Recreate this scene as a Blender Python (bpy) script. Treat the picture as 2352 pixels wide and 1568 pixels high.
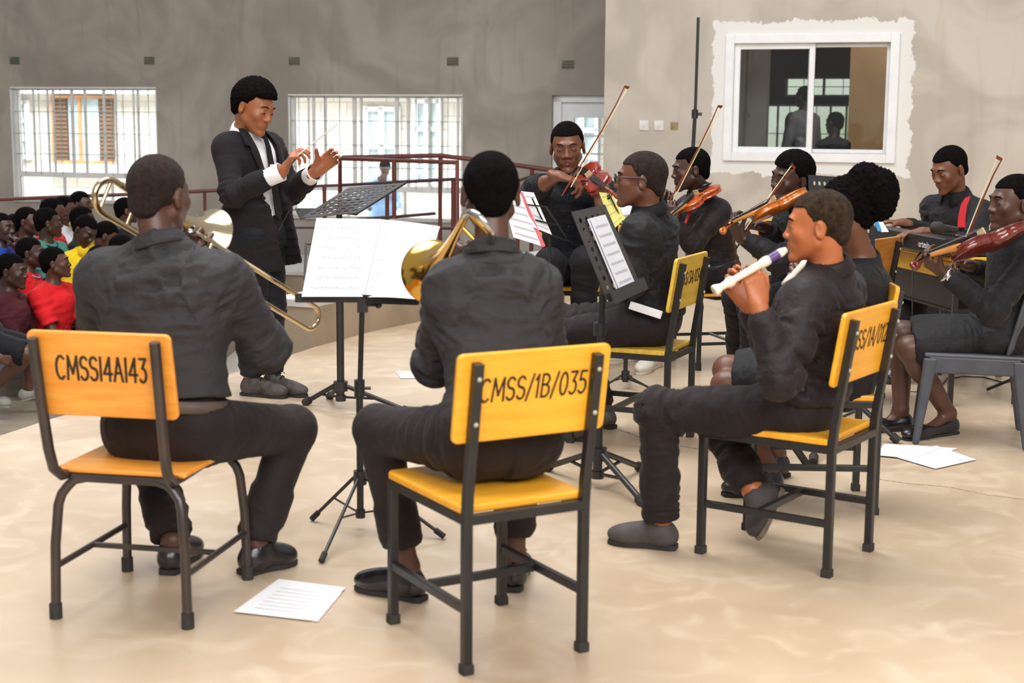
import bpy, bmesh, math, random
import numpy as np
from mathutils import Vector, Matrix
PI = math.pi
for o in list(bpy.data.objects): bpy.data.objects.remove(o)
sc = bpy.context.scene
COL = sc.collection
rnd = random.Random(7)
A = lambda *v: np.array(v, float)
# ------------------------------------------------------------------ camera
FPX, PITCH, ROLL, CH = 3400.0, math.radians(8.51), 0.008, 1.45
_f = A(0, math.cos(PITCH), -math.sin(PITCH)); _r0 = A(1, 0, 0); _u0 = A(0, math.sin(PITCH), math.cos(PITCH))
CR = _r0 * math.cos(ROLL) + _u0 * math.sin(ROLL); CU = -_r0 * math.sin(ROLL) + _u0 * math.cos(ROLL); CC = A(0, 0, CH)
cam_d = bpy.data.cameras.new('camera'); cam = bpy.data.objects.new('camera', cam_d); COL.objects.link(cam)
cam_d.sensor_width = 36; cam_d.lens = FPX / 2352 * 36; cam_d.clip_start = 0.1; cam_d.clip_end = 200
cam.matrix_world = Matrix(((CR[0], CU[0], -_f[0], 0), (CR[1], CU[1], -_f[1], 0), (CR[2], CU[2], -_f[2], CH), (0, 0, 0, 1)))
cam_d.dof.use_dof = True; cam_d.dof.focus_distance = 7.4; cam_d.dof.aperture_fstop = 3.9
sc.camera = cam
# ------------------------------------------------------------------ world, daylight, exposure
w = bpy.data.worlds.new('daylight'); sc.world = w; w.use_nodes = True
wn = w.node_tree.nodes; wl = w.node_tree.links
bg = wn['Background']; tc = wn.new('ShaderNodeTexCoord'); sx = wn.new('ShaderNodeSeparateXYZ'); mr = wn.new('ShaderNodeMapRange'); mx = wn.new('ShaderNodeMix'); mx.data_type = 'RGBA'
wl.new(tc.outputs['Generated'], sx.inputs[0]); wl.new(sx.outputs['Z'], mr.inputs['Value']); mr.inputs['From Min'].default_value = -0.1; mr.inputs['From Max'].default_value = 0.75
wl.new(mr.outputs[0], mx.inputs['Factor']); mx.inputs['A'].default_value = (0.62, 0.58, 0.54, 1); mx.inputs['B'].default_value = (0.97, 0.98, 1.0, 1)
wl.new(mx.outputs['Result'], bg.inputs['Color']); bg.inputs['Strength'].default_value = 0.45
def area(name, loc, tgt, sx_, sy_, e, colr=(1, 1, 1)):
    d = bpy.data.lights.new(name, 'AREA'); d.shape = 'RECTANGLE'; d.size = sx_; d.size_y = sy_; d.energy = e; d.color = colr
    o = bpy.data.objects.new(name, d); COL.objects.link(o); o.location = loc
    o.rotation_euler = (Vector(tgt) - Vector(loc)).to_track_quat('-Z', 'Y').to_euler(); return o
area('added_key_light', (1.5, -3.5, 6.0), (0.3, 6, 0.3), 9, 5, 1000, (1, 0.975, 0.94))  # area lamp added behind the camera for directional shading
area('added_top_light', (-1.0, 7.0, 7.5), (0.0, 6.5, 0), 5, 5, 640, (1, 0.99, 0.97))  # second area lamp, added overhead to model the forms from above
area('courtyard_daylight', (-4.0, 22.0, 7.5), (-4.0, 24.5, 0.8), 16, 3, 4000, (0.93, 0.97, 1.0))
vs = sc.view_settings; vs.view_transform = 'Standard'; vs.look = 'None'; vs.gamma = 1; vs.use_curve_mapping = False; vs.exposure = 0.14
sc.cycles.use_denoising = True; sc.cycles.max_bounces = 6; sc.cycles.diffuse_bounces = 3; sc.cycles.glossy_bounces = 4; sc.cycles.transmission_bounces = 4
sc.cycles.transparent_max_bounces = 6; sc.cycles.caustics_reflective = False; sc.cycles.caustics_refractive = False
sc.cycles.use_adaptive_sampling = True; sc.cycles.adaptive_threshold = 0.02; sc.render.use_persistent_data = False
# ------------------------------------------------------------------ survey helpers: where sight lines meet real planes
def ray(px, py): return _f + CR * (px - 1176) / FPX + CU * (784 - py) / FPX
def G(px, py, z=0.0):
    d = ray(px, py); return CC + d * (z - CH) / d[2]
def P(px, py, Y):
    d = ray(px, py); return CC + d * Y / d[1]
def nrm(v):
    v = np.asarray(v, float); return v / (np.linalg.norm(v) + 1e-12)
def fwd(deg): a = math.radians(deg); return A(-math.sin(a), math.cos(a), 0)
def rgt(deg): a = math.radians(deg); return A(math.cos(a), math.sin(a), 0)
def joint(px, py, a, b, la, lb, near=None):
    """point on a sight line whose distances to a and b best fit two bone lengths"""
    Ys = np.arange(min(a[1], b[1]) - 0.5, max(a[1], b[1]) + 0.5, 0.01); best = None
    for Y in Ys:
        p = P(px, py, Y); e = (np.linalg.norm(p - a) - la) ** 2 + (np.linalg.norm(p - b) - lb) ** 2
        if near is not None: e += 0.002 * (Y * (1 if near else -1))
        if best is None or e < best[0]: best = (e, p)
    return best[1]
# ------------------------------------------------------------------ materials
M = {}
def lin(c): return tuple(((x / 255) / 12.92 if x / 255 <= 0.04045 else ((x / 255 + 0.055) / 1.055) ** 2.4) for x in c)
def mat(name, rgb, rough=0.6, metal=0.0, var=0.12, scale=8.0, bump=0.0, bscale=40.0, coat=0.0, stretch=(1, 1, 1), rgb2=None, spec=0.5, detail=4, sheen=0, ssw=0, coord='Object'):
    """procedural principled material; rgb given in sRGB 0-255"""
    m = bpy.data.materials.new(name); m.use_nodes = True; n = m.node_tree.nodes; l = m.node_tree.links; b = n['Principled BSDF']
    c = lin(rgb); c2 = lin(rgb2) if rgb2 else tuple(x * (1 - var * 2) for x in c)
    c1 = c if rgb2 else tuple(min(1, x * (1 + var)) for x in c)
    t = n.new('ShaderNodeTexCoord'); mp = n.new('ShaderNodeMapping'); l.new(t.outputs[coord], mp.inputs[0]); mp.inputs['Scale'].default_value = stretch
    nz = n.new('ShaderNodeTexNoise'); nz.inputs['Scale'].default_value = scale; nz.inputs['Detail'].default_value = detail; l.new(mp.outputs[0], nz.inputs['Vector'])
    mixn = n.new('ShaderNodeMix'); mixn.data_type = 'RGBA'; r_ = n.new('ShaderNodeMapRange'); r_.inputs['From Min'].default_value = 0.3; r_.inputs['From Max'].default_value = 0.7
    l.new(nz.outputs['Fac'], r_.inputs['Value']); l.new(r_.outputs[0], mixn.inputs['Factor'])
    mixn.inputs['A'].default_value = (*c1, 1); mixn.inputs['B'].default_value = (*c2, 1); l.new(mixn.outputs['Result'], b.inputs['Base Color'])
    b.inputs['Roughness'].default_value = rough; b.inputs['Metallic'].default_value = metal; b.inputs['Specular IOR Level'].default_value = spec
    if coat: b.inputs['Coat Weight'].default_value = coat; b.inputs['Coat Roughness'].default_value = 0.12
    if sheen: b.inputs['Sheen Weight'].default_value = sheen; b.inputs['Sheen Roughness'].default_value = 0.5
    if ssw: b.inputs['Subsurface Weight'].default_value = ssw; b.inputs['Subsurface Radius'].default_value = (0.02, 0.008, 0.004)
    if bump:
        nb = n.new('ShaderNodeTexNoise'); nb.inputs['Scale'].default_value = bscale; nb.inputs['Detail'].default_value = 5; l.new(mp.outputs[0], nb.inputs['Vector'])
        bp = n.new('ShaderNodeBump'); bp.inputs['Strength'].default_value = bump; bp.inputs['Distance'].default_value = 0.012; l.new(nb.outputs['Fac'], bp.inputs['Height']); l.new(bp.outputs[0], b.inputs['Normal'])
    m['mixn'] = 1; M[name] = m; return m
def nod(m): return m.node_tree.nodes, m.node_tree.links, m.node_tree.nodes['Principled BSDF']
mat('black_metal', (34, 34, 36), 0.38, 0.0, 0.2, 14, bump=0.05, spec=0.6)
mat('black_tube', (38, 35, 34), 0.35, 0.0, 0.35, 9, bump=0.08, spec=0.7, rgb2=(62, 48, 44))
mat('stand_grey', (50, 50, 50), 0.45, 0.0, 0.15, 10, spec=0.5)
mat('rubber', (52, 49, 46), 0.8, 0, 0.2, 20)
mat('chrome', (215, 215, 215), 0.18, 1.0, 0.05)
mat('brass', (226, 178, 84), 0.13, 1.0, 0.06, 5)
mat('brass_pale', (214, 196, 158), 0.16, 1.0, 0.06, 5)
mat('silver', (206, 203, 198), 0.17, 1.0, 0.06, 5)
def wood(name, c1, c2, rough=0.42):
    m = mat(name, c1, rough, 0, rgb2=c2, scale=5, stretch=(1.2, 9, 9), bump=0.03, coat=0.15); return m
wood('wood_yellow', (252, 184, 54), (240, 164, 38)); wood('wood_orange', (246, 168, 70), (228, 144, 50)); wood('wood_pale', (232, 192, 78), (208, 168, 58)); wood('wood_brown', (202, 134, 58), (176, 108, 44)); wood('wood_red', (150, 62, 26), (110, 40, 18))
wood('desk_yellow', (236, 184, 30), (214, 158, 20))
mat('marker_ink', (50, 40, 26), 0.7, var=0.3)
mat('paper', (238, 238, 241), 0.8, 0, 0.02, 6)
mat('paper_soft', (226, 226, 232), 0.8, 0, 0.02, 6)
mat('paper_yellow', (226, 214, 120), 0.8, 0, 0.05, 6)
mat('ink_grey', (158, 158, 166), 0.9, 0, 0.2, 60)
mat('folder_pink', (238, 110, 122), 0.6); mat('folder_blue', (28, 120, 176), 0.5)
mat('cloth_black', (31, 30, 33), 0.7, 0, 0.12, 5, bump=0.9, bscale=20, spec=0.25, sheen=0.04)
mat('cloth_soft', (49, 47, 49), 0.8, 0, 0.1, 5, bump=1.0, bscale=18, spec=0.4, sheen=0.02)
mat('cloth_brownblack', (37, 30, 31), 0.65, 0, 0.12, 5, bump=1.0, bscale=20, spec=0.3, sheen=0.04)
mat('cloth_navy', (22, 24, 32), 0.7, 0, 0.12, 5, bump=0.8, bscale=20, spec=0.25, sheen=0.03)
mat('suit_black', (34, 30, 33), 0.9, 0, 0.1, 5, bump=0.25, bscale=14, spec=0.2, sheen=0.03)
mat('trouser_dark', (39, 33, 33), 0.75, 0, 0.12, 5, bump=0.8, bscale=18, spec=0.2, sheen=0.05)
mat('trouser_black', (26, 25, 29), 0.75, 0, 0.12, 5, bump=0.8, bscale=18, spec=0.2, sheen=0.03)
mat('cloth_white', (236, 236, 240), 0.8, 0, 0.03, 5, bump=0.06, bscale=30)
mat('cloth_red', (214, 14, 24), 0.85, 0, 0.08, 6); mat('cloth_maroon', (72, 14, 26), 0.9, 0, 0.12, 6, bump=0.1); mat('cloth_yellow', (232, 196, 16), 0.85, 0, 0.06, 6)
mat('cloth_teal', (68, 138, 130), 0.85, 0, 0.1, 6); mat('cloth_blue', (24, 74, 172), 0.85, 0, 0.1, 6); mat('cloth_green', (14, 128, 66), 0.85, 0, 0.1, 6); mat('cloth_grey', (150, 148, 154), 0.9, 0, 0.1, 6, bump=0.1)
mat('cloth_lightblue', (150, 186, 222), 0.85); mat('shorts_grey', (112, 110, 116), 0.9, bump=0.1); mat('ribbon_red', (210, 20, 44), 0.5)
mat('leather_black', (30, 29, 31), 0.28, 0, 0.15, 20, spec=0.7, bump=0.03); mat('patent_black', (14, 14, 17), 0.24, 0, 0.1, 20, spec=0.8)
mat('leather_brown', (84, 78, 72), 0.5, 0, 0.25, 16, bump=0.06); mat('shoe_grey', (72, 66, 66), 0.75, 0, 0.12, 30, bump=0.06); mat('boot_dark', (72, 66, 62), 0.6, 0, 0.3, 26, bump=0.1)
mat('shoe_white', (232, 226, 214), 0.6, 0, 0.05, 10); mat('sole_dark', (44, 42, 42), 0.8); mat('sole_tan', (120, 108, 92), 0.85, 0, 0.15, 30); mat('sole_white', (222, 216, 202), 0.7); mat('clog_grey', (150, 148, 142), 0.7)
mat('belt_brown', (92, 78, 70), 0.6, 0, 0.1, 20); mat('belt_black', (30, 30, 33), 0.45)
mat('hair_black', (17, 14, 14), 0.95, 0, 0.25, 60, bump=0.8, bscale=300, spec=0.08); mat('hair_brown', (62, 47, 34), 0.95, 0, 0.35, 50, bump=0.8, bscale=260, spec=0.08, sheen=0.05)
mat('hair_fade', (48, 38, 35), 0.9, 0, 0.2, 60, bump=0.5, bscale=300, spec=0.1, sheen=0.04)
mat('eye_white', (176, 160, 150), 0.25); mat('iris', (26, 14, 10), 0.15); mat('lash', (22, 15, 12), 0.8); mat('teeth', (235, 228, 215), 0.3)
mat('plastic_cream', (240, 228, 208), 0.35, 0, 0.03, 10); mat('plastic_purple', (98, 62, 134), 0.35, 0, 0.3, 30)
mat('plastic_black', (30, 31, 34), 0.35, 0, 0.1, 30, spec=0.5); mat('plastic_chair', (70, 73, 80), 0.42, 0, 0.1, 14, spec=0.5, bump=0.03)
mat('key_white', (236, 236, 232), 0.3); mat('print_white', (214, 216, 220), 0.6); mat('print_orange', (240, 92, 40), 0.6)
mat('violin_red', (142, 36, 10), 0.26, 0, rgb2=(108, 22, 6), scale=5, stretch=(14, 1, 6), coat=0.6, spec=0.6); mat('violin_orange', (182, 82, 22), 0.22, 0, rgb2=(146, 54, 14), scale=5, stretch=(14, 1, 6), coat=0.6)
mat('violin_amber', (200, 112, 30), 0.2, 0, rgb2=(168, 82, 18), scale=5, stretch=(14, 1, 6), coat=0.6); mat('violin_dark', (118, 38, 20), 0.22, 0, rgb2=(84, 22, 12), scale=5, stretch=(14, 1, 6), coat=0.6); mat('spruce_neck', (190, 128, 66), 0.3); mat('ebony', (20, 18, 18), 0.3)
mat('bow_wood', (124, 58, 34), 0.35); mat('bow_hair', (222, 208, 166), 0.7); mat('baton_white', (240, 234, 220), 0.5)
mat('railing_red', (112, 52, 44), 0.5, 0, 0.2, 6, rgb2=(90, 42, 36)); mat('rail_dark', (70, 46, 42), 0.5)
mat('frame_white', (246, 248, 250), 0.45, 0, 0.03, 6); mat('frame_steel', (240, 240, 238), 0.5, 0, 0.05, 6); mat('bars_green', (176, 200, 190), 0.5); mat('sill', (206, 200, 192), 0.7)
mat('switch_white', (236, 232, 228), 0.4); mat('conduit', (40, 44, 42), 0.4); mat('bolt', (190, 190, 170), 0.4, 0.3)
def skin(name, rgb, lip):
    m = mat(name, rgb, 0.42, 0, 0.09, 9, bump=0.04, bscale=120, spec=0.45, ssw=0.06)
    mat(name + '_lips', lip, 0.4, 0, 0.05, 10)
skin('skin_mid', (118, 74, 52), (116, 66, 58)); skin('skin_warm', (162, 100, 66), (146, 84, 68)); skin('skin_glow', (184, 108, 66), (160, 86, 66)); skin('skin_deep', (88, 58, 46), (92, 54, 48)); skin('skin_dark', (70, 47, 39), (76, 46, 42)); skin('skin_brown', (108, 68, 50), (104, 60, 54))
def glass_mat():
    m = bpy.data.materials.new('window_glass'); m.use_nodes = True; n = m.node_tree.nodes; l = m.node_tree.links; n.clear()
    out = n.new('ShaderNodeOutputMaterial'); mixs = n.new('ShaderNodeMixShader'); tr = n.new('ShaderNodeBsdfTransparent'); gl = n.new('ShaderNodeBsdfGlossy'); gl.inputs['Roughness'].default_value = 0.02
    fr = n.new('ShaderNodeFresnel'); fr.inputs['IOR'].default_value = 1.6; tr.inputs['Color'].default_value = (0.93, 0.96, 0.97, 1)
    l.new(fr.outputs[0], mixs.inputs[0]); l.new(tr.outputs[0], mixs.inputs[1]); l.new(gl.outputs[0], mixs.inputs[2]); l.new(mixs.outputs[0], out.inputs[0]); M['glass'] = m
glass_mat()
# ------------------------------------------------------------------ object helpers
def new_obj(name, V, Fc, mats, parent=None, mi=None, smooth=False):
    me = bpy.data.meshes.new(name)
    V = np.asarray(V, float).reshape(-1, 3); off = A(*parent.get('org', (0, 0, 0))) if parent is not None else 0
    V = V - off if parent is not None and parent.get('org') is not None else V
    if isinstance(Fc, np.ndarray):
        nF, k = Fc.shape; me.vertices.add(len(V)); me.vertices.foreach_set('co', V.astype(np.float32).ravel()); me.loops.add(nF * k); me.loops.foreach_set('vertex_index', Fc.astype(np.int32).ravel())
        me.polygons.add(nF); me.polygons.foreach_set('loop_start', np.arange(0, nF * k, k, dtype=np.int32)); me.update(calc_edges=True)
    else:
        me.from_pydata([tuple(v) for v in V], [], Fc)
    for m in (mats if isinstance(mats, (list, tuple)) else [mats]): me.materials.append(M[m] if isinstance(m, str) else m)
    if mi is not None: me.polygons.foreach_set('material_index', np.asarray(mi, np.int32))
    if smooth: me.polygons.foreach_set('use_smooth', np.ones(len(me.polygons), bool))
    me.update(); o = bpy.data.objects.new(name, me); COL.objects.link(o)
    if parent is not None:
        o.parent = parent
        if parent.get('org') is not None: o['org'] = parent['org']
    return o
def tag(o, label=None, cat=None, group=None, kind=None):
    if label: o['label'] = label
    if cat: o['category'] = cat
    if group: o['group'] = group
    if kind: o['kind'] = kind
    return o
def root(name, loc, label, cat, group=None, rz=0.0, world=False):
    """empty at a thing's base; world=True: its parts are given in world coordinates"""
    o = bpy.data.objects.new(name, None); COL.objects.link(o); o.location = tuple(loc); o.rotation_euler = (0, 0, rz); o.empty_display_size = 0.1
    if world: o['org'] = [float(x) for x in loc]
    return tag(o, label, cat, group)
def copy_tree(o, parent=None):
    c = o.copy(); COL.objects.link(c)
    if parent is not None: c.parent = parent
    for ch in [x for x in bpy.data.objects if x.parent is o]: copy_tree(ch, c)
    return c
def frame_from(axis, up=(0, 0, 1)):
    z = nrm(axis); u = np.asarray(up, float)
    if abs(z @ nrm(u)) > 0.98: u = A(0, 1, 0) if abs(z[1]) < 0.9 else A(1, 0, 0)
    x = nrm(np.cross(u, z)); return x, np.cross(z, x), z
class MB:
    def __init__(s): s.V = []; s.F = []; s.mi = []; s.sm = []
    def add(s, V, F, mi=0, sm=False):
        b = len(s.V); s.V += [tuple(float(c) for c in v) for v in V]; s.F += [tuple(b + i for i in f) for f in F]; s.mi += [mi] * len(F); s.sm += [sm] * len(F); return s
    def box(s, c, size, R=None, mi=0):
        c = A(*c); h = A(*size) / 2; R = np.eye(3) if R is None else np.asarray(R)   # rows = axes
        V = [c + (R[0] * sx_ * h[0] + R[1] * sy_ * h[1] + R[2] * sz_ * h[2]) for sx_ in (-1, 1) for sy_ in (-1, 1) for sz_ in (-1, 1)]
        return s.add(V, [(0, 1, 3, 2), (4, 6, 7, 5), (0, 4, 5, 1), (2, 3, 7, 6), (0, 2, 6, 4), (1, 5, 7, 3)], mi)
    def bar(s, a, b, wx, wy, up=(0, 0, 1), mi=0):
        a, b = A(*a), A(*b); x, y, z = frame_from(b - a, up); return s.box((a + b) / 2, (wx, wy, np.linalg.norm(b - a)), np.array([x, y, z]), mi)
    def tube(s, pts, r, n=10, mi=0, caps=True, sq=False):
        pts = [A(*p) for p in pts]; r = r if hasattr(r, '__len__') else [r] * len(pts); V = []; F = []; px_ = None
        for i, p in enumerate(pts):
            t = nrm((pts[min(i + 1, len(pts) - 1)] - pts[max(i - 1, 0)])); 
            if px_ is None: x, y, z = frame_from(t)
            else: x = nrm(px_ - t * (px_ @ t)); y = np.cross(t, x)
            px_ = x
            for k in range(n):
                a = 2 * PI * (k + (0.5 if sq else 0)) / n; V.append(p + (x * math.cos(a) + y * math.sin(a)) * r[i] * (1.414 if sq else 1))
        for i in range(len(pts) - 1):
            for k in range(n): F.append((i * n + k, i * n + (k + 1) % n, (i + 1) * n + (k + 1) % n, (i + 1) * n + k))
        s.add(V, F, mi, not sq)
        if caps: s.add(V[:n], [tuple(range(n))[::-1]], mi); s.add(V[-n:], [tuple(range(n))], mi)
        return s
    def lathe(s, org, axis, prof, n=24, mi=0, up=(0, 0, 1)):
        x, y, z = frame_from(axis, up); org = A(*org); V = []; F = []
        for (d, r) in prof:
            for k in range(n): a = 2 * PI * k / n; V.append(org + z * d + (x * math.cos(a) + y * math.sin(a)) * r)
        for i in range(len(prof) - 1):
            for k in range(n): F.append((i * n + k, i * n + (k + 1) % n, (i + 1) * n + (k + 1) % n, (i + 1) * n + k))
        return s.add(V, F, mi, True)
    def ball(s, c, r, n=10, mi=0, R=None):
        c = A(*c); r = A(*r) if hasattr(r, '__len__') else A(r, r, r); R = np.eye(3) if R is None else np.asarray(R); V = []; F = []; m = max(4, n // 2 + 1)
        for i in range(m + 1):
            th = PI * i / m
            for k in range(n): a = 2 * PI * k / n; q = A(math.sin(th) * math.cos(a), math.sin(th) * math.sin(a), math.cos(th)) * r; V.append(c + q[0] * R[0] + q[1] * R[1] + q[2] * R[2])
        for i in range(m):
            for k in range(n): F.append((i * n + k, (i + 1) * n + k, (i + 1) * n + (k + 1) % n, i * n + (k + 1) % n))
        return s.add(V, F, mi, True)
    def prism(s, poly, th, O, X, Y, mi=0):
        """closed outline poly (2-D) in plane O,X,Y, thickness th along X x Y"""
        O, X, Y = A(*O), nrm(X), nrm(Y); N = np.cross(X, Y); n = len(poly)
        V = [O + X * p[0] + Y * p[1] for p in poly] + [O + X * p[0] + Y * p[1] + N * th for p in poly]
        return s.add(V, [tuple(range(n))[::-1], tuple(range(n, 2 * n))] + [(k, (k + 1) % n, n + (k + 1) % n, n + k) for k in range(n)], mi)
    def build(s, name, mats, parent=None, bevel=0.0, smooth=None):
        o = new_obj(name, s.V, s.F, mats, parent, s.mi); o.data.polygons.foreach_set('use_smooth', np.array(s.sm if smooth is None else [smooth] * len(s.F), bool))
        if bevel: b = o.modifiers.new('bevel', 'BEVEL'); b.width = bevel; b.segments = 2; b.limit_method = 'ANGLE'
        return o
def arc(c, r, a0, a1, X, Y, n=8): return [A(*c) + nrm(X) * r * math.cos(a0 + (a1 - a0) * i / n) + nrm(Y) * r * math.sin(a0 + (a1 - a0) * i / n) for i in range(n + 1)]
def text_mesh(name, body, size, m, parent, O, X, Y, depth=0.0012, shear=0.0, width=None):
    cu = bpy.data.curves.new(name, 'FONT'); cu.body = body; cu.size = size; cu.extrude = depth; cu.align_x = 'CENTER'; cu.align_y = 'CENTER'; cu.shear = shear; cu.offset = 0.0004 * size / 0.08
    t = bpy.data.objects.new(name + '_c', cu); COL.objects.link(t); dg = bpy.context.evaluated_depsgraph_get(); me = bpy.data.meshes.new_from_object(t.evaluated_get(dg))
    bpy.data.objects.remove(t)
    V = np.empty(len(me.vertices) * 3, np.float32); me.vertices.foreach_get('co', V); V = V.reshape(-1, 3)
    if width: V[:, 0] *= width / max(1e-6, V[:, 0].max() - V[:, 0].min())
    O, X, Y = A(*O), nrm(X), nrm(Y); N = np.cross(X, Y)
    if parent is not None and parent.get('org') is not None: O = O - A(*parent['org'])
    W = O + V[:, :1] * X + V[:, 1:2] * Y + V[:, 2:] * N; me.vertices.foreach_set('co', W.astype(np.float32).ravel()); me.materials.clear(); me.materials.append(M[m]); me.update()
    o = bpy.data.objects.new(name, me); COL.objects.link(o); o.parent = parent; return o
# ================================================================== the room
def floor_mat(name, c1, c2, c3, rough):
    m = mat(name, c1, rough, 0, rgb2=c2, scale=1.3, bump=0.02, bscale=7, spec=0.5, detail=7); n, l, b = nod(m)
    mixn = [x for x in n if x.bl_idname == 'ShaderNodeMix'][0]
    nz = n.new('ShaderNodeTexNoise'); nz.inputs['Scale'].default_value = 4.5; nz.inputs['Detail'].default_value = 8; nz.inputs['Distortion'].default_value = 1.2
    mp = [x for x in n if x.bl_idname == 'ShaderNodeMapping'][0]; l.new(mp.outputs[0], nz.inputs['Vector'])
    rr = n.new('ShaderNodeMapRange'); rr.inputs['From Min'].default_value = 0.5; rr.inputs['From Max'].default_value = 0.72; rr.inputs['To Max'].default_value = 0.6; l.new(nz.outputs['Fac'], rr.inputs['Value'])
    m2 = n.new('ShaderNodeMix'); m2.data_type = 'RGBA'; l.new(rr.outputs[0], m2.inputs['Factor']); l.new(mixn.outputs['Result'], m2.inputs['A']); m2.inputs['B'].default_value = (*lin(c3), 1); l.new(m2.outputs['Result'], b.inputs['Base Color'])
    r3 = n.new('ShaderNodeMapRange'); r3.inputs['To Min'].default_value = rough - 0.08; r3.inputs['To Max'].default_value = rough + 0.12; l.new(nz.outputs['Fac'], r3.inputs['Value']); l.new(r3.outputs[0], b.inputs['Roughness'])
    return m
floor_mat('stage_concrete', (208, 187, 160), (182, 158, 131), (218, 201, 178), 0.30)
floor_mat('hall_concrete', (150, 138, 122), (134, 122, 106), (120, 106, 90), 0.4)
floor_mat('aisle_concrete', (190, 184, 176), (176, 170, 162), (200, 194, 186), 0.4)
def plaster(name, c1, c2, cs, sc_=0.8):
    m = mat(name, c1, 0.85, 0, rgb2=c2, scale=sc_, bump=0.25, bscale=6, spec=0.2, detail=8); n, l, b = nod(m)
    mixn = [x for x in n if x.bl_idname == 'ShaderNodeMix'][0]; mp = [x for x in n if x.bl_idname == 'ShaderNodeMapping'][0]
    mp2 = n.new('ShaderNodeMapping'); mp2.inputs['Scale'].default_value = (5, 5, 0.45); t = [x for x in n if x.bl_idname == 'ShaderNodeTexCoord'][0]; l.new(t.outputs['Object'], mp2.inputs[0])
    nz = n.new('ShaderNodeTexNoise'); nz.inputs['Scale'].default_value = 1.6; nz.inputs['Detail'].default_value = 6; nz.inputs['Distortion'].default_value = 0.4; l.new(mp2.outputs[0], nz.inputs['Vector'])
    rr = n.new('ShaderNodeMapRange'); rr.inputs['From Min'].default_value = 0.56; rr.inputs['From Max'].default_value = 0.74; rr.inputs['To Max'].default_value = 0.4; l.new(nz.outputs['Fac'], rr.inputs['Value'])
    m2 = n.new('ShaderNodeMix'); m2.data_type = 'RGBA'; l.new(rr.outputs[0], m2.inputs['Factor']); l.new(mixn.outputs['Result'], m2.inputs['A']); m2.inputs['B'].default_value = (*lin(cs), 1); l.new(m2.outputs['Result'], b.inputs['Base Color'])
    big = n.new('ShaderNodeTexNoise'); big.inputs['Scale'].default_value = 0.9; big.inputs['Detail'].default_value = 3; big.inputs['Distortion'].default_value = 1.5; l.new(mp.outputs[0], big.inputs['Vector'])
    rb_ = n.new('ShaderNodeMapRange'); rb_.inputs['From Min'].default_value = 0.42; rb_.inputs['From Max'].default_value = 0.6; rb_.inputs['To Min'].default_value = 0; rb_.inputs['To Max'].default_value = 0.5; l.new(big.outputs['Fac'], rb_.inputs['Value'])
    m4 = n.new('ShaderNodeMix'); m4.data_type = 'RGBA'; l.new(rb_.outputs[0], m4.inputs['Factor']); l.new(m2.outputs['Result'], m4.inputs['A']); m4.inputs['B'].default_value = (*[x * 0.72 for x in lin(c2)], 1); l.new(m4.outputs['Result'], b.inputs['Base Color'])
    m['last'] = m4.name; return m
plaster('plaster_far', (184, 176, 167), (162, 153, 143), (144, 131, 114))
pr = plaster('plaster_right', (212, 204, 193), (200, 191, 178), (188, 175, 156))
plaster('ledge_plaster', (172, 156, 136), (156, 140, 118), (140, 122, 98), 1.5)
mat('ledge_cap', (206, 202, 196), 0.6, 0, 0.06, 5)
# --- far wall: plane through a surveyed point, running away to the left
FO = P(860, 360, 18.5) * A(1, 1, 0); FE = nrm(A(math.cos(math.radians(17)), -math.sin(math.radians(17)), 0)); FN = A(FE[1], -FE[0], 0)   # FN faces the hall
def on_plane(px, py, O, N):
    d = ray(px, py); t = ((O - CC) @ N) / (d @ N); return CC + d * t
def fw(px, py, off=0.0):
    p = on_plane(px, py, FO + FN * off, FN); return (p - FO) @ FE, p[2]
RO = A(0.92, 15.3, 0); RE = nrm(A(0.94, -0.34, 0)); RN = A(RE[1], -RE[0], 0)
def rw(px, py, off=0.0):
    p = on_plane(px, py, RO + RN * off, RN); return (p - RO) @ RE, p[2]
def at(O, E, N, s, z, off=0.0): return O + E * s + N * off + A(0, 0, z)
def wall(name, O, E, N, s0, s1, z0, z1, holes, m, th=0.23):
    xs = sorted({s0, s1, *[h[0] for h in holes], *[h[1] for h in holes]}); zs = sorted({z0, z1, *[h[2] for h in holes], *[h[3] for h in holes]})
    bm = bmesh.new(); vd = {}
    def v(x, z, k):
        key = (round(x, 4), round(z, 4), k)
        if key not in vd: vd[key] = bm.verts.new(tuple(at(O, E, N, x, z, -th * k)))
        return vd[key]
    solid = lambda i, j: 0 <= i < len(xs) - 1 and 0 <= j < len(zs) - 1 and not any(h[0] - 1e-6 <= xs[i] and xs[i + 1] <= h[1] + 1e-6 and h[2] - 1e-6 <= zs[j] and zs[j + 1] <= h[3] + 1e-6 for h in holes)
    for i in range(len(xs) - 1):
        for j in range(len(zs) - 1):
            if not solid(i, j): continue
            a, b, c, d = (xs[i], zs[j]), (xs[i + 1], zs[j]), (xs[i + 1], zs[j + 1]), (xs[i], zs[j + 1])
            bm.faces.new([v(*a, 0), v(*b, 0), v(*c, 0), v(*d, 0)]); bm.faces.new([v(*d, 1), v(*c, 1), v(*b, 1), v(*a, 1)])
            for (di, dj, p, q) in ((-1, 0, d, a), (1, 0, b, c), (0, -1, a, b), (0, 1, c, d)):
                if not solid(i + di, j + dj): bm.faces.new([v(*q, 0), v(*p, 0), v(*p, 1), v(*q, 1)])
    bmesh.ops.recalc_face_normals(bm, faces=bm.faces); me = bpy.data.meshes.new(name); bm.to_mesh(me); bm.free(); me.materials.append(M[m])
    o = bpy.data.objects.new(name, me); COL.objects.link(o); return tag(o, kind='structure')
def rect(px0, py0, px1, py1, f):
    a = f((px0), (py0 + py1) / 2)[0]; b = f(px1, (py0 + py1) / 2)[0]; mid = (px0 + px1) / 2; return [a, b, f(mid, py1)[1], f(mid, py0)[1]]
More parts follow.
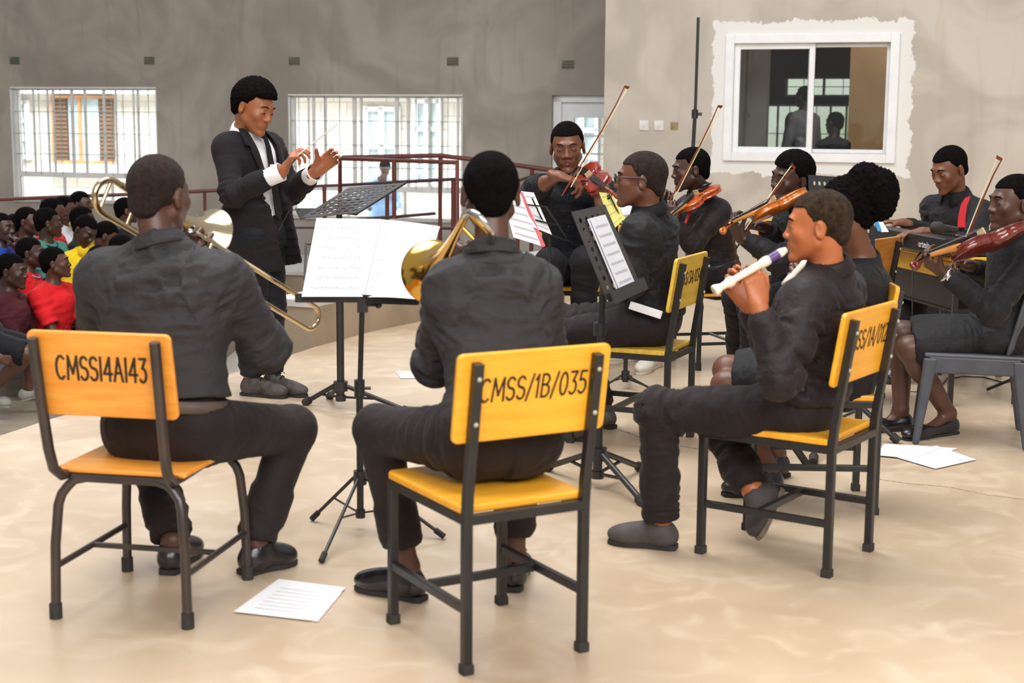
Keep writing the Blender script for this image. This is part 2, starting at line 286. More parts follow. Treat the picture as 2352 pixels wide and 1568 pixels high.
W1 = rect(28, 200, 362, 466, fw); W2 = rect(664, 217, 1062, 506, fw); D1 = rect(1266, 219, 1440, 618, fw); D1[2] = -0.27
S_RIGHT = fw(1560, 300)[0]
wall('wall_far', FO, FE, FN, -9.5, S_RIGHT + 1, -0.6, 5.2, [W1, W2, D1], 'plaster_far')
def grid_window(name, O, E, N, R, m_frame, verts, horiz, bars_v, bars_h, trans, sill=True, glass=True):
    """steel window: frame with mullions (part), burglar bars (part), pane; fractions of the width and height"""
    c = at(O, E, N, R[0], R[2], -0.1); r = root(name, c, None, None, world=True); r['kind'] = 'structure'; W_ = R[1] - R[0]; H_ = R[3] - R[2]
    Rm = np.array([E, -N, A(0, 0, 1)]); mb = MB()
    def vb(mb, x, w_, z0, z1, off, dep): mb.box(at(O, E, N, R[0] + x * W_, (R[2] + R[3]) / 2 + ((z0 + z1) / 2 - 0.5) * H_, off), (w_, dep, (z1 - z0) * H_), Rm)
    def hb(mb, z, w_, x0, x1, off, dep): mb.box(at(O, E, N, R[0] + (x0 + x1) / 2 * W_, R[2] + z * H_, off), ((x1 - x0) * W_, dep, w_), Rm)
    fwid = 0.045
    vb(mb, 0.012, fwid, 0, 1, -0.1, 0.05); vb(mb, 0.988, fwid, 0, 1, -0.1, 0.05); hb(mb, 0.012, fwid, 0, 1, -0.1, 0.05); hb(mb, 0.988, fwid, 0, 1, -0.1, 0.05)
    if trans: hb(mb, trans, 0.07, 0, 1, -0.1, 0.055)
    for x, w_, lo in verts: vb(mb, x, w_ * 0.62, lo, 1, -0.1, 0.03)
    for x in horiz: vb(mb, x, 0.03, 0, trans or 0, -0.1, 0.04)
    mb.build('frame', m_frame, r, bevel=0.004)
    if bars_v or bars_h:
        mb = MB()
        for x in bars_v: vb(mb, x, 0.008, trans or 0, 1, -0.06, 0.008)
        for z in bars_h: hb(mb, z, 0.009, 0, 1, -0.055, 0.009)
        mb.build('burglar_bars', 'bars_green', r)
    if glass:
        mb = MB(); mb.box(at(O, E, N, (R[0] + R[1]) / 2, (R[2] + R[3]) / 2, -0.11), (W_ - 0.04, 0.004, H_ - 0.04), Rm); mb.build('pane', 'glass', r)
    if sill:
        mb = MB(); mb.box(at(O, E, N, (R[0] + R[1]) / 2, R[2] + 0.012, -0.03), (W_, 0.14, 0.03), Rm); mb.build('sill', 'sill', r, bevel=0.004)
        # pale painted reveal round the opening
        mb = MB()
        for x in (R[0] + 0.008, R[1] - 0.008): mb.box(at(O, E, N, x, (R[2] + R[3]) / 2, -0.04), (0.018, 0.085, H_ - 0.06), Rm)
        mb.box(at(O, E, N, (R[0] + R[1]) / 2, R[3] - 0.008, -0.04), (W_, 0.085, 0.018), Rm); mb.build('reveal', 'frame_steel', r)
    return r
grid_window('window_1', FO, FE, FN, W1, 'frame_steel', [(0.13, .035, .24), (0.23, .03, .24), (0.27, .04, .24), (0.4, 0.06, 0.24), (0.49, .05, .24), (0.62, 0.06, 0.24), (0.7, .03, .24), (0.82, .03, .24), (0.85, 0.045, .24)], [0.33, 0.66], [0.07, 0.18, 0.33, 0.68, 0.76, 0.93], [0.42, 0.6, 0.79], 0.24)
grid_window('window_2', FO, FE, FN, W2, 'frame_steel', [(0.1, .03, .25), (0.13, .06, .25), (0.2, 0.04, 0.25), (0.37, 0.08, 0.25), (0.41, .05, .25), (0.615, 0.08, 0.25), (0.68, 0.06, .25), (0.8, .05, .25), (0.87, .04, .25), (.96, .05, .25)], [0.33, 0.66], [0.05, 0.2, 0.29, 0.73, 0.82, 0.91], [0.42, 0.6, 0.79], 0.25)
# glazed white door at the end of the far wall
dr = root('door_1', at(FO, FE, FN, D1[0], D1[2], -0.1), None, None, world=True); dr['kind'] = 'structure'
Rm = np.array([FE, -FN, A(0, 0, 1)]); W_ = D1[1] - D1[0]; H_ = D1[3] - D1[2]; mb = MB(); g = lambda x, z, o_=-0.1: at(FO, FE, FN, D1[0] + x, D1[2] + z, o_)
for x in (0.05,): mb.box(g(x, H_ / 2), (0.1, 0.1, H_), Rm)
mb.box(g(W_ / 2, H_ - 0.04), (W_, 0.1, 0.08), Rm); mb.build('door_frame', 'frame_white', dr, bevel=0.004)
mb = MB(); dz0, dz1, dx0, dx1 = 0.9, H_ - 0.26, 0.25, 0.85
mb.box(g((0.1 + dx0) / 2, H_ / 2 - 0.04, -0.12), (dx0 - 0.1, 0.05, H_ - 0.08), Rm); mb.box(g((dx1 + W_) / 2, H_ / 2 - 0.04, -0.12), (W_ - dx1, 0.05, H_ - 0.08), Rm)
mb.box(g((dx0 + dx1) / 2, (dz1 + H_ - 0.08) / 2, -0.12), (dx1 - dx0, 0.05, H_ - 0.08 - dz1), Rm); mb.box(g((dx0 + dx1) / 2, dz0 / 2, -0.12), (dx1 - dx0, 0.05, dz0), Rm)
for k in range(1, 4): mb.box(g((dx0 + dx1) / 2, dz0 + (dz1 - dz0) * k / 4, -0.12), (dx1 - dx0, 0.03, 0.025), Rm)
mb.box(g((dx0 + dx1) / 2, (dz0 + dz1) / 2, -0.12), (0.025, 0.03, dz1 - dz0), Rm); mb.build('door_leaf', 'frame_white', dr, bevel=0.003)
mb = MB(); mb.box(g((dx0 + dx1) / 2, (dz0 + dz1) / 2, -0.13), (dx1 - dx0, 0.004, dz1 - dz0), Rm); mb.build('pane', 'glass', dr)
# air bricks
for i, (px, py) in enumerate(((34, 139), (343, 139), (676, 140), (1040, 141), (1305, 148))):
    s, z = fw(px, py); rr_ = root('air_vent', at(FO, FE, FN, s, z, 0.0), ['greenish slotted air vent above the left window, leftmost of five in the wall', 'slotted air vent high in the wall, second from the left', 'slotted air vent above the left edge of the middle window', 'slotted air vent above the right edge of the middle window', 'slotted air vent above the white glazed door, rightmost of five'][i], 'vent', 'air vents in a row high on the far wall', world=True)
    mb = MB(); mb.box(at(FO, FE, FN, s, z, 0.004), (0.15, 0.008, 0.1), Rm); 
    mat('vent_face', (134, 128, 112) , 0.8) if 'vent_face' not in M else 0; mat('vent_green', (112, 128, 112), 0.8) if 'vent_green' not in M else 0; mat('vent_slot', (70, 66, 56), 0.9) if 'vent_slot' not in M else 0
    mb.build('vent_plate', 'vent_green' if i == 0 else 'vent_face', rr_)
    mb = MB()
    for a_ in range(6):
        for b_ in (-1, 0, 1): mb.box(at(FO, FE, FN, s + (a_ - 2.5) * 0.023, z + b_ * 0.031, 0.009), (0.011, 0.003, 0.022), Rm)
    mb.build('vent_slots', 'vent_slot', rr_)
# --- right wall with the sliding window
W3 = rect(1672, 82, 2058, 378, rw)
w3a, w3b = rw(1684, 230)[0], rw(2046, 230)[0]
W3 = [rw(1665, 230)[0], rw(2062, 230)[0], rw(1870, 372)[1], rw(1870, 78)[1]]
wr_ = wall('wall_right', RO, RE, RN, 0.0, 8.5, -0.6, 5.2, [W3], 'plaster_right')
# ragged white paint round the window, part of the wall's own colour
n, l, b = nod(pr); last = n[pr['last']]
tc2 = n.new('ShaderNodeTexCoord'); vm = n.new('ShaderNodeVectorMath'); vm.operation = 'DOT_PRODUCT'; vm.inputs[1].default_value = tuple(RE)
l.new(tc2.outputs['Object'], vm.inputs[0]); sep = n.new('ShaderNodeSeparateXYZ'); l.new(tc2.outputs['Object'], sep.inputs[0])
nz = n.new('ShaderNodeTexNoise'); nz.inputs['Scale'].default_value = 6; nz.inputs['Detail'].default_value = 9; nz.inputs['Roughness'].default_value = 0.7; l.new(tc2.outputs['Object'], nz.inputs['Vector'])
def mth(op, a_, b_=None):
    x = n.new('ShaderNodeMath'); x.operation = op
    for i, q in enumerate((a_, b_)):
        if q is None: continue
        if isinstance(q, (int, float)): x.inputs[i].default_value = q
        else: l.new(q, x.inputs[i])
    return x.outputs[0]
ds = float(RO @ RE); cs_ = ds + (W3[0] + W3[1]) / 2; cz_ = (W3[2] + W3[3]) / 2
qx = mth('SUBTRACT', mth('ABSOLUTE', mth('SUBTRACT', vm.outputs['Value'], cs_)), (W3[1] - W3[0]) / 2); qz = mth('SUBTRACT', mth('ABSOLUTE', mth('SUBTRACT', sep.outputs['Z'], cz_)), (W3[3] - W3[2]) / 2)
dd = mth('ADD', mth('MAXIMUM', qx, qz), mth('MULTIPLY', mth('SUBTRACT', nz.outputs['Fac'], 0.5), 0.24)); msk = mth('LESS_THAN', dd, 0.125)
m3 = n.new('ShaderNodeMix'); m3.data_type = 'RGBA'; l.new(msk, m3.inputs['Factor']); l.new(last.outputs['Result'], m3.inputs['A']); m3.inputs['B'].default_value = (*lin((236, 235, 232)), 1); l.new(m3.outputs['Result'], b.inputs['Base Color'])
wn3 = root('window_3', at(RO, RE, RN, W3[0], W3[2], -0.02), None, None, world=True); wn3['kind'] = 'structure'; Rr = np.array([RE, -RN, A(0, 0, 1)])
h3 = lambda x, z, o_=0.0: at(RO, RE, RN, W3[0] + x, W3[2] + z, o_); W_ = W3[1] - W3[0]; H_ = W3[3] - W3[2]
mb = MB(); t_ = 0.085
for x in (t_ / 2, W_ - t_ / 2): mb.box(h3(x, H_ / 2, 0.005), (t_, 0.07, H_), Rr)
for z in (t_ / 2, H_ - t_ / 2): mb.box(h3(W_ / 2, z, 0.005), (W_ - 2 * t_, 0.07, t_), Rr)
mb.build('outer_frame', 'frame_white', wn3, bevel=0.006)
for k, (xa, xb, off) in enumerate(((t_, W_ / 2 + 0.035, -0.03), (W_ / 2 - 0.035, W_ - t_, -0.075))):
    mb = MB(); s_ = 0.055 if k == 0 else 0.04
    for x in (xa + s_ / 2, xb - s_ / 2): mb.box(h3(x, H_ / 2, off), (s_, 0.035, H_ - 2 * t_), Rr)
    for z in (t_ + s_ / 2, H_ - t_ - s_ / 2): mb.box(h3((xa + xb) / 2, z, off), (xb - xa - 2 * s_, 0.035, s_), Rr)
    so = mb.build('sliding_sash', 'frame_white', wn3, bevel=0.004)
    mb = MB(); mb.box(h3((xa + xb) / 2, H_ / 2, off), (xb - xa - s_, 0.004, H_ - 2 * t_ - s_), Rr); mb.build('pane', 'glass', so)
# room built in place of the mixed reflection and view in that glass: dim brown walls, a gridded window with green outside, a lit tan partition
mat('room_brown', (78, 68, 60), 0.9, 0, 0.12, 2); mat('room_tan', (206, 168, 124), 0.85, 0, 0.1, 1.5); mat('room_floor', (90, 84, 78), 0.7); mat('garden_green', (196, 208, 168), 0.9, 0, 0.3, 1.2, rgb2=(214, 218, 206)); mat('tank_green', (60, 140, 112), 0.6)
rb = [-0.3, 3.9]; dpt = 3.6
i0, i1 = W3[0] - 0.5, W3[1] + 0.6
bw = [on_plane(1712, 225, RO - RN * dpt, RN), on_plane(1985, 345, RO - RN * dpt, RN)]
bs0, bs1 = (bw[0] - RO) @ RE, (bw[1] - RO) @ RE; BH = [bs0 + 0.05, bs1 - 0.05, 0.95, on_plane(1800, 238, RO - RN * dpt, RN)[2]]
BH2 = [(on_plane(1800, 200, RO - RN * dpt, RN) - RO) @ RE, bs1 - 0.05, on_plane(1850, 222, RO - RN * dpt, RN)[2], on_plane(1850, 176, RO - RN * dpt, RN)[2]]
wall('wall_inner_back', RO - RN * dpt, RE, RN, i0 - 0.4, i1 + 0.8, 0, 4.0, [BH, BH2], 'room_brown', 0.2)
ow = grid_window('window_4', RO - RN * dpt, RE, RN, BH, 'frame_steel', [(0.25, .04, 0), (0.47, 0.09, 0), (0.72, .04, 0), (0.86, .04, 0)], [], [0.12, 0.36, 0.6, 0.95], [0.5], 0, sill=False)  # this window and the next replace ones reflected in the glass
ow2 = grid_window('window_5', RO - RN * dpt, RE, RN, BH2, 'frame_steel', [(0.5, .05, 0)], [], [0.25, 0.75], [0.5], 0, sill=False)
def quad_wall(name, p0, p1, z0, z1, th, m, kind='structure'):
    p0, p1 = A(*p0), A(*p1); d = p1 - p0; mb = MB(); e = nrm(A(d[0], d[1], 0)); mb.box((p0 + p1) / 2 * A(1, 1, 0) + A(0, 0, (z0 + z1) / 2), (np.linalg.norm(d[:2]), th, z1 - z0), np.array([e, A(-e[1], e[0], 0), A(0, 0, 1)]))
    o = mb.build(name, m); tag(o, kind=kind); return o
pe = (on_plane(1940, 200, RO - RN * 2.0, RN) - RO) @ RE
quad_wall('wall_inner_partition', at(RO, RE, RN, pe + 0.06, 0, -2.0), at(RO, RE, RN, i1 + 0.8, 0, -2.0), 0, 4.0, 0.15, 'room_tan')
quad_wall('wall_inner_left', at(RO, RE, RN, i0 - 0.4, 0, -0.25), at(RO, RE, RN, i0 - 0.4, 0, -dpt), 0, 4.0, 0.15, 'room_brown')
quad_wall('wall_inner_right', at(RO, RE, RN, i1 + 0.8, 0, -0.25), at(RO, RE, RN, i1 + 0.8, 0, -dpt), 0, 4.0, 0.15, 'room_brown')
def slab(name, pts, z0, z1, m, kind='structure'):
    n_ = len(pts); V = [(p[0], p[1], z1) for p in pts] + [(p[0], p[1], z0) for p in pts]
    o = new_obj(name, V, [tuple(range(n_)), tuple(range(n_, 2 * n_))[::-1]] + [(k, n_ + k, n_ + (k + 1) % n_, (k + 1) % n_) for k in range(n_)], m); tag(o, kind=kind)
    bm = bmesh.new(); bm.from_mesh(o.data); bmesh.ops.recalc_face_normals(bm, faces=bm.faces); bm.to_mesh(o.data); bm.free(); return o
cor = [at(RO, RE, RN, i0 - 0.5, 0, -0.24), at(RO, RE, RN, i1 + 0.9, 0, -0.24), at(RO, RE, RN, i1 + 0.9, 0, -dpt - 0.1), at(RO, RE, RN, i0 - 0.5, 0, -dpt - 0.1)]
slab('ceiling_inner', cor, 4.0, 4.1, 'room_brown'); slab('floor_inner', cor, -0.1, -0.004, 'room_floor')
area('inner_room_fill', tuple(at(RO, RE, RN, i1 - 0.2, 3.4, -0.9)), tuple(at(RO, RE, RN, i1 - 0.2, 1.9, -2.0)), 1.2, 0.5, 26, (1, 0.93, 0.82))  # area lamp aimed at the partition inside this built room
quad_wall('wall_garden', at(RO, RE, RN, i0 - 0.4, 0, -dpt - 2.2), at(RO, RE, RN, i1 + 1.5, 0, -dpt - 2.2), -0.3, 3.2, 0.2, 'garden_green')
area('garden_fill', tuple(at(RO, RE, RN, (i0 + i1) / 2, 4.5, -dpt - 0.9)), tuple(at(RO, RE, RN, (i0 + i1) / 2, 1.5, -dpt - 2.2)), 3, 1, 130, (1, 1, 0.96))  # lamp added to brighten the green beyond the inner windows
# --- stage: raised round platform, tan polished concrete
edge_px = [(-140, 1062), (0, 1000), (120, 961), (240, 928), (400, 893), (560, 850), (722, 797), (850, 762), (950, 741), (1050, 717), (1180, 690)]
edge = [G(px, py)[:2] for px, py in edge_px]
edge = [A(-3.4, 2.5), A(-3.1, 4.6)] + edge[0:] + [A(0.25, 12.6), A(1.0, 13.6), A(1.4, 14.6)]
stage = [A(-3.4, -6), *edge, A(1.6, 15.1), A(9, 12.2), A(9, -6)]
slab('floor_stage', stage, -0.58, 0.0, 'stage_concrete')
mat('joint_dark', (140, 122, 98), 0.9, rgb2=(170, 152, 126), scale=12)
for k, pts in enumerate(([(1395, 978), (1432, 990), (1470, 1004), (1530, 1018), (1600, 1030), (1700, 1046)], [(2005, 1098), (2090, 1110), (2180, 1118), (2270, 1136), (2400, 1152)])):
    mb = MB(); g_ = [G(px, py, 0.0006) for px, py in pts]; rg = random.Random(k); V = []; n_ = 60
    for i in range(n_ + 1):
        t = i / n_ * (len(g_) - 1); j = min(int(t), len(g_) - 2); c = g_[j] + (g_[j + 1] - g_[j]) * (t - j); d = nrm(g_[j + 1] - g_[j]); nn = A(-d[1], d[0], 0); w__ = 0.002 + 0.006 * rg.random(); o_ = nn * (rg.random() - .5) * 0.012; V += [c + o_ - nn * w__, c + o_ + nn * w__]
    mb.add(V, [(2 * i, 2 * i + 1, 2 * i + 3, 2 * i + 2) for i in range(n_)]); tag(mb.build('trim_%d' % (8 + k), 'joint_dark'), kind='structure')
slab('floor_hall', [(-14, -2), (-14, 26), (7, 26), (7, -2)], -0.8, -0.6, 'hall_concrete')
# ledge on the stage edge (right part of the curve) and the far walkway
led = [G(722, 797)[:2], G(850, 762)[:2], G(950, 741)[:2], G(1050, 717)[:2], G(1180, 690)[:2], A(0.3, 12.7), A(1.0, 13.7), A(1.35, 14.6)]
def strip(name, pts, w_, z0, z1, m):
    L_, R_ = [], []
    for i, p in enumerate(pts):
        t = nrm(pts[min(i + 1, len(pts) - 1)] - pts[max(i - 1, 0)]); nn = A(-t[1], t[0]); L_.append(p + nn * w_); R_.append(p)
    return slab(name, R_ + L_[::-1], z0, z1, m)
strip('trim_1', led, 0.28, -0.6, 0.255, 'ledge_plaster'); strip('trim_2', [p - nrm(A(1, 1)) * 0.01 for p in led], 0.32, 0.255, 0.3, 'ledge_cap')
wk = [fw(-300, 500)[0], S_RIGHT + 1]
a0 = lambda s, off: tuple(at(FO, FE, FN, s, 0, off)[:2])
slab('trim_3', [a0(-5.3, 1.9), a0(wk[1], 1.9), a0(wk[1], 0.0), a0(-5.3, 0.0)], -0.6, -0.31, 'ledge_plaster'); slab('trim_4', [a0(-5.32, 1.93), a0(wk[1], 1.93), a0(wk[1], 0.0), a0(-5.32, 0.0)], -0.31, -0.27, 'ledge_cap')
slab('floor_aisle', [G(560, 850)[:2] + A(0, 0.35), G(722, 797)[:2] + A(-0.2, .3), A(-1.3, 10.6), A(-0.6, 12), A(0.2, 16.5), A(-2.4, 16.6), A(-2.5, 12.5)], -0.6, -0.592, 'aisle_concrete')
# seating tiers under the audience
slab('trim_5', [(-9, 11.1), (-2.45, 11.1), (-2.45, 11.75), (-9, 11.75)], -0.6, -0.34, 'hall_concrete'); slab('trim_6', [(-9, 11.75), (-2.45, 11.75), (-2.45, 14.6), (-9, 14.6)], -0.6, -0.12, 'hall_concrete'); slab('trim_7', [(-9, 12.75), (-2.45, 12.75), (-2.45, 14.6), (-9, 14.6)], -0.12, 0.02, 'hall_concrete')
# --- outside the far windows: a paved court and a pale block building
def brick_mat(name, c1, c2, mo):
    m = mat(name, c1, 0.9, 0, 0.05, 3); n, l, b = nod(m); br = n.new('ShaderNodeTexBrick'); br.inputs['Color1'].default_value = (*lin(c1), 1); br.inputs['Color2'].default_value = (*lin(c2), 1); br.inputs['Mortar'].default_value = (*lin(mo), 1)
    br.inputs['Scale'].default_value = 1; br.inputs['Brick Width'].default_value = 0.44; br.inputs['Row Height'].default_value = 0.21; br.inputs['Mortar Size'].default_value = 0.012
    t = n.new('ShaderNodeTexCoord'); cx = n.new('ShaderNodeSeparateXYZ'); cb = n.new('ShaderNodeCombineXYZ'); l.new(t.outputs['Object'], cx.inputs[0]); l.new(cx.outputs['X'], cb.inputs[0]); l.new(cx.outputs['Z'], cb.inputs[1]); l.new(cb.outputs[0], br.inputs['Vector']); l.new(br.outputs['Color'], b.inputs['Base Color'])
brick_mat('block_pale', (226, 218, 206), (214, 204, 192), (190, 182, 172)); mat('render_white', (240, 240, 238), 0.8); mat('shutter_brown', (128, 96, 72), 0.7, 0, 0.1, 3); mat('orange_wood', (210, 150, 96), 0.6); mat('court_paving', (214, 210, 204), 0.8, 0, 0.06, 2); mat('far_glass', (190, 204, 206), 0.2)
BO = FO - FN * 5.2
slab('floor_court', [a0(-14, -0.24), a0(9, -0.24), a0(9, -5.4), a0(-14, -5.4)], -0.7, -0.55, 'court_paving')
bf = lambda px, py: (lambda p: ((p - BO) @ FE, p[2]))(on_plane(px, py, BO, FN))
fb = root('block_building', at(BO, FE, FN, -1, -0.6), 'pale block-walled building across the court, seen through the windows', 'building', world=True)
zs_ = [-0.55, 5.5]
mb = MB(); mb.box(at(BO, FE, FN, -2, 1.7, -0.1), (22, 0.2, 4.6), Rm); mb.build('block_wall', 'block_pale', fb)
mb = MB(); z_ = bf(200, 222)[1]; mb.box(at(BO, FE, FN, -2, z_ + 0.6, 0.05), (22, 0.3, 1.1), Rm); mb.build('white_fascia', 'render_white', fb)
def far_window(x0, y0, x1, y1, kind):
    a, zt = bf(x0, y0); b_, zb = bf(x1, y1); w__ = b_ - a; h__ = zt - zb; c_ = lambda x, z, o_: at(BO, FE, FN, a + x * w__, zb + z * h__, o_); mb = MB()
    if kind == 'brown':
        mb.box(c_(.5, .5, .02), (w__ * .5, .04, h__), Rm); f_ = mb.build('window_glazing', 'far_glass', fb); f_['label'] = 'dark glazing of the brown shuttered window'
        for x in (.12, .88): mb = MB(); [mb.box(c_(x, (k + .5) / 16, .05), (w__ * .22, .03, h__ / 22), Rm) for k in range(16)]; mb.box(c_(x, .5, .03), (w__ * .22, .02, h__), Rm); mb.build('shutter', 'shutter_brown', fb)
        mb = MB(); mb.box(c_(.45, .5, .06), (.05, .04, h__), Rm); mb.box(c_(.5, -.02, .06), (w__, .06, .07), Rm); mb.box(c_(.0, .5, .06), (.05, .04, h__), Rm); mb.box(c_(.5, 1, .06), (w__, .04, .05), Rm); mb.build('window_surround', 'orange_wood', fb)
        mb = MB(); mb.box(c_(.5, -.1, .08), (w__ * 1.1, .16, .14), Rm); mb.build('window_ledge', 'render_white', fb)
    else:
        mb.box(c_(.5, .5, .01), (w__, .03, h__), Rm); mb.build('window_glazing', 'far_glass', fb); mb = MB()
        for x in (0, .5, 1): mb.box(c_(x, .5, .04), (.09, .05, h__ + .09), Rm)
        for z in (0, .33, .66, 1): mb.box(c_(.5, z, .04), (w__, .05, .07), Rm)
        mb.build('window_surround', 'render_white', fb)
far_window(124, 222, 268, 372, 'brown'); far_window(842, 250, 916, 500, 'white'); far_window(955, 232, 1010, 420, 'white'); far_window(30, 235, 70, 360, 'white'); far_window(1300, 236, 1372, 420, 'white')
# --- maroon railings
def railing(name, label, tops, posts, rails, r_=0.026, m='railing_red'):
    rt = root(name, A(tops[0][0], tops[0][1], 0) * A(1, 1, 0) + A(0, 0, -0.6), label, 'railing', world=True)
    mb = MB(); mb.tube(tops, r_, 10); mb.build('top_rail', m, rt)
    for p0, p1 in posts: mb = MB(); mb.tube([p0, p1], r_ * 0.85, 10); mb.build('post', m, rt)
    for rl in rails: mb = MB(); mb.tube(rl, r_ * 0.6, 8); mb.build('lower_rail', 'rail_dark', rt)
    return rt
def down(p, z): return (p, A(p[0], p[1], z))
rl = [P(-60, 460, 15.2), P(300, 446, 15.5), P(480, 438, 15.7), P(650, 430, 15.9)]
railing('handrail', 'long maroon handrail running behind the seated audience', rl, [down(P(97, 452, 15.3), -0.6), down(P(470, 438, 15.7), -0.6), down(P(648, 430, 15.9), -0.6)], [[P(470, 523, 15.7), P(660, 523, 15.9), P(726, 523, 15.9)]], 0.02)
YR = 14.8; q = lambda px, py, Y=YR: P(px, py, Y)
railing('guard_rail', 'large maroon guard rail frame behind the perforated music stand', [q(781, 600), q(781, 364), q(1050, 373, 14.2), q(1050, 600, 14.2)], [down(q(905, 369, 14.5), q(905, 502, 14.5)[2]), down(q(1041, 410, 14.9), -0.27)], [[q(781, 425), q(905, 419, 14.5), q(1050, 411, 14.2)], [q(820, 503, 14.7), q(905, 498, 14.6), q(1000, 490, 14.5)], [q(990, 524, 14.4), q(1050, 524, 14.2)]])
railing('guard_rail', 'maroon ramp rail receding behind the guard rail frame to the white door', [q(786, 362, 15.6), q(1010, 357, 16), q(1120, 370, 16), q(1240, 387, 16.0), q(1300, 395, 16)], [down(q(1011, 358, 16), -0.27), down(q(889, 425, 15.6), -0.3), down(q(745, 427, 15.8), -0.27), down(q(1190, 410, 15.9), -0.27), down(q(1222, 390, 16), -0.27)], [[q(655, 430, 15.8), q(781, 425, 15.8), q(1010, 412, 15.9), q(1190, 415, 15.9), q(1235, 400, 16)]])
# --- switches, box and the black pole on the right wall
for i, px in enumerate((1480, 1514)):
    s, z = rw(px, 288); r_ = root('wall_switch', at(RO, RE, RN, s, z), ['white square light switch on the wall, left one of the pair', 'white square light switch on the wall, right one of the pair'][i], 'switch', 'switches on the right wall', world=True)
    mb = MB(); mb.box(at(RO, RE, RN, s, z, 0.006), (0.098, 0.012, 0.098), Rr); mb.build('switch_plate', 'switch_white', r_, bevel=0.003)
    mb = MB(); mb.box(at(RO, RE, RN, s, z, 0.014), (0.02, 0.006, 0.035), Rr); mb.build('rocker', 'switch_white', r_, bevel=0.001)
s, z = rw(1549, 289); mb = MB(); mat('cavity', (120, 108, 86), 0.9, rgb2=(180, 160, 110)); mb.box(at(RO, RE, RN, s, z, 0.003), (0.075, 0.006, 0.075), Rr)
for q_ in ((-1, 1), (1, 1), (-1, -1)): mb.box(at(RO, RE, RN, s + q_[0] * 0.025, z + q_[1] * 0.022, 0.007), (0.024, 0.006, 0.02), Rr)
tag(mb.build('junction_box', 'cavity'), 'uncovered yellowish socket box in the wall, right of the two switches', 'socket box')
pl = root('tripod_pole', A(*P(1604, 70, 13.9)[:2], 0), 'tall thin black pole standing before the right wall, left of the window', 'pole', world=True)
t0_, t1_ = P(1604, 40, 13.8), P(1590, 330, 13.8); d_ = t1_ - t0_; b_ = t0_ + d_ * (t0_[2] / -d_[2]) 
mb = MB(); mb.tube([t0_, P(1597, 255, 13.8)], 0.014, 8); mb.build('upper_tube', 'conduit', pl)
mb = MB(); mb.tube([P(1597, 250, 13.8), b_], 0.018, 8); mb.build('lower_tube', 'conduit', pl); mb = MB(); c_ = P(1596, 262, 13.8); mb.tube([c_ + A(0, 0, .04), c_ - A(0, 0, .04)], 0.03, 8); mb.box(c_ + A(0.04, 0, 0), (0.05, 0.02, 0.03)); mb.build('clamp', 'black_metal', pl)
for k in range(3): a_ = k * 2.1 + 0.4; mb = MB(); mb.tube([b_ + A(0, 0, 0.5), b_ + A(math.cos(a_) * 0.4, math.sin(a_) * 0.4, 0.01)], 0.012, 8); mb.build('leg', 'conduit', pl)
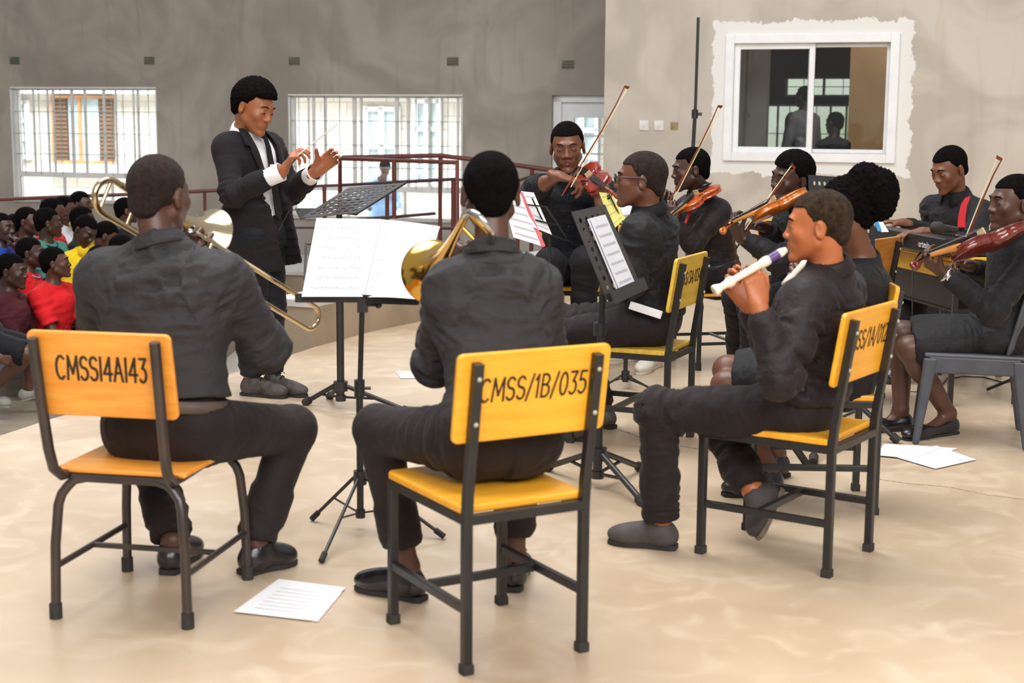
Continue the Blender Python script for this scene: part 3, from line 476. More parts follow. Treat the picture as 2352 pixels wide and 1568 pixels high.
# ================================================================== smooth solid modelling: a distance field meshed by surface nets
class Fld:
    def __init__(s, lo, hi, h):
        s.lo = A(*lo); s.h = h; s.n = np.ceil((A(*hi) - s.lo) / h).astype(int) + 2; s.D = np.full(tuple(s.n), 0.2, np.float32); s.L = np.zeros(tuple(s.n), np.int8)
    def blk(s, lo, hi):
        i0 = np.maximum(0, np.floor((lo - s.lo) / s.h).astype(int)); i1 = np.minimum(s.n, np.ceil((hi - s.lo) / s.h).astype(int) + 1)
        if np.any(i1 <= i0): return None
        ax = [(s.lo[k] + s.h * np.arange(i0[k], i1[k])).astype(np.float32) for k in range(3)]
        return (slice(i0[0], i1[0]), slice(i0[1], i1[1]), slice(i0[2], i1[2])), ax[0][:, None, None], ax[1][None, :, None], ax[2][None, None, :]
    def put(s, sl, d, k, lab, sub):
        a = s.D[sl]
        if sub:
            nd = -d
            if k > 0: hh = np.maximum(k - np.abs(a - nd), 0) / k; s.D[sl] = np.maximum(a, nd) + hh * hh * k * 0.25
            else: s.D[sl] = np.maximum(a, nd)
            return
        if lab is not None: m = d < a; s.L[sl][m] = lab
        if k > 0: hh = np.maximum(k - np.abs(a - d), 0) / k; s.D[sl] = np.minimum(a, d) - hh * hh * k * 0.25
        else: s.D[sl] = np.minimum(a, d)
    def cap(s, a, b, ra, rb=None, k=0.02, lab=0, sub=False, flat=None):
        rb = ra if rb is None else rb; a, b = A(*a), A(*b); m = max(ra, rb) + k + 2 * s.h; q = s.blk(np.minimum(a, b) - m, np.maximum(a, b) + m)
        if q is None: return s
        sl, x, y, z = q; v = b - a; L2 = max(v @ v, 1e-9); px, py, pz = x - a[0], y - a[1], z - a[2]
        t = np.clip((px * v[0] + py * v[1] + pz * v[2]) / L2, 0, 1); qx, qy, qz = px - t * v[0], py - t * v[1], pz - t * v[2]; r = ra + (rb - ra) * t
        if flat is not None:
            w_, f_ = nrm(flat[0]), flat[1]; c = (qx * w_[0] + qy * w_[1] + qz * w_[2]) * (1 / f_ - 1); qx, qy, qz = qx + c * w_[0], qy + c * w_[1], qz + c * w_[2]
            d = (np.sqrt(qx * qx + qy * qy + qz * qz) - r) * (0.5 + 0.5 * min(f_, 1))
        else: d = np.sqrt(qx * qx + qy * qy + qz * qz) - r
        s.put(sl, d, k, lab, sub); return s
    def ell(s, c, r, R=None, k=0.02, lab=0, sub=False):
        c = A(*c); r = A(*r); R = np.eye(3) if R is None else np.asarray(R); ext = np.sqrt(((R * r[:, None]) ** 2).sum(0)) + k + 2 * s.h; q = s.blk(c - ext, c + ext)
        if q is None: return s
        sl, x, y, z = q; px, py, pz = x - c[0], y - c[1], z - c[2]; u = [(px * R[i][0] + py * R[i][1] + pz * R[i][2]) / r[i] for i in range(3)]
        k0 = np.sqrt(u[0] ** 2 + u[1] ** 2 + u[2] ** 2); k1 = np.sqrt((u[0] / r[0]) ** 2 + (u[1] / r[1]) ** 2 + (u[2] / r[2]) ** 2); s.put(sl, k0 * (k0 - 1) / np.maximum(k1, 1e-4), k, lab, sub); return s
    def cone(s, a, b, ra, rb, rnd_=0.004, k=0.01, lab=0, sub=False, flat=None):
        """flat-ended tapered cylinder"""
        a, b = A(*a), A(*b); m = max(ra, rb) + k + 2 * s.h; q = s.blk(np.minimum(a, b) - m, np.maximum(a, b) + m)
        if q is None: return s
        sl, x, y, z = q; v = b - a; L = np.linalg.norm(v); v = v / L; px, py, pz = x - a[0], y - a[1], z - a[2]; t = px * v[0] + py * v[1] + pz * v[2]
        qx, qy, qz = px - t * v[0], py - t * v[1], pz - t * v[2]
        if flat is not None: w_, f_ = nrm(flat[0]), flat[1]; c = (qx * w_[0] + qy * w_[1] + qz * w_[2]) * (1 / f_ - 1); qx, qy, qz = qx + c * w_[0], qy + c * w_[1], qz + c * w_[2]
        dr_ = np.sqrt(qx * qx + qy * qy + qz * qz) - (ra + (rb - ra) * np.clip(t / L, 0, 1)) + rnd_; da = np.abs(t - L / 2) - L / 2 + rnd_
        s.put(sl, np.sqrt(np.maximum(dr_, 0) ** 2 + np.maximum(da, 0) ** 2) + np.minimum(np.maximum(dr_, da), 0) - rnd_, k, lab, sub); return s
    def box(s, c, hs, R=None, rnd_=0.004, k=0.005, lab=0, sub=False):
        c = A(*c); hs = A(*hs); R = np.eye(3) if R is None else np.asarray(R); ext = (np.abs(R) * hs[:, None]).sum(0) + k + 2 * s.h; q = s.blk(c - ext, c + ext)
        if q is None: return s
        sl, x, y, z = q; px, py, pz = x - c[0], y - c[1], z - c[2]; u = [np.abs(px * R[i][0] + py * R[i][1] + pz * R[i][2]) - hs[i] + rnd_ for i in range(3)]
        d = np.sqrt(sum(np.maximum(e, 0) ** 2 for e in u)) + np.minimum(np.maximum(np.maximum(u[0], u[1]), u[2]), 0) - rnd_; s.put(sl, d, k, lab, sub); return s
    def plane(s, p, nn, k=0.0):
        """cut away everything on the nn side of the plane through p"""
        ax = [(s.lo[i] + s.h * np.arange(s.n[i])).astype(np.float32) for i in range(3)]; nn = nrm(nn)
        d = (ax[0][:, None, None] - p[0]) * nn[0] + (ax[1][None, :, None] - p[1]) * nn[1] + (ax[2][None, None, :] - p[2]) * nn[2]; s.D = np.maximum(s.D, d.astype(np.float32)); return s
    def mesh(s):
        D = s.D; I = D < 0; nx, ny, nz = D.shape
        cnt = np.zeros((nx - 1, ny - 1, nz - 1), np.int8)
        for dx in (0, 1):
            for dy in (0, 1):
                for dz in (0, 1): cnt += I[dx:nx - 1 + dx, dy:ny - 1 + dy, dz:nz - 1 + dz]
        act = (cnt > 0) & (cnt < 8); idx = np.argwhere(act); N = len(idx); del cnt
        if N == 0: return np.zeros((0, 3)), np.zeros((0, 4), int), np.zeros(0, int)
        vid = np.full(act.shape, -1, np.int32); vid[act] = np.arange(N); i, j, k = idx.T
        val = {}
        for dx in (0, 1):
            for dy in (0, 1):
                for dz in (0, 1): val[(dx, dy, dz)] = D[i + dx, j + dy, k + dz]
        acc = np.zeros((N, 3), np.float32); c = np.zeros(N, np.float32)
        E_ = [((0, 0, 0), (1, 0, 0)), ((0, 1, 0), (1, 1, 0)), ((0, 0, 1), (1, 0, 1)), ((0, 1, 1), (1, 1, 1)), ((0, 0, 0), (0, 1, 0)), ((1, 0, 0), (1, 1, 0)), ((0, 0, 1), (0, 1, 1)), ((1, 0, 1), (1, 1, 1)), ((0, 0, 0), (0, 0, 1)), ((1, 0, 0), (1, 0, 1)), ((0, 1, 0), (0, 1, 1)), ((1, 1, 0), (1, 1, 1))]
        for a, b in E_:
            va, vb = val[a], val[b]; m = (va < 0) != (vb < 0); t = np.where(m, va / np.where(m, va - vb, 1), 0); fa, fb_ = np.array(a, np.float32), np.array(b, np.float32)
            acc += (fa + t[:, None] * (fb_ - fa)) * m[:, None]; c += m
        V = (idx + acc / c[:, None]) * s.h + s.lo
        Fs = []
        for ax in range(3):
            o = [[0, 0, 0], [0, 0, 0]]; A0 = [slice(1, -1)] * 3; A0[ax] = slice(0, -1); A1 = [slice(1, -1)] * 3; A1[ax] = slice(1, None)
            a, b = I[tuple(A0)], I[tuple(A1)]; ed = np.argwhere(a != b)
            if not len(ed): continue
            flip = a[tuple(ed.T)]; e = ed + 1; e[:, ax] -= 1; u, v = (ax + 1) % 3, (ax + 2) % 3
            def cell(du, dv):
                q = e.copy(); q[:, u] -= du; q[:, v] -= dv; return vid[q[:, 0], q[:, 1], q[:, 2]]
            Q = np.stack([cell(1, 1), cell(0, 1), cell(0, 0), cell(1, 0)], 1); Q[~flip] = Q[~flip][:, ::-1]; Fs.append(Q)
        F_ = np.concatenate(Fs); F_ = F_[(F_ >= 0).all(1)]
        return V.astype(np.float64), F_, s.L[i, j, k].astype(int)
def vnoise(p, seed=0):
    """smooth value noise, -1..1"""
    q = np.floor(p).astype(np.int64); f = p - q; f = f * f * (3 - 2 * f); out = 0
    for dx in (0, 1):
        for dy in (0, 1):
            for dz in (0, 1):
                h = ((q[:, 0] + dx) * 73856093) ^ ((q[:, 1] + dy) * 19349663) ^ ((q[:, 2] + dz) * 83492791) ^ (seed * 2654435761); h = (h ^ (h >> 13)) * 1274126177; h = ((h ^ (h >> 16)) & 0xffff) / 32767.5 - 1
                out = out + h * (f[:, 0] if dx else 1 - f[:, 0]) * (f[:, 1] if dy else 1 - f[:, 1]) * (f[:, 2] if dz else 1 - f[:, 2])
    return out
def vnormals(V, F_):
    n = np.cross(V[F_[:, 2]] - V[F_[:, 0]], V[F_[:, 3]] - V[F_[:, 1]]); N = np.zeros_like(V)
    for k in range(4): np.add.at(N, F_[:, k], n)
    return N / (np.linalg.norm(N, axis=1, keepdims=True) + 1e-12)
def relax(V, F_, it=1, lam=0.5):
    n = len(V); e = np.concatenate([F_[:, [0, 1]], F_[:, [1, 2]], F_[:, [2, 3]], F_[:, [3, 0]]]); deg = np.bincount(e[:, 0], minlength=n)
    for _ in range(it):
        acc = np.stack([np.bincount(e[:, 0], V[e[:, 1], c], minlength=n) for c in range(3)], 1); V = V + lam * (acc / np.maximum(deg, 1)[:, None] - V)
    return V
def cloth_folds(V, F_, amp, freq, seed, dirs=None, joints=None, floor_=0.012, ceil_=0.024):
    """folds: ridged noise, stretched along the axis of the nearest limb (dirs = list of (a, b))"""
    if amp <= 0: return V
    N = vnormals(V, F_); p = V.copy()
    if dirs:
        best = np.full(len(V), 9.0); ax = np.zeros_like(V); bt = np.zeros(len(V))
        for a, b in dirs:
            v = b - a; L2 = v @ v; t = np.clip(((V - a) @ v) / L2, 0, 1); d = np.linalg.norm(V - a - t[:, None] * v, axis=1); m = d < best; best[m] = d[m]; ax[m] = nrm(v); bt[m] = t[m]
        al = (p * ax).sum(1, keepdims=True) * ax; q = (p - al) * 0.5 + al * 1.25
    else: q = p * A(1, 1, 0.55)
    q = q * freq; w_ = np.stack([vnoise(q * 0.6, seed + 5), vnoise(q * 0.6, seed + 6), vnoise(q * 0.6, seed + 7)], 1) * 0.8
    r = 1 - np.abs(vnoise(q + w_, seed)) * 2.2; r = np.sign(r) * np.abs(r) ** 1.25; r2 = 1 - np.abs(vnoise(q * 2.0 + w_ * 1.5, seed + 1)) * 2; m_ = np.clip(0.6 + 1.0 * vnoise(p * 3.0, seed + 2), 0.15, 1.2)
    if joints is not None and len(joints):
        dj = np.min(np.stack([np.linalg.norm(V - j, axis=1) for j in joints]), 0); m_ = m_ * (0.6 + 1.3 * np.exp(-(dj / 0.11) ** 2))
    r3 = 1 - np.abs(vnoise(q * 4.2 + w_ * 2, seed + 3)) * 2; dsp = (r * 0.5 + r2 * 0.36 + r3 * 0.13) * amp * m_; dsp = np.where(dsp < 0, -floor_ * np.tanh(-dsp / floor_), ceil_ * np.tanh(dsp / ceil_))
    return V + N * dsp[:, None]
def fobj(name, fld, mats, parent, fold=0, freq=9, seed=1, dirs=None, rel=1, hairy=0, hfreq=120, joints=None, post=None):
    V, F_, L_ = fld.mesh(); V = relax(V, F_, rel)
    if fold: V = cloth_folds(V, F_, fold, freq, seed, dirs, joints)
    if post: V = post(V, vnormals(V, F_))
    if hairy: V = V + vnormals(V, F_) * (vnoise(V * hfreq, seed) * hairy)[:, None]
    mi = L_[F_[:, 0]] if isinstance(mats, (list, tuple)) and len(mats) > 1 else None
    return new_obj(name, V, F_, mats, parent, mi, smooth=True)
# ================================================================== people
def head_basis(yaw, pitch, roll):
    f_ = fwd(yaw); rr = rgt(yaw); u = A(0, 0, 1); p = math.radians(pitch); f2 = f_ * math.cos(p) - u * math.sin(p); u2 = f_ * math.sin(p) + u * math.cos(p)
    a = math.radians(roll); r2 = rr * math.cos(a) - u2 * math.sin(a); u3 = rr * math.sin(a) + u2 * math.cos(a); return -r2, f2, u3      # left, forward, up
def hand(F, W, d, n, curl, thumb=(0.5, 0.6), s=1.0, left=True, k=0.004, spread=1.0):
    """W wrist, d direction to the knuckles, n palm normal; curl: bend of index..little in degrees; thumb (side, forward) mix"""
    d = nrm(d); n = nrm(n - d * (n @ d)); sd = np.cross(n, d) * (1 if left else -1)   # towards the thumb
    F.cap(W - d * 0.03 * s, W + d * 0.02 * s, 0.027 * s, 0.028 * s, 0.015, flat=(n, 0.75))
    kn = []; offs = (0.03, 0.0105, -0.009, -0.027); fl = (0.083, 0.087, 0.083, 0.075)
    for o_, l_ in zip(offs, fl):
        b = W + d * l_ * s + sd * o_ * s * spread; F.cap(W + d * 0.012 * s + sd * o_ * 0.7 * s, b, 0.0155 * s, 0.0115 * s, 0.012, flat=(n, 0.85)); kn.append(b)
    seg = ((0.042, 0.026, 0.021), (0.046, 0.029, 0.022), (0.043, 0.027, 0.021), (0.033, 0.02, 0.018))
    for i, b in enumerate(kn):
        a = math.radians(curl[i]); p = b; dd = nrm(d + sd * (0.10, 0.03, -0.04, -0.1)[i] * spread); ang = 0
        for j, L in enumerate(seg[i]):
            ang += a * (0.9, 1.1, 0.7)[j]; v = dd * math.cos(ang) + n * math.sin(ang); q = p + v * L * s
            F.cap(p, q, (0.0098, 0.0088, 0.0078)[j] * s, (0.0088, 0.0078, 0.0066)[j] * s, k); p = q
    tv = nrm(d * thumb[1] + sd * thumb[0] + n * 0.35); p = W + d * 0.018 * s + sd * 0.02 * s; q = p + nrm(sd * 0.6 + d * 0.8 + n * 0.3) * 0.04 * s
    F.cap(p, q, 0.016 * s, 0.0125 * s, 0.01); r_ = q + tv * 0.033 * s; F.cap(q, r_, 0.0115 * s, 0.0098 * s, k); F.cap(r_, r_ + nrm(tv + n * 0.3 - sd * 0.25) * 0.026 * s, 0.0098 * s, 0.0078 * s, k)
def shoe(par, heel, toe, kind, up=A(0, 0, 1), s=1.0):
    f_ = nrm(toe - heel); L = np.linalg.norm(toe - heel); up = nrm(up - f_ * (up @ f_)); r_ = np.cross(f_, up); R = np.array([r_, f_, up]); q = lambda x, y, z: heel + r_ * x + f_ * y + up * z
    lo = np.minimum(heel, toe) - 0.16; hi = np.maximum(heel, toe) + 0.2; F = Fld(lo, hi, 0.006); W_ = 0.043 * s
    m, sm, trim = {'black': ('leather_black', 'sole_dark', 0), 'patent': ('patent_black', 'sole_dark', 0), 'grey': ('shoe_grey', 'sole_dark', 0), 'tansole': ('shoe_grey', 'sole_tan', 0), 'boot': ('boot_dark', 'sole_dark', 1), 'white': ('shoe_white', 'sole_white', 0), 'brown': ('leather_brown', 'sole_dark', 0), 'flat': ('leather_black', 'sole_dark', -1), 'clog': ('clog_grey', 'clog_grey', -1)}[kind]
    st = 0.012 if kind in ('flat', 'clog') else 0.018
    F.ell(q(0, L * 0.76, st + 0.018), (W_ * 1.05, L * 0.25, 0.034), R, 0.03); F.ell(q(0, 0.045, st + 0.03), (W_ * 0.82, 0.05, 0.045), R, 0.03)
    F.cap(q(0, 0.05, st + 0.025), q(0, L * 0.7, st + 0.018), 0.036 * s, 0.034 * s, 0.03, flat=(up, 1.0))
    if trim >= 0: F.cap(q(0, 0.055, st + 0.03), q(0, 0.062, st + 0.072 + 0.02 * trim), 0.042 * s, 0.040 * s, 0.02); F.cap(q(0, 0.085, st + 0.055), q(0, L * 0.6, st + 0.035), 0.03, 0.028, 0.025)
    F.cone(q(0, 0.055, st + 0.074 + 0.02 * max(trim, 0)), q(0, 0.045, st + 0.2), 0.034 * s, 0.05 * s, 0.002, 0.003, sub=True)
    if trim < 0: F.ell(q(0, L * 0.45, st + 0.075), (0.032, L * 0.25, 0.05), R, 0.004, sub=True)
    F.plane(q(0, 0, st - 0.004), -up); o = fobj('shoe', F, [m], par); 
    prof = [(0.56, 0.015), (0.76, 0.10), (0.66, 0.42), (0.88, 0.70), (0.76, 0.88), (0.38, 0.975)]; poly = [(W_ * x * 1.06, -0.004 + (L + 0.008) * y) for x, y in prof]; poly = poly + [(-x, y) for x, y in poly[::-1]]
    mb = MB(); mb.prism(poly, st, heel, r_, f_); V = mb.V; so = mb.build('sole', sm, o, bevel=0.003)
    if kind in ('black', 'patent'): mb = MB(); mb.box(q(0, 0.035, -0.002 + 0.006), (W_ * 1.7, 0.07, 0.012), R); 
    if trim >= 0 and kind != 'tansole':
        mb = MB()
        for t in (0.36, 0.44, 0.52): z = st + 0.088 + 0.012 * max(trim, 0) - (t - 0.36) * 0.2; mb.tube([q(-0.024, t * L - 0.006, z - 0.012), q(0, t * L, z), q(0.024, t * L + 0.006, z - 0.012)], 0.0035, 6)
        z = st + 0.096; mb.tube([q(0, 0.34 * L, z), q(0.02, 0.36 * L, z + 0.012), q(0.035, 0.4 * L, z - 0.008)], 0.0022, 5); mb.tube([q(0, 0.34 * L, z), q(-0.02, 0.36 * L, z + 0.012), q(-0.03, 0.42 * L, z - 0.006)], 0.0022, 5)
        mb.build('laces', 'sole_white' if kind == 'white' else 'lash', o)
    if kind == 'flat': mb = MB(); c = q(0, L * 0.78, st + 0.045); mb.ball(c + r_ * 0.013, (0.014, 0.008, 0.006), 8, R=R); mb.ball(c - r_ * 0.013, (0.014, 0.008, 0.006), 8, R=R); mb.ball(c, 0.006, 8); mb.build('bow', 'leather_black', o)
    return o
def person(name, p):
    g_ = p.get; s = g_('s', 1.0); hs = g_('hs', 1.0)
    hipc = A(*p['hip']); neck = A(*p['neck']); hc = A(*p['head']); yh, ysh = p['yh'], g_('ys', p['yh'])
    sk = g_('skin', 'skin_mid'); h_b = g_('vox', 0.0055); seated = not g_('stand', False); hw = 0.088 * s; sw = g_('sw', 0.185) * s
    lh = -rgt(yh); ls = -rgt(ysh); tip = math.radians(g_('tilt', 0)); ls = ls * math.cos(tip) + A(0, 0, 1) * math.sin(tip)
    u = nrm(neck - hipc); fh = fwd(yh); fs = nrm(np.cross(ls, -u) if True else 0)
    if fs @ fwd(ysh) < 0: fs = -fs
    HL, HR = hipc + lh * hw, hipc - lh * hw; shc = neck - u * 0.078 * s; SL, SR = shc + ls * sw, shc - ls * sw
    sl_ = g_('slouch', 0.02); Rt = np.array([ls, fs, u]); Rh = np.array([lh, np.cross(u, lh) if np.cross(u, lh) @ fh > 0 else -np.cross(u, lh), u])
    J = {}
    for i, (sd, S_, H_) in enumerate((('L', SL, HL), ('R', SR, HR))):
        w_ = g_('wr' + sd); e_ = g_('el' + sd)
        J['W' + sd] = A(*w_) if w_ is not None else S_ + fs * 0.25 - u * 0.25
        if e_ is None: mid = (S_ + J['W' + sd]) / 2; J['E' + sd] = mid - u * 0.12 + (ls if sd == 'L' else -ls) * 0.03
        elif len(e_) == 2: J['E' + sd] = joint(e_[0], e_[1], S_, J['W' + sd], 0.29 * s, 0.255 * s, g_('near' + sd))
        else: J['E' + sd] = A(*e_)
        ft = g_('ft' + sd)
        if ft is None: J['K' + sd] = H_ + fh * 0.42 * s; J['A' + sd] = J['K' + sd] - A(0, 0, 0.4); J['heel' + sd] = None
        else:
            heel, toe = A(*ft[0]), A(*ft[1]); J['heel' + sd], J['toe' + sd] = heel, toe; up = A(*ft[2]) if len(ft) > 2 else A(0, 0, 1); J['up' + sd] = up; J['A' + sd] = heel + nrm(toe - heel) * 0.06 + nrm(up) * 0.1
            kn = g_('kn' + sd)
            if kn is None: kn = (H_ + J['A' + sd]) / 2 + fh * 0.3
            J['K' + sd] = joint(kn[0], kn[1], H_, J['A' + sd], 0.43 * s, 0.4 * s) if len(kn) == 2 else A(*kn)
    # lowest point or seat contact is the base
    base = A(hipc[0], hipc[1], g_('z0', 0.0)); rt = root('person', base, p['label'], 'person', g_('group'), world=True); rt['pname'] = name
    allp = [hipc, neck, hc + A(0, 0, .15), hc - A(0, 0, .1), SL, SR, HL, HR] + [J[k] for k in J if J[k] is not None and k[0] in 'WEKA' ] 
    for sd in 'LR':
        hd = g_('hd' + sd); 
        if hd: allp.append(J['W' + sd] + nrm(hd[0]) * 0.2)
    allp = np.array(allp); F = Fld(allp.min(0) - 0.15, allp.max(0) + 0.15, h_b)
    # ---------------- body
    def torso(F, t, legs=True, low=-0.02, up_=True, k=0.05, lab=0):
        b = lambda z, y=0.0: hipc + (neck - hipc) * z + fs * (y - sl_ * math.sin(PI * min(z, 1)))
        g = g_('girth', 1.0)
        F.ell(hipc + u * 0.03, (0.158 * s * g + t, 0.112 * s * g + t, 0.115 * s + t), Rh, k, lab); F.ell(b(0.30), (0.133 * s * g + t, 0.098 * s * g + t, 0.13 * s), Rh, k, lab)
        F.ell(b(0.58, 0.0), (0.150 * s * g + t, 0.108 * s * g + t, 0.15 * s), Rt, k, lab); F.ell(b(0.76, 0.005), (0.162 * s * g + t, 0.105 * s * g + t, 0.10 * s), Rt, k, lab)
        if up_: F.cap(shc + ls * (sw - 0.035) - u * 0.012, shc - ls * (sw - 0.035) - u * 0.012, 0.052 * s + t, None, k, lab); F.cap(neck + u * 0.0, SL - ls * 0.02 + u * 0.006, 0.046 + t * 0.6, 0.040 + t, 0.035, lab); F.cap(neck + u * 0.0, SR + ls * 0.02 + u * 0.006, 0.046 + t * 0.6, 0.040 + t, 0.035, lab)
    torso(F, 0.0)
    hl, hf, hu = head_basis(p['hy'], g_('hp', 0), g_('hr', 0)); Rb = np.array([hl, hf, hu]); q = lambda x, y, z: hc + (hl * x + hf * y + hu * z) * hs; e3 = lambda a, b, c: (a * hs, b * hs, c * hs)
    F.cap(neck - u * 0.03, q(0, -0.03, -0.06), 0.054 * s, 0.047 * hs, 0.03)
    for sd in 'LR':
        S_, E_, W_ = (SL if sd == 'L' else SR), J['E' + sd], J['W' + sd]; F.cap(S_, E_, 0.049 * s, 0.037 * s, 0.03); F.cap(E_, E_ + (W_ - E_) * 0.35, 0.037 * s, 0.038 * s, 0.02); F.cap(E_ + (W_ - E_) * 0.3, W_, 0.038 * s, 0.026 * s, 0.02)
        hd = g_('hd' + sd)
        if hd: hand(F, W_, A(*hd[0]), A(*hd[1]), hd[2], hd[3] if len(hd) > 3 else (0.5, 0.6), s * g_('hsz', 1.0), sd == 'L')
        H_, K_, A_ = (HL if sd == 'L' else HR), J['K' + sd], J['A' + sd]; cz = 0.86 if g_('legs', 'trousers') in ('trousers', 'short_trousers') else 1.0; F.cap(H_, K_, 0.078 * s * cz, 0.055 * s * cz, 0.04); F.cap(K_, K_ + (A_ - K_) * 0.3, 0.054 * s * cz, 0.055 * s * cz, 0.03); F.cap(K_ + (A_ - K_) * 0.25, A_, 0.054 * s * cz, 0.036 * s, 0.03)
        if J['heel' + sd] is not None:
            hh, tt, uu = J['heel' + sd], J['toe' + sd], nrm(J['up' + sd]); ff = nrm(tt - hh); fl_ = np.linalg.norm(tt - hh); F.cap(A_, hh + ff * 0.045 + uu * 0.047, 0.033, 0.026, 0.02); F.cap(A_, hh + ff * fl_ * 0.5 + uu * 0.042, 0.028, 0.022, 0.02, flat=(uu, 0.9)); F.cap(hh + ff * 0.05 + uu * 0.042, hh + ff * fl_ * 0.72 + uu * 0.036, 0.024, 0.019, 0.02)
    # ---------------- head
    F.ell(q(0, -0.018, 0.030), e3(0.074, 0.094, 0.082), Rb, 0.02); F.ell(q(0, 0.028, -0.028), e3(0.060, 0.060, 0.080), Rb, 0.03)
    if g_('detail', 1):
        for x in (-1, 1):
            F.cap(q(x * 0.05, 0.0, -0.05), q(x * 0.012, 0.066, -0.096), 0.019 * hs, 0.015 * hs, 0.02); F.ell(q(x * 0.038, 0.058, -0.022), e3(0.022, 0.02, 0.02), Rb, 0.02)
        F.cap(q(-0.028, 0.076, 0.024), q(0.028, 0.076, 0.024), 0.012 * hs, None, 0.015)
        for x in (-1, 1): F.ell(q(x * 0.031, 0.095, 0.003), e3(0.017, 0.015, 0.012), Rb, 0.012, sub=True); F.ell(q(x * 0.031, 0.071, 0.001), e3(0.0155, 0.0145, 0.013), Rb, 0.005)
        F.cap(q(0, 0.081, 0.006), q(0, 0.095, -0.024), 0.0085 * hs, 0.0105 * hs, 0.012); F.ell(q(0, 0.098, -0.028), e3(0.014, 0.011, 0.010), Rb, 0.007)
        for x in (-1, 1): F.ell(q(x * 0.0155, 0.0905, -0.031), e3(0.0100, 0.011, 0.0085), Rb, 0.005)
        F.ell(q(0, 0.073, -0.060), e3(0.034, 0.019, 0.024), Rb, 0.014)
        for x in (-1, 1): F.cap(q(x * 0.026, 0.080, -0.0580), q(0, 0.0915, -0.0530), 0.0042 * hs, 0.0064 * hs, 0.003, lab=1); F.cap(q(x * 0.023, 0.081, -0.0622), q(0, 0.0900, -0.0660), 0.0048 * hs, 0.0072 * hs, 0.003, lab=1)
        F.cap(q(-0.024, 0.0925, -0.0598), q(0.024, 0.0925, -0.0598), 0.0022 * hs, None, 0.002, sub=True)
        F.ell(q(0, 0.078, -0.098), e3(0.021, 0.016, 0.016), Rb, 0.015)
    else:
        F.cap(q(0, 0.08, 0.008), q(0, 0.1, -0.026), 0.011 * hs, 0.015 * hs, 0.012); F.ell(q(0, 0.082, -0.06), e3(0.026, 0.018, 0.013), Rb, 0.01, lab=1); F.cap(q(-0.03, 0.07, 0.028), q(0.03, 0.07, 0.028), 0.013 * hs, None, 0.015); F.ell(q(0, 0.07, -0.096), e3(0.022, 0.016, 0.016), Rb, 0.02)
        for x in (-1, 1): F.ell(q(x * 0.03, 0.098, 0.004), e3(0.017, 0.015, 0.012), Rb, 0.01, sub=True)
    for x in (-1, 1):
        F.ell(q(x * 0.077, -0.012, -0.010), e3(0.0085, 0.019, 0.031), np.array([nrm(hl * 0.9 - x * hf * 0.35), nrm(hf * 0.9 + x * hl * 0.35), hu]), 0.006); F.ell(q(x * 0.0865, -0.006, -0.006), e3(0.0055, 0.010, 0.018), Rb, 0.003, sub=True)
    body = fobj('body', F, [sk, sk + '_lips'], rt)
    # ---------------- eyes, brows, hair
    if g_('detail', 1) and g_('eyes', 1):
        op = g_('open', 1.0) * 0.68; 
        for x in (-1, 1):
            mb = MB(); c = q(x * 0.031, 0.0745, 0.001 - 0.003 * (1 - op)); mb.ball(c, e3(0.0125, 0.0122, 0.0062 * op + 0.0008), 14, R=Rb); gx, gz = g_('gaze', (0, 0)); mb.ball(c + (hf * 0.0058 + hl * gx * 0.004 + hu * gz * 0.002) * hs, e3(0.0055, 0.0072, 0.0060 * op + 0.0006), 10, 1, Rb); mb.build('eye', ['eye_white', 'iris'], rt)
            mb = MB(); mb.tube([q(x * (0.031 + a * 0.0135), 0.0868 - abs(a) * 0.006, 0.0075 * op - 0.003 * (1 - op) - abs(a) * 0.005) for a in (-1, -.5, 0, .5, 1)], 0.0015 * hs, 6); mb.build('eyelash', 'lash', rt)
            mb = MB(); mb.tube([q(x * a, b, c_) for a, b, c_ in ((0.014, 0.0885, 0.0235), (0.028, 0.0880, 0.029), (0.04, 0.0815, 0.028), (0.05, 0.070, 0.021))], [0.002, 0.0036, 0.003, 0.0012], 6); mb.build('eyebrow', 'hair_black', rt)
    hk = g_('hair', 'short'); th = {'short': 0.0055, 'buzz': 0.0035, 'tall': 0.018, 'crop': 0.009, 'puff': 0.008, 'afro': 0.016}[hk] * hs
    H = Fld(hc - 0.2 * hs, hc + A(0.2, 0.2, 0.26) * hs, 0.005 if g_('detail', 1) else 0.007)
    H.ell(q(0, -0.018, 0.030), (0.074 * hs + th * 0.8, 0.094 * hs + th * 0.9, 0.082 * hs + th), Rb, 0.01)
    if hk in ('tall', 'crop', 'afro'): H.ell(q(0, -0.005, 0.055), (0.068 * hs + th * 0.6, 0.082 * hs + th * 0.8, 0.066 * hs + th), Rb, 0.02)
    H.ell(q(0, -0.075, -0.03), e3(0.05, 0.03, 0.04), Rb, 0.02)
    H.box(q(0, 0.105, -0.045), e3(0.11, 0.075, 0.105), Rb, 0.012, 0.008, sub=True)      # face below the hairline
    H.box(q(0, 0.02, -0.118), e3(0.11, 0.062, 0.085), Rb, 0.01, 0.008, sub=True)
    H.plane(q(0, -0.05, -0.078), nrm(-hu + hf * 0.15))
    for x in (-1, 1): H.ell(q(x * 0.082, 0.046, -0.004), e3(0.036, 0.040, 0.055), Rb, 0.008, sub=True)
    for x in (-1, 1): H.ell(q(x * 0.082, -0.004, -0.026), e3(0.026, 0.036, 0.046), Rb, 0.006, sub=True)
    H.box(q(0, 0.137, 0.02), e3(0.1, 0.05, 0.07), Rb, 0.01, 0.008, sub=True)
    if hk == 'tall': H.box(q(0, 0.10, 0.03), e3(0.05, 0.03, 0.035), Rb, 0.01, 0.01, sub=True)
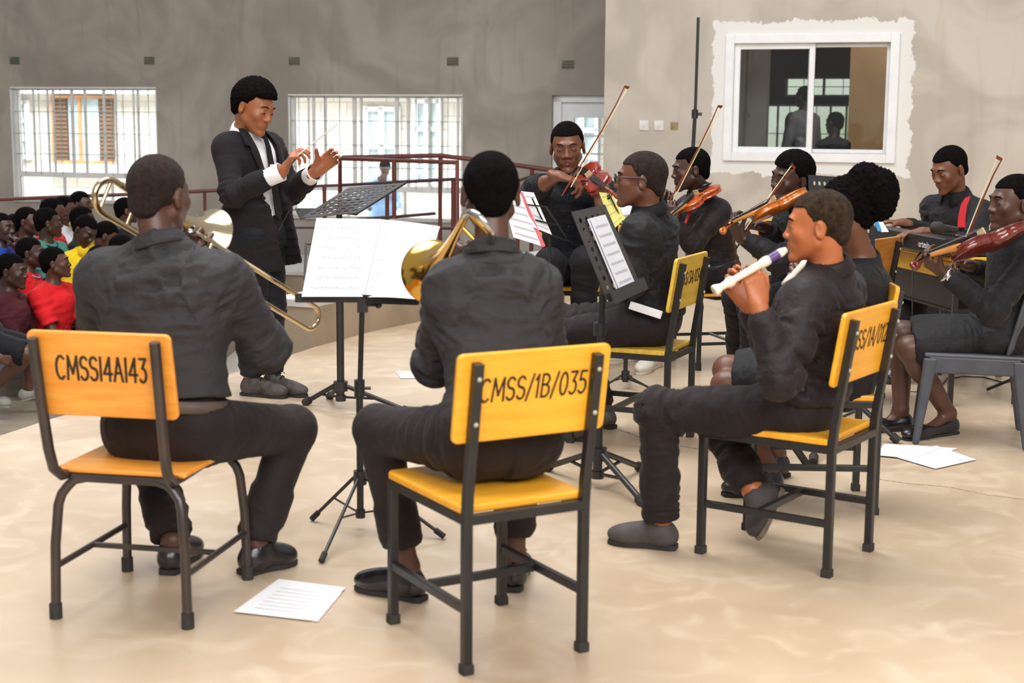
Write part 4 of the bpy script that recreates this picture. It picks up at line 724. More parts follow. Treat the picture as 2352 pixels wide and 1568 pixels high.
    if hk == 'puff':
        H.ell(q(0, -0.075, 0.07), e3(0.064, 0.055, 0.055), Rb, 0.02); H.ell(q(0, -0.128, 0.066), e3(0.074, 0.058, 0.078), Rb, 0.02); H.ell(q(0, -0.132, 0.018), e3(0.064, 0.042, 0.056), Rb, 0.03); H.ell(q(0, -0.068, 0.125), e3(0.056, 0.052, 0.040), Rb, 0.03)
    fobj('hair', H, [g_('hairm', 'hair_black')], rt, rel=1, hairy={'short': 0.0012, 'buzz': 0.0006, 'tall': 0.0035, 'crop': 0.0022, 'puff': 0.006, 'afro': 0.004}[hk] * hs, hfreq={'puff': 120}.get(hk, 190), seed=3)
    # ---------------- clothes
    fold = g_('fold', 0.011) * 1.7; seed = abs(hash(name)) % 97 if False else sum(map(ord, name)) % 97; hcl = g_('cvox', 0.0062)
    top = g_('top', 'shirt'); tm = g_('topm', 'cloth_black'); t = 0.017
    C_ = Fld(allp.min(0) - 0.17, allp.max(0) + 0.17, hcl) if True else None
    low = p.get('hem', 0.0)
    torso(C_, t + g_('loose', 0.0)); C_.ell(hipc + u * 0.04, (0.158 * s + t, 0.115 * s + t, 0.10 * s), Rh, 0.05)
    cutp = hipc + u * low; C_.plane(cutp, -u)
    sleeve = g_('sleeve', 'long'); dirs = [(hipc, neck)]
    for sd in 'LR':
        S_, E_, W_ = (SL if sd == 'L' else SR), J['E' + sd], J['W' + sd]; dirs += [(S_, E_), (E_, W_)]; sg = ls if sd == 'L' else -ls; lo_ = g_('loose', 0)
        if sleeve == 'long' or (sleeve == 'rolled'):
            C_.cap(S_ + sg * 0.002, E_, 0.062 * s + lo_, 0.053 * s + lo_, 0.04); fr = 0.86 if sleeve == 'long' else 0.3; cu = E_ + (W_ - E_) * fr
            C_.cap(E_, cu - (W_ - E_) * 0.12, 0.053 * s + lo_, 0.044 * s + lo_, 0.03); C_.cone(E_ + (W_ - E_) * (fr - 0.2), E_ + (W_ - E_) * (fr + 0.04), 0.045 * s + lo_ * .6, (0.037 if sleeve == 'long' else 0.05) * s + lo_ * .6, 0.004, 0.008)
            if sleeve == 'long': C_.cone(cu, E_ + (W_ - E_) * 1.1, 0.030 * s, 0.030 * s, 0.002, 0.0, sub=True)
        elif sleeve == 'short': v = E_ - S_; C_.cone(S_ - v * 0.15, S_ + v * 0.72, 0.062 * s, 0.066 * s, 0.004, 0.045); C_.cone(S_ + v * 0.66, S_ + v * 0.95, 0.054 * s, 0.054 * s, 0.002, 0, sub=True)
        elif sleeve == 'none': v = E_ - S_; C_.cone(S_ + v * 0.22 + sg * 0.0, S_ + v * 1.2, 0.09, 0.09, 0.002, 0.004, sub=True)
    col = g_('collar', 'shirt'); nd = nrm(q(0, -0.03, -0.06) - neck)
    if col == 'shirt': C_.cone(neck - nd * 0.02, neck + nd * 0.048, 0.074 * s, 0.066 * s, 0.005, 0.012, flat=None); C_.cone(neck - nd * 0.01, neck + nd * 0.09, 0.057 * s, 0.058 * s, 0.002, 0.0, sub=True)
    else: C_.ell(neck + nd * 0.035 + fs * 0.012, (0.072 * s, 0.072 * s, 0.04), Rt, 0.006, sub=True)
    shirt_name = g_('topname', 'shirt'); Ln = np.linalg.norm(neck - hipc)
    def seams(V, N):
        r_ = V - hipc; t_ = (r_ @ u) / Ln; la = r_ @ ls; fr_ = r_ @ fs; near_ = (np.abs(la) < sw * 0.96) & (N @ fs < -0.2) if col == 'shirt' else np.zeros(len(V), bool)
        V = V - N * (np.exp(-((t_ - 0.775) / 0.010) ** 2) * 0.0045 * near_)[:, None]
        fm = (np.abs(la) < 0.017) & (N @ fs > 0.4) & (t_ < 0.97) if g_('buttons') else np.zeros(len(V), bool)
        V = V + N * (0.003 * fm)[:, None]
        return V
    jn = [J['EL'], J['ER'], SL - u * 0.10 - ls * 0.03, SR - u * 0.10 + ls * 0.03, hipc + u * 0.12 + fs * 0.1, hipc + u * 0.12 - fs * 0.1, hipc + u * 0.14 + ls * 0.14, hipc + u * 0.14 - ls * 0.14, shc - fs * 0.1]
    so = fobj(shirt_name, C_, [tm], rt, fold=fold, freq=g_('ff', 13), seed=seed, dirs=dirs, joints=jn, post=seams)
    if col == 'shirt':
        # fold-over collar leaves
        mb = MB(); x_, y_, z_ = frame_from(nd, fs); fx = nrm(fs - nd * (fs @ nd)); lx = np.cross(nd, fx); V = []; Fc = []; n_ = 26
        for i in range(n_ + 1):
            a = PI * 0.12 + (2 * PI - PI * 0.24) * i / n_; dr_ = fx * math.cos(a) + lx * math.sin(a); dp = 0.035 + 0.03 * max(0, math.cos(a)) ** 2 * 1.3
            for rr_, zz in ((0.0585, 0.047), (0.064, 0.052), (0.0705, 0.045), (0.088 + 0.012 * max(0, math.cos(a)), 0.045 - dp), (0.084 + 0.012 * max(0, math.cos(a)), 0.042 - dp)): V.append(neck + dr_ * rr_ * s + nd * zz)
        for i in range(n_):
            for j in range(4): Fc.append((i * 5 + j, (i + 1) * 5 + j, (i + 1) * 5 + j + 1, i * 5 + j + 1))
        mb.add(V, Fc, 0, True); c_o = mb.build('collar', g_('colm', tm), rt); sd_ = c_o.modifiers.new('thick', 'SOLIDIFY'); sd_.thickness = 0.003; sd_.offset = 0
    if g_('buttons'):
        for z in (0.86, 0.7, 0.54, 0.38): mb = MB(); c = hipc + (neck - hipc) * z + fs * (0.123 * s - sl_ * math.sin(PI * z) + g_('bout', 0)); mb.lathe(c, fs, [(-0.004, 0), (-0.004, 0.006), (0.003, 0.006), (0.003, 0)], 10); mb.build('button', g_('buttonm', 'stand_grey'), rt)
    # legs
    bm_ = g_('legs', 'trousers'); lm = g_('legm', 'trouser_black'); tr = 0.010
    if bm_:
        T = Fld(allp.min(0) - 0.15, allp.max(0) + 0.12, hcl); T.ell(hipc + u * 0.01, (0.163 * s + tr, 0.122 * s + tr, 0.12 * s), Rh, 0.05); T.ell(hipc + u * 0.1, (0.140 * s + tr, 0.104 * s + tr, 0.07 * s), Rh, 0.05)
        T.plane(hipc + u * g_('waist', 0.13), u); ld = []
        for sd in 'LR':
            H_, K_, A_ = (HL if sd == 'L' else HR), J['K' + sd], J['A' + sd]; ld += [(H_, K_), (K_, A_)]
            if bm_ in ('trousers', 'short_trousers'):
                fr = 0.93 if bm_ == 'trousers' else 0.80; T.cap(H_, K_, 0.088 * s + tr, 0.062 * s + tr, 0.05); T.cap(K_, K_ + (A_ - K_) * 0.7, 0.061 * s + tr, 0.048 * s + tr, 0.03); T.cone(K_ + (A_ - K_) * 0.55, K_ + (A_ - K_) * (fr + 0.03), 0.054 * s + tr, 0.047 * s + tr * 1.1, 0.004, 0.03); T.cone(K_ + (A_ - K_) * fr, K_ + (A_ - K_) * (fr + 0.2), 0.048 * s, 0.05 * s, 0.002, 0, sub=True)
            elif bm_ == 'shorts': T.cone(H_, H_ + (K_ - H_) * 0.95, 0.098 * s, 0.085 * s, 0.01, 0.05); T.cone(H_ + (K_ - H_) * 0.9, H_ + (K_ - H_) * 1.3, 0.072 * s, 0.07 * s, 0.002, 0, sub=True)
        if bm_ == 'skirt':
            KM = (J['KL'] + J['KR']) / 2; kd = nrm(KM - hipc); e1 = hipc + (KM - hipc) * 0.9; kx = nrm(J['KL'] - J['KR']); hwid = np.linalg.norm(J['KL'] - J['KR']) / 2 + 0.062
            T.cap(HL, HL + (J['KL'] - HL) * 0.75, 0.098, 0.08, 0.05); T.cap(HR, HR + (J['KR'] - HR) * 0.75, 0.098, 0.08, 0.05); T.cap((HL + HR) / 2, (HL + HR) / 2 + (e1 - hipc) * 0.85, 0.09, 0.075, 0.06)
            for w__ in np.linspace(-1, 1, 4): c0 = hipc + (KM - hipc) * 0.45; T.cap(c0 + kx * w__ * 0.06, e1 - kd * 0.02 + kx * w__ * (hwid - 0.07), 0.085, 0.076, 0.05)
            T.plane(e1 + A(0, 0, 0), kd * 1.0 + A(0, 0, 0.0)) if False else None
            Bk = Fld
            # open hem
            for w__ in (J['KL'], J['KR'], KM): T.cone(e1 + (w__ - KM) * 0.95 - kd * 0.0, e1 + (w__ - KM) + kd * 0.25, 0.12 if False else 0.066, 0.07, 0.002, 0, sub=True)
            T.box(e1 + kd * 0.16, (0.3, 0.15, 0.3), np.array([kx, kd, nrm(np.cross(kx, kd))]), 0.002, 0, sub=True)
        fobj({'skirt': 'skirt', 'shorts': 'shorts'}.get(bm_, 'trousers'), T, [lm], rt, fold=g_('lfold', 0.014), freq=12, seed=seed + 9, dirs=ld, joints=[J['KL'], J['KR'], HL + fh * 0.06, HR + fh * 0.06, J['AL'] + A(0, 0, .05), J['AR'] + A(0, 0, .05)])
    if g_('belt'):
        c = hipc + u * g_('beltz', 0.115); mb = MB(); V = []; n_ = 40; a_, b_ = 0.152 * s + tr + g_('bw', 0.006), 0.117 * s + tr + g_('bw', 0.006)
        for i in range(n_):
            th_ = 2 * PI * i / n_; dr_ = Rh[0] * math.cos(th_) * a_ + Rh[1] * math.sin(th_) * b_
            V += [c + dr_ - u * 0.018, c + dr_ + u * 0.018]
        mb.add(V, [(2 * i, 2 * ((i + 1) % n_), 2 * ((i + 1) % n_) + 1, 2 * i + 1) for i in range(n_)], 0, True); bo = mb.build('belt', p['belt'], rt); m_ = bo.modifiers.new('t', 'SOLIDIFY'); m_.thickness = 0.005
        if g_('buckle'): mb = MB(); cb = c + Rh[1] * (b_ + 0.004); mb.tube([cb + Rh[0] * x + u * z for x, z in ((-.024, -.018), (.024, -.018), (.024, .018), (-.024, .018), (-.024, -.018))], 0.003, 6); mb.build('buckle', 'chrome', bo)
    for sd in 'LR':
        if J['heel' + sd] is not None and g_('shoe'): shoe(rt, J['heel' + sd], J['toe' + sd], p['shoe'] if isinstance(p['shoe'], str) else p['shoe'][0 if sd == 'L' else 1], J['up' + sd], s)
    J.update(SL=SL, SR=SR, neck=neck, q=q, Rb=Rb, u=u, fs=fs, ls=ls, hipc=hipc, Rt=Rt, Rh=Rh, root=rt, shc=shc, hl=hl, hf=hf, hu=hu)
    return J
# ================================================================== chairs
def _arc(cx, cy, rx, ry, a0, a1, n=9): return [(cx + rx * math.cos(math.radians(a0 + (a1 - a0) * i / n)), cy + ry * math.sin(math.radians(a0 + (a1 - a0) * i / n))) for i in range(n + 1)]
STROKES = {'C': (.6, [_arc(.32, .5, .3, .5, 50, 310)]), 'M': (.72, [[(.02, 0), (.08, 1), (.36, .25), (.64, 1), (.70, 0)]]), 'S': (.5, [_arc(.25, .75, .22, .24, 30, 270, 8) + _arc(.25, .26, .23, .26, 90, -150, 8)]), '/': (.36, [[(.0, -.1), (.34, 1.05)]]),
    '1': (.28, [[(.02, .8), (.16, 1), (.16, 0)]]), 'I': (.16, [[(.07, 0), (.07, 1)]]), 'B': (.5, [[(.02, 0), (.02, 1)] , [(.02, 1)] + _arc(.2, .77, .22, .23, 90, -90, 7) + [(.02, .54)], [(.02, .54)] + _arc(.22, .27, .25, .27, 90, -90, 7) + [(.02, 0)]]), '0': (.5, [_arc(.25, .5, .22, .5, 0, 360, 14)]),
    '3': (.46, [[(.03, 1), (.4, 1), (.2, .6)] + _arc(.2, .3, .22, .3, 90, -140, 8)]), '5': (.46, [[(.4, 1), (.08, 1), (.05, .6)] + _arc(.2, .32, .24, .32, 110, -140, 8)]), 'A': (.56, [[(.0, 0), (.27, 1), (.54, 0)], [(.1, .35), (.44, .35)]]), '2': (.46, [_arc(.22, .74, .2, .25, 160, -20, 7) + [(.02, 0), (.44, 0)]]), '4': (.52, [[(.36, 0), (.36, 1), (.0, .3), (.5, .3)]])}
def lettering(body, h_, wid, sw_, m, parent, O, X, Y, slant=0.12):
    tot = sum(STROKES[c][0] + .13 for c in body) - .13; kx = wid / tot; O, X, Y = A(*O), nrm(X), nrm(Y); N = np.cross(X, Y); x0 = -wid / 2; mb = MB()
    for c in body:
        w_, sts = STROKES[c]
        for st in sts:
            pts = [O + X * (x0 + px * kx + slant * (py - .5) * h_ * .5) + Y * (py - .5) * h_ for px, py in st]
            for i in range(len(pts) - 1):
                d = nrm(pts[i + 1] - pts[i]); s_ = np.cross(N, d) * sw_ / 2; a, b = pts[i] - d * sw_ * .42, pts[i + 1] + d * sw_ * .42; e = N * .0004 * (1 + i % 2)
                mb.add([a - s_ + e, b - s_ + e, b + s_ + e, a + s_ + e], [(0, 1, 2, 3)])
        x0 += (w_ + .13) * kx
    return mb.build('lettering', m, parent)
def chair_square(label, c, yaw, wd='wood_yellow', txt=None, name='school_chair', z0=0.0, sc_=1.0, tw=0.26, ts=0.085, lean=0.06, bwm='black_metal'):
    """square-tube school chair, local frame: +Y forward"""
    r = root(name, (c[0], c[1], z0), label, 'chair', 'yellow school chairs of the band', math.radians(yaw)); r.scale = (sc_,) * 3
    W_, D_, hs_, t = 0.36, 0.455, 0.43, 0.026; x, y = W_ / 2, D_ / 2
    for sx_ in (-1, 1):
        mb = MB(); mb.box((sx_ * x, y, hs_ / 2 + 0.01), (t, t, hs_ - 0.02)); o = mb.build('front_leg', bwm, r, bevel=0.003); mb = MB(); mb.box((sx_ * x, y, 0.014), (t + 0.007, t + 0.007, 0.028)); mb.build('rubber_foot', 'rubber', o, bevel=0.003)
        mb = MB(); mb.tube([(sx_ * x, -y, 0.02), (sx_ * x, -y, hs_ - 0.02), (sx_ * x, -y - 0.006, hs_ + 0.06), (sx_ * x, -y - lean, 0.84)], t / 2, 4, sq=True); o = mb.build('rear_leg', bwm, r, bevel=0.003); mb = MB(); mb.box((sx_ * x, -y, 0.014), (t + 0.007, t + 0.007, 0.028)); mb.build('rubber_foot', 'rubber', o, bevel=0.003)
        mb = MB(); mb.box((sx_ * x, 0, 0.175), (t * 0.8, D_ - t, t * 0.9)); mb.build('side_stretcher', bwm, r, bevel=0.002)
    mb = MB(); mb.box((0, 0.02, 0.175), (W_ - t, t * 0.8, t * 0.9)); mb.build('cross_stretcher', bwm, r, bevel=0.002)
    mb = MB()
    for sx_ in (-1, 1): mb.box((sx_ * x, 0, hs_ - 0.012), (t, D_, t))
    for sy_ in (-1, 1): mb.box((0, sy_ * y, hs_ - 0.012), (W_, t, t))
    mb.build('seat_frame', bwm, r, bevel=0.002)
    mb = MB(); mb.prism([(-x - 0.012, -y + 0.012), (x + 0.012, -y + 0.012), (x + 0.014, y), (x, y + 0.02), (-x, y + 0.02), (-x - 0.014, y)], 0.022, (0, 0, hs_ + 0.0008), (1, 0, 0), (0, 1, 0)); mb.build('seat', wd, r, bevel=0.006)
    back(r, x, y, t, wd, txt, tw, ts, 0.865, 0.625, lean)
    return r
def back(r, x, y, t, wd, txt, tw, ts, z1, z0, lean, sq=True, wx=0.05):
    yb = lambda z: -y - lean * (z - 0.45) / 0.39 + t / 2 + 0.009; zz = (z0 + z1) / 2; up = nrm(A(0, yb(z1) - yb(z0), z1 - z0)); O = A(0, yb(zz), zz); hw_, hh = x + wx, (z1 - z0) / 2; c = 0.018
    N = np.cross(A(1, 0, 0), up); poly = []
    for (cx, cy, a0) in ((hw_ - c, hh - c, 0), (-hw_ + c, hh - c, 90), (-hw_ + c, -hh + c, 180), (hw_ - c, -hh + c, 270)):
        for k in range(5): a = math.radians(a0 + k * 22.5); poly.append((cx + c * math.cos(a), cy + c * math.sin(a)))
    mb = MB(); mb.prism(poly, 0.016, O + N * -0.008, (1, 0, 0), up); b = mb.build('backrest', wd, r, bevel=0.004)
    if txt: lettering(txt, ts * .72, tw, .0078 if 'I' in txt else .0066, 'marker_ink', b, O + N * (0.0084 if sq else 0.0084) + up * 0.02, (1, 0, 0), up, 0.12)
    for sx_ in (-1, 1):
        for dz in (-0.065, 0.055): mb = MB(); mb.lathe(A(sx_ * x, yb(zz + dz) - t - 0.008, zz + dz), (0, -1, 0), [(0, 0), (0, 0.008), (0.005, 0.006), (0.008, 0)], 8); mb.build('bolt', 'bolt', r)
def chair_tube(label, c, yaw, wd='wood_orange', txt=None, name='school_chair', sc_=1.0, z0=0, tw=0.26, ts=0.09, m='black_tube'):
    r = root(name, (c[0], c[1], z0), label, 'chair', 'yellow school chairs of the band', math.radians(yaw)); r.scale = (sc_,) * 3
    x, y, hs_, t = 0.205, 0.235, 0.43, 0.0145
    for sx_ in (-1, 1):
        for sy_, nm in ((1, 'front_leg'), (-1, 'rear_leg')):
            pts = [(sx_ * (x + 0.0), sy_ * y, 0.0), (sx_ * (x - 0.005), sy_ * (y - 0.004), 0.22), (sx_ * (x - 0.015), sy_ * (y - 0.012), 0.34)] + [(sx_ * (x - 0.015 - 0.055 * math.sin(a) ** 2), sy_ * (y - 0.015 - 0.01 * math.sin(a)), 0.34 + 0.078 * math.sin(a)) for a in (0.4, 0.8, 1.2)] + [(sx_ * 0.11, sy_ * (y - 0.03), 0.42)]
            mb = MB(); mb.tube(pts, t, 12); o = mb.build(nm, m, r); mb = MB(); mb.tube([(sx_ * x, sy_ * y, 0), (sx_ * x, sy_ * y, 0.045)], t + 0.004, 12); mb.build('rubber_foot', 'rubber', o)
        mb = MB(); mb.tube([(sx_ * (x - .003), -y, 0.15), (sx_ * (x - 0.05), 0, 0.16), (sx_ * (x - 0.003), y, 0.15)] if False else [(sx_ * (x - .003), -y, 0.155), (sx_ * (x - 0.003), y, 0.155)], 0.010, 10); mb.build('side_stretcher', m, r)
        p = [(sx_ * 0.155, 0.05, 0.425), (sx_ * 0.165, -y + 0.06, 0.425), (sx_ * 0.17, -y - 0.0, 0.43), (sx_ * 0.173, -y - 0.04, 0.46), (sx_ * 0.175, -y - 0.06, 0.52), (sx_ * 0.178, -y - 0.085, 0.66), (sx_ * 0.18, -y - 0.115, 0.845)]
        mb = MB(); mb.tube(p, 0.0155, 12); mb.build('back_post', m, r)
    mb = MB(); mb.tube([(-x, 0, 0.155), (x, 0, 0.155)], 0.009, 10); mb.build('cross_stretcher', m, r)
    mb = MB(); mb.tube([(-0.15, -y + 0.03, 0.42), (0.15, -y + 0.03, 0.42)], t, 10); mb.build('seat_frame', m, r); mb = MB(); mb.tube([(-0.15, y - 0.03, 0.42), (0.15, y - 0.03, 0.42)], t, 10); mb.build('seat_frame', m, r)
    mb = MB(); mb.prism([(-0.2, -y + 0.02), (0.2, -y + 0.02), (0.205, y - 0.03), (0.19, y), (-0.19, y), (-0.205, y - 0.03)], 0.014, (0, 0, hs_ + 0.004), (1, 0, 0), (0, 1, 0)); mb.build('seat', wd, r, bevel=0.005)
    back(r, 0.178, y + 0.03, 0.03, wd, txt, tw, ts, 0.865, 0.615, 0.075, wx=0.035)
    return r
CH1 = chair_tube('orange school chair lettered 143 under the player at the left, round tube legs', (-1.08, 4.35), -11, 'wood_orange', 'CMSSI4AI43', tw=0.27, ts=0.095)
CH3 = chair_square('yellow school chair lettered 035 in the centre foreground, square tube legs', (-0.07, 4.03), 29.6, 'wood_yellow', 'CMSS/1B/035', tw=0.32)
CH9 = chair_square('yellow school chair lettered 012 under the person playing the recorder', (0.936, 4.89), 55.5, 'wood_yellow', 'CMSS/1A/012', tw=0.34)
CH5 = chair_square('pale yellow school chair lettered 034 under the person in glasses', (0.55, 6.67), 66, 'wood_pale', 'CMSS/3A/034', tw=0.34, ts=0.075)
CH8 = chair_square('yellow school chair under the person with the puffed hair, its number hidden', (1.14, 5.58), 88, 'wood_yellow', None)
CH7 = chair_square('brown wooden chair with bolted plywood back, right of the person with puffed hair', (1.68, 7.76), 52, 'wood_brown', None)
CH6 = chair_tube('yellow chair with bent tube legs by the wall, under the second violinist', (1.272, 8.86), 105, 'wood_yellow', None, m='black_metal')
CH4 = chair_square('yellow chair under the violinist who faces the camera', (0.37, 8.78), 172, 'wood_yellow', None, sc_=1.1)
CH10 = chair_square('chair with reddish wooden back under the keyboard player', (2.62, 8.68), 84, 'wood_red', None)
for o in [x for x in bpy.data.objects if x.parent is CH10 and x.name.startswith('seat') and 'frame' not in x.name]: o.data.materials[0] = M['wood_orange']; o['label'] = 'orange seat board'
# grey moulded plastic chair
pc = G(2135, 1030); PCY = 75; pr_ = root('plastic_chair', (2.14, 6.79, 0), 'dark grey moulded plastic chair at the right edge under the violinist in the skirt', 'chair', rz=math.radians(PCY))
for sx_ in (-1, 1):
    for sy_, nm in ((1, 'front_leg'), (-1, 'rear_leg')):
        mb = MB(); tx, ty, bx, by = sx_ * 0.2, sy_ * 0.19, sx_ * 0.235, sy_ * 0.24
        V = []
        for (cx, cy, z, w_) in ((bx, by, 0, 0.03), (tx, ty, 0.40, 0.062)): V += [(cx - w_ / 2, cy - w_ / 2, z), (cx + w_ / 2, cy - w_ / 2, z), (cx + w_ / 2, cy + w_ / 2, z), (cx - w_ / 2, cy + w_ / 2, z)]
        mb.add(V, [(3, 2, 1, 0), (4, 5, 6, 7), (0, 1, 5, 4), (1, 2, 6, 5), (2, 3, 7, 6), (3, 0, 4, 7)]); mb.build(nm, 'plastic_chair', pr_, bevel=0.01)
mb = MB(); mb.box((0, 0, 0.412), (0.46, 0.44, 0.022)); mb.box((0, 0.215, 0.375), (0.42, 0.02, 0.07)); mb.box((0, -0.215, 0.375), (0.42, 0.02, 0.07)); mb.box((0.218, 0, 0.37), (0.02, 0.4, 0.08)); mb.box((-0.218, 0, 0.37), (0.02, 0.4, 0.08)); mb.build('seat', 'plastic_chair', pr_, bevel=0.01)
V = []; Fc = []; nn_ = 12; mm_ = 8
for i in range(nn_ + 1):
    a = (i / nn_ - 0.5) * 2
    for j in range(mm_ + 1): z = j / mm_; wz = 0.225 - 0.05 * z ** 2; V.append((a * wz, -0.2 - 0.09 * z + 0.06 * a * a - 0.0, 0.41 + 0.42 * z - 0.06 * a * a * z))
for i in range(nn_):
    for j in range(mm_): Fc.append((i * (mm_ + 1) + j, (i + 1) * (mm_ + 1) + j, (i + 1) * (mm_ + 1) + j + 1, i * (mm_ + 1) + j + 1))
mb = MB(); mb.add(V, Fc, 0, True); o = mb.build('backrest', 'plastic_chair', pr_); m_ = o.modifiers.new('t', 'SOLIDIFY'); m_.thickness = 0.014
# ================================================================== music stands
def perf_plate(mb, A_, B_, C_, D_, nx, ny, th=0.003, hw_=0.32, hh=0.2, margin=0.06, slot=True):
    """bilinear plate A(0,0) B(1,0) C(1,1) D(0,1) with rows of slotted holes"""
    A_, B_, C_, D_ = map(lambda v: A(*v), (A_, B_, C_, D_)); N = nrm(np.cross(B_ - A_, D_ - A_)) * th
    bl = lambda u, v: A_ * (1 - u) * (1 - v) + B_ * u * (1 - v) + C_ * u * v + D_ * (1 - u) * v
    us = [0, margin] + [margin + (1 - 2 * margin) * k / nx for k in range(1, nx)] + [1 - margin, 1]; vs_ = [0, margin] + [margin + (1 - 2 * margin) * k / ny for k in range(1, ny)] + [1 - margin, 1]
    V = []; F_ = []
    for i in range(len(us) - 1):
        for j in range(len(vs_) - 1):
            u0, u1, v0, v1 = us[i], us[i + 1], vs_[j], vs_[j + 1]; hole = 0 < i < len(us) - 2 and 0 < j < len(vs_) - 2 and (i + j) % 1 == 0
            cor = [(u0, v0), ((u0 + u1) / 2, v0), (u1, v0), (u1, (v0 + v1) / 2), (u1, v1), ((u0 + u1) / 2, v1), (u0, v1), (u0, (v0 + v1) / 2)]; b = len(V)
            V += [bl(*c) for c in cor] + [bl(*c) + N for c in cor]
            if not hole: F_ += [tuple(b + k for k in range(8)), tuple(b + 8 + k for k in range(8))[::-1]]; 
            else:
                cu, cv = (u0 + u1) / 2, (v0 + v1) / 2; du, dv = (u1 - u0) * hw_, (v1 - v0) * hh; ang = [math.radians(225 + 45 * k) for k in range(8)]
                V += [bl(cu + du * math.cos(a), cv + dv * math.sin(a)) for a in ang] + [bl(cu + du * math.cos(a), cv + dv * math.sin(a)) + N for a in ang]
                for k in range(8): k2 = (k + 1) % 8; F_ += [(b + k, b + k2, b + 16 + k2, b + 16 + k), (b + 8 + k2, b + 8 + k, b + 24 + k, b + 24 + k2), (b + 16 + k, b + 16 + k2, b + 24 + k2, b + 24 + k)]
            for k in range(8): k2 = (k + 1) % 8; F_.append((b + k2, b + k, b + 8 + k, b + 8 + k2))
    return mb.add(V, F_)
def tripod(r, top, base, hub_z, feet, rp=0.013, rl=0.009, m='black_metal', low=0.04):
    top, base = A(*top), A(*base); mb = MB(); mid = base + A(0, 0, (top[2]) * 0.62); bot = base + A(0, 0, low)
    mb.tube([bot, A(base[0], base[1], mid[2])], rp, 12); mb.build('lower_tube', m, r); mb = MB(); mb.tube([A(base[0], base[1], mid[2] - 0.05), top], rp * 0.75, 12); mb.build('upper_tube', m, r)
    mb = MB(); mb.tube([A(base[0], base[1], mid[2] - 0.03), A(base[0], base[1], mid[2] + 0.03)], rp * 1.5, 12); mb.tube([A(base[0], base[1], mid[2]), A(base[0] + 0.04, base[1], mid[2])], 0.006, 8); mb.build('height_knob', m, r)
    hb = A(base[0], base[1], hub_z); mb = MB(); mb.tube([hb - A(0, 0, 0.025), hb + A(0, 0, 0.025)], rp * 1.9, 14); mb.build('hub', m, r); mb = MB(); mb.tube([bot, bot + A(0, 0, 0.03)], rp * 1.4, 10); mb.build('lower_collar', m, r)
    for f_ in feet:
        f_ = A(*f_); f_[2] = 0.012; o_ = nrm(A(f_[0] - hb[0], f_[1] - hb[1], 0)) * rp * 1.8; mb = MB(); mb.tube([hb + o_, f_], rl, 8); lg = mb.build('leg', m, r); mb = MB(); d = nrm(f_ - hb - o_); mb.tube([f_ - d * 0.035, f_ + d * 0.004], rl * 1.7, 8); mb.build('rubber_foot', 'rubber', lg)
        mb = MB(); mb.tube([bot + A(0, 0, .02) + o_ * 0.6, hb + o_ + (f_ - hb - o_) * 0.5], rl * 0.55, 6); mb.build('brace', m, r)
def sheet(name, C4, m, par=None, lines=5, notes=True, th=0.0015, label=None, curl=0.0, seed=1, cat='sheet of music', group=None, world=True):
    """paper on four corners A(bl) B(br) C(tr) D(tl) with staff lines"""
    a, b, c, d = [A(*v) for v in C4]; N = nrm(np.cross(b - a, d - a)); bl = lambda u, v: a * (1 - u) * (1 - v) + b * u * (1 - v) + c * u * v + d * (1 - u) * v + N * curl * math.sin(PI * u)
    rt = root(name, (a + b + c + d) / 4, label, cat, group, world=True) if par is None else None; n_ = 10; V = []; F_ = []
    for i in range(n_ + 1): V += [bl(i / n_, 0), bl(i / n_, 1), bl(i / n_, 0) - N * th, bl(i / n_, 1) - N * th]
    for i in range(n_): k = 4 * i; F_ += [(k, k + 4, k + 5, k + 1), (k + 3, k + 7, k + 6, k + 2), (k, k + 2, k + 6, k + 4), (k + 1, k + 5, k + 7, k + 3)]
    F_ += [(0, 1, 3, 2), (4 * n_, 4 * n_ + 2, 4 * n_ + 3, 4 * n_ + 1)]
    pg = new_obj('page' if par is None else name, V, F_, m, rt or par)
    if lines:
        mb = MB(); rg = random.Random(seed)
        for k in range(lines):
            v0 = 0.88 - 0.76 * k / max(1, lines - 1) if lines > 1 else 0.5
            for q in range(3 if notes else 1):
                v = v0 - q * 0.012; mb.add([bl(0.1, v) + N * 0.0008, bl(0.9, v) + N * 0.0008, bl(0.9, v + 0.0035) + N * 0.0008, bl(0.1, v + 0.0035) + N * 0.0008], [(0, 1, 2, 3)])
            if notes:
                for q in range(14):
                    u = 0.12 + 0.055 * q + rg.random() * 0.02; v = v0 - rg.random() * 0.03; mb.add([bl(u, v) + N * 0.001, bl(u + 0.012, v) + N * 0.001, bl(u + 0.012, v + 0.009) + N * 0.001, bl(u, v + 0.009) + N * 0.001], [(0, 1, 2, 3)])
        mb.build('printed_staves' if notes else 'printed_lines', 'ink_grey', pg if rt is None else pg)
    return rt or pg
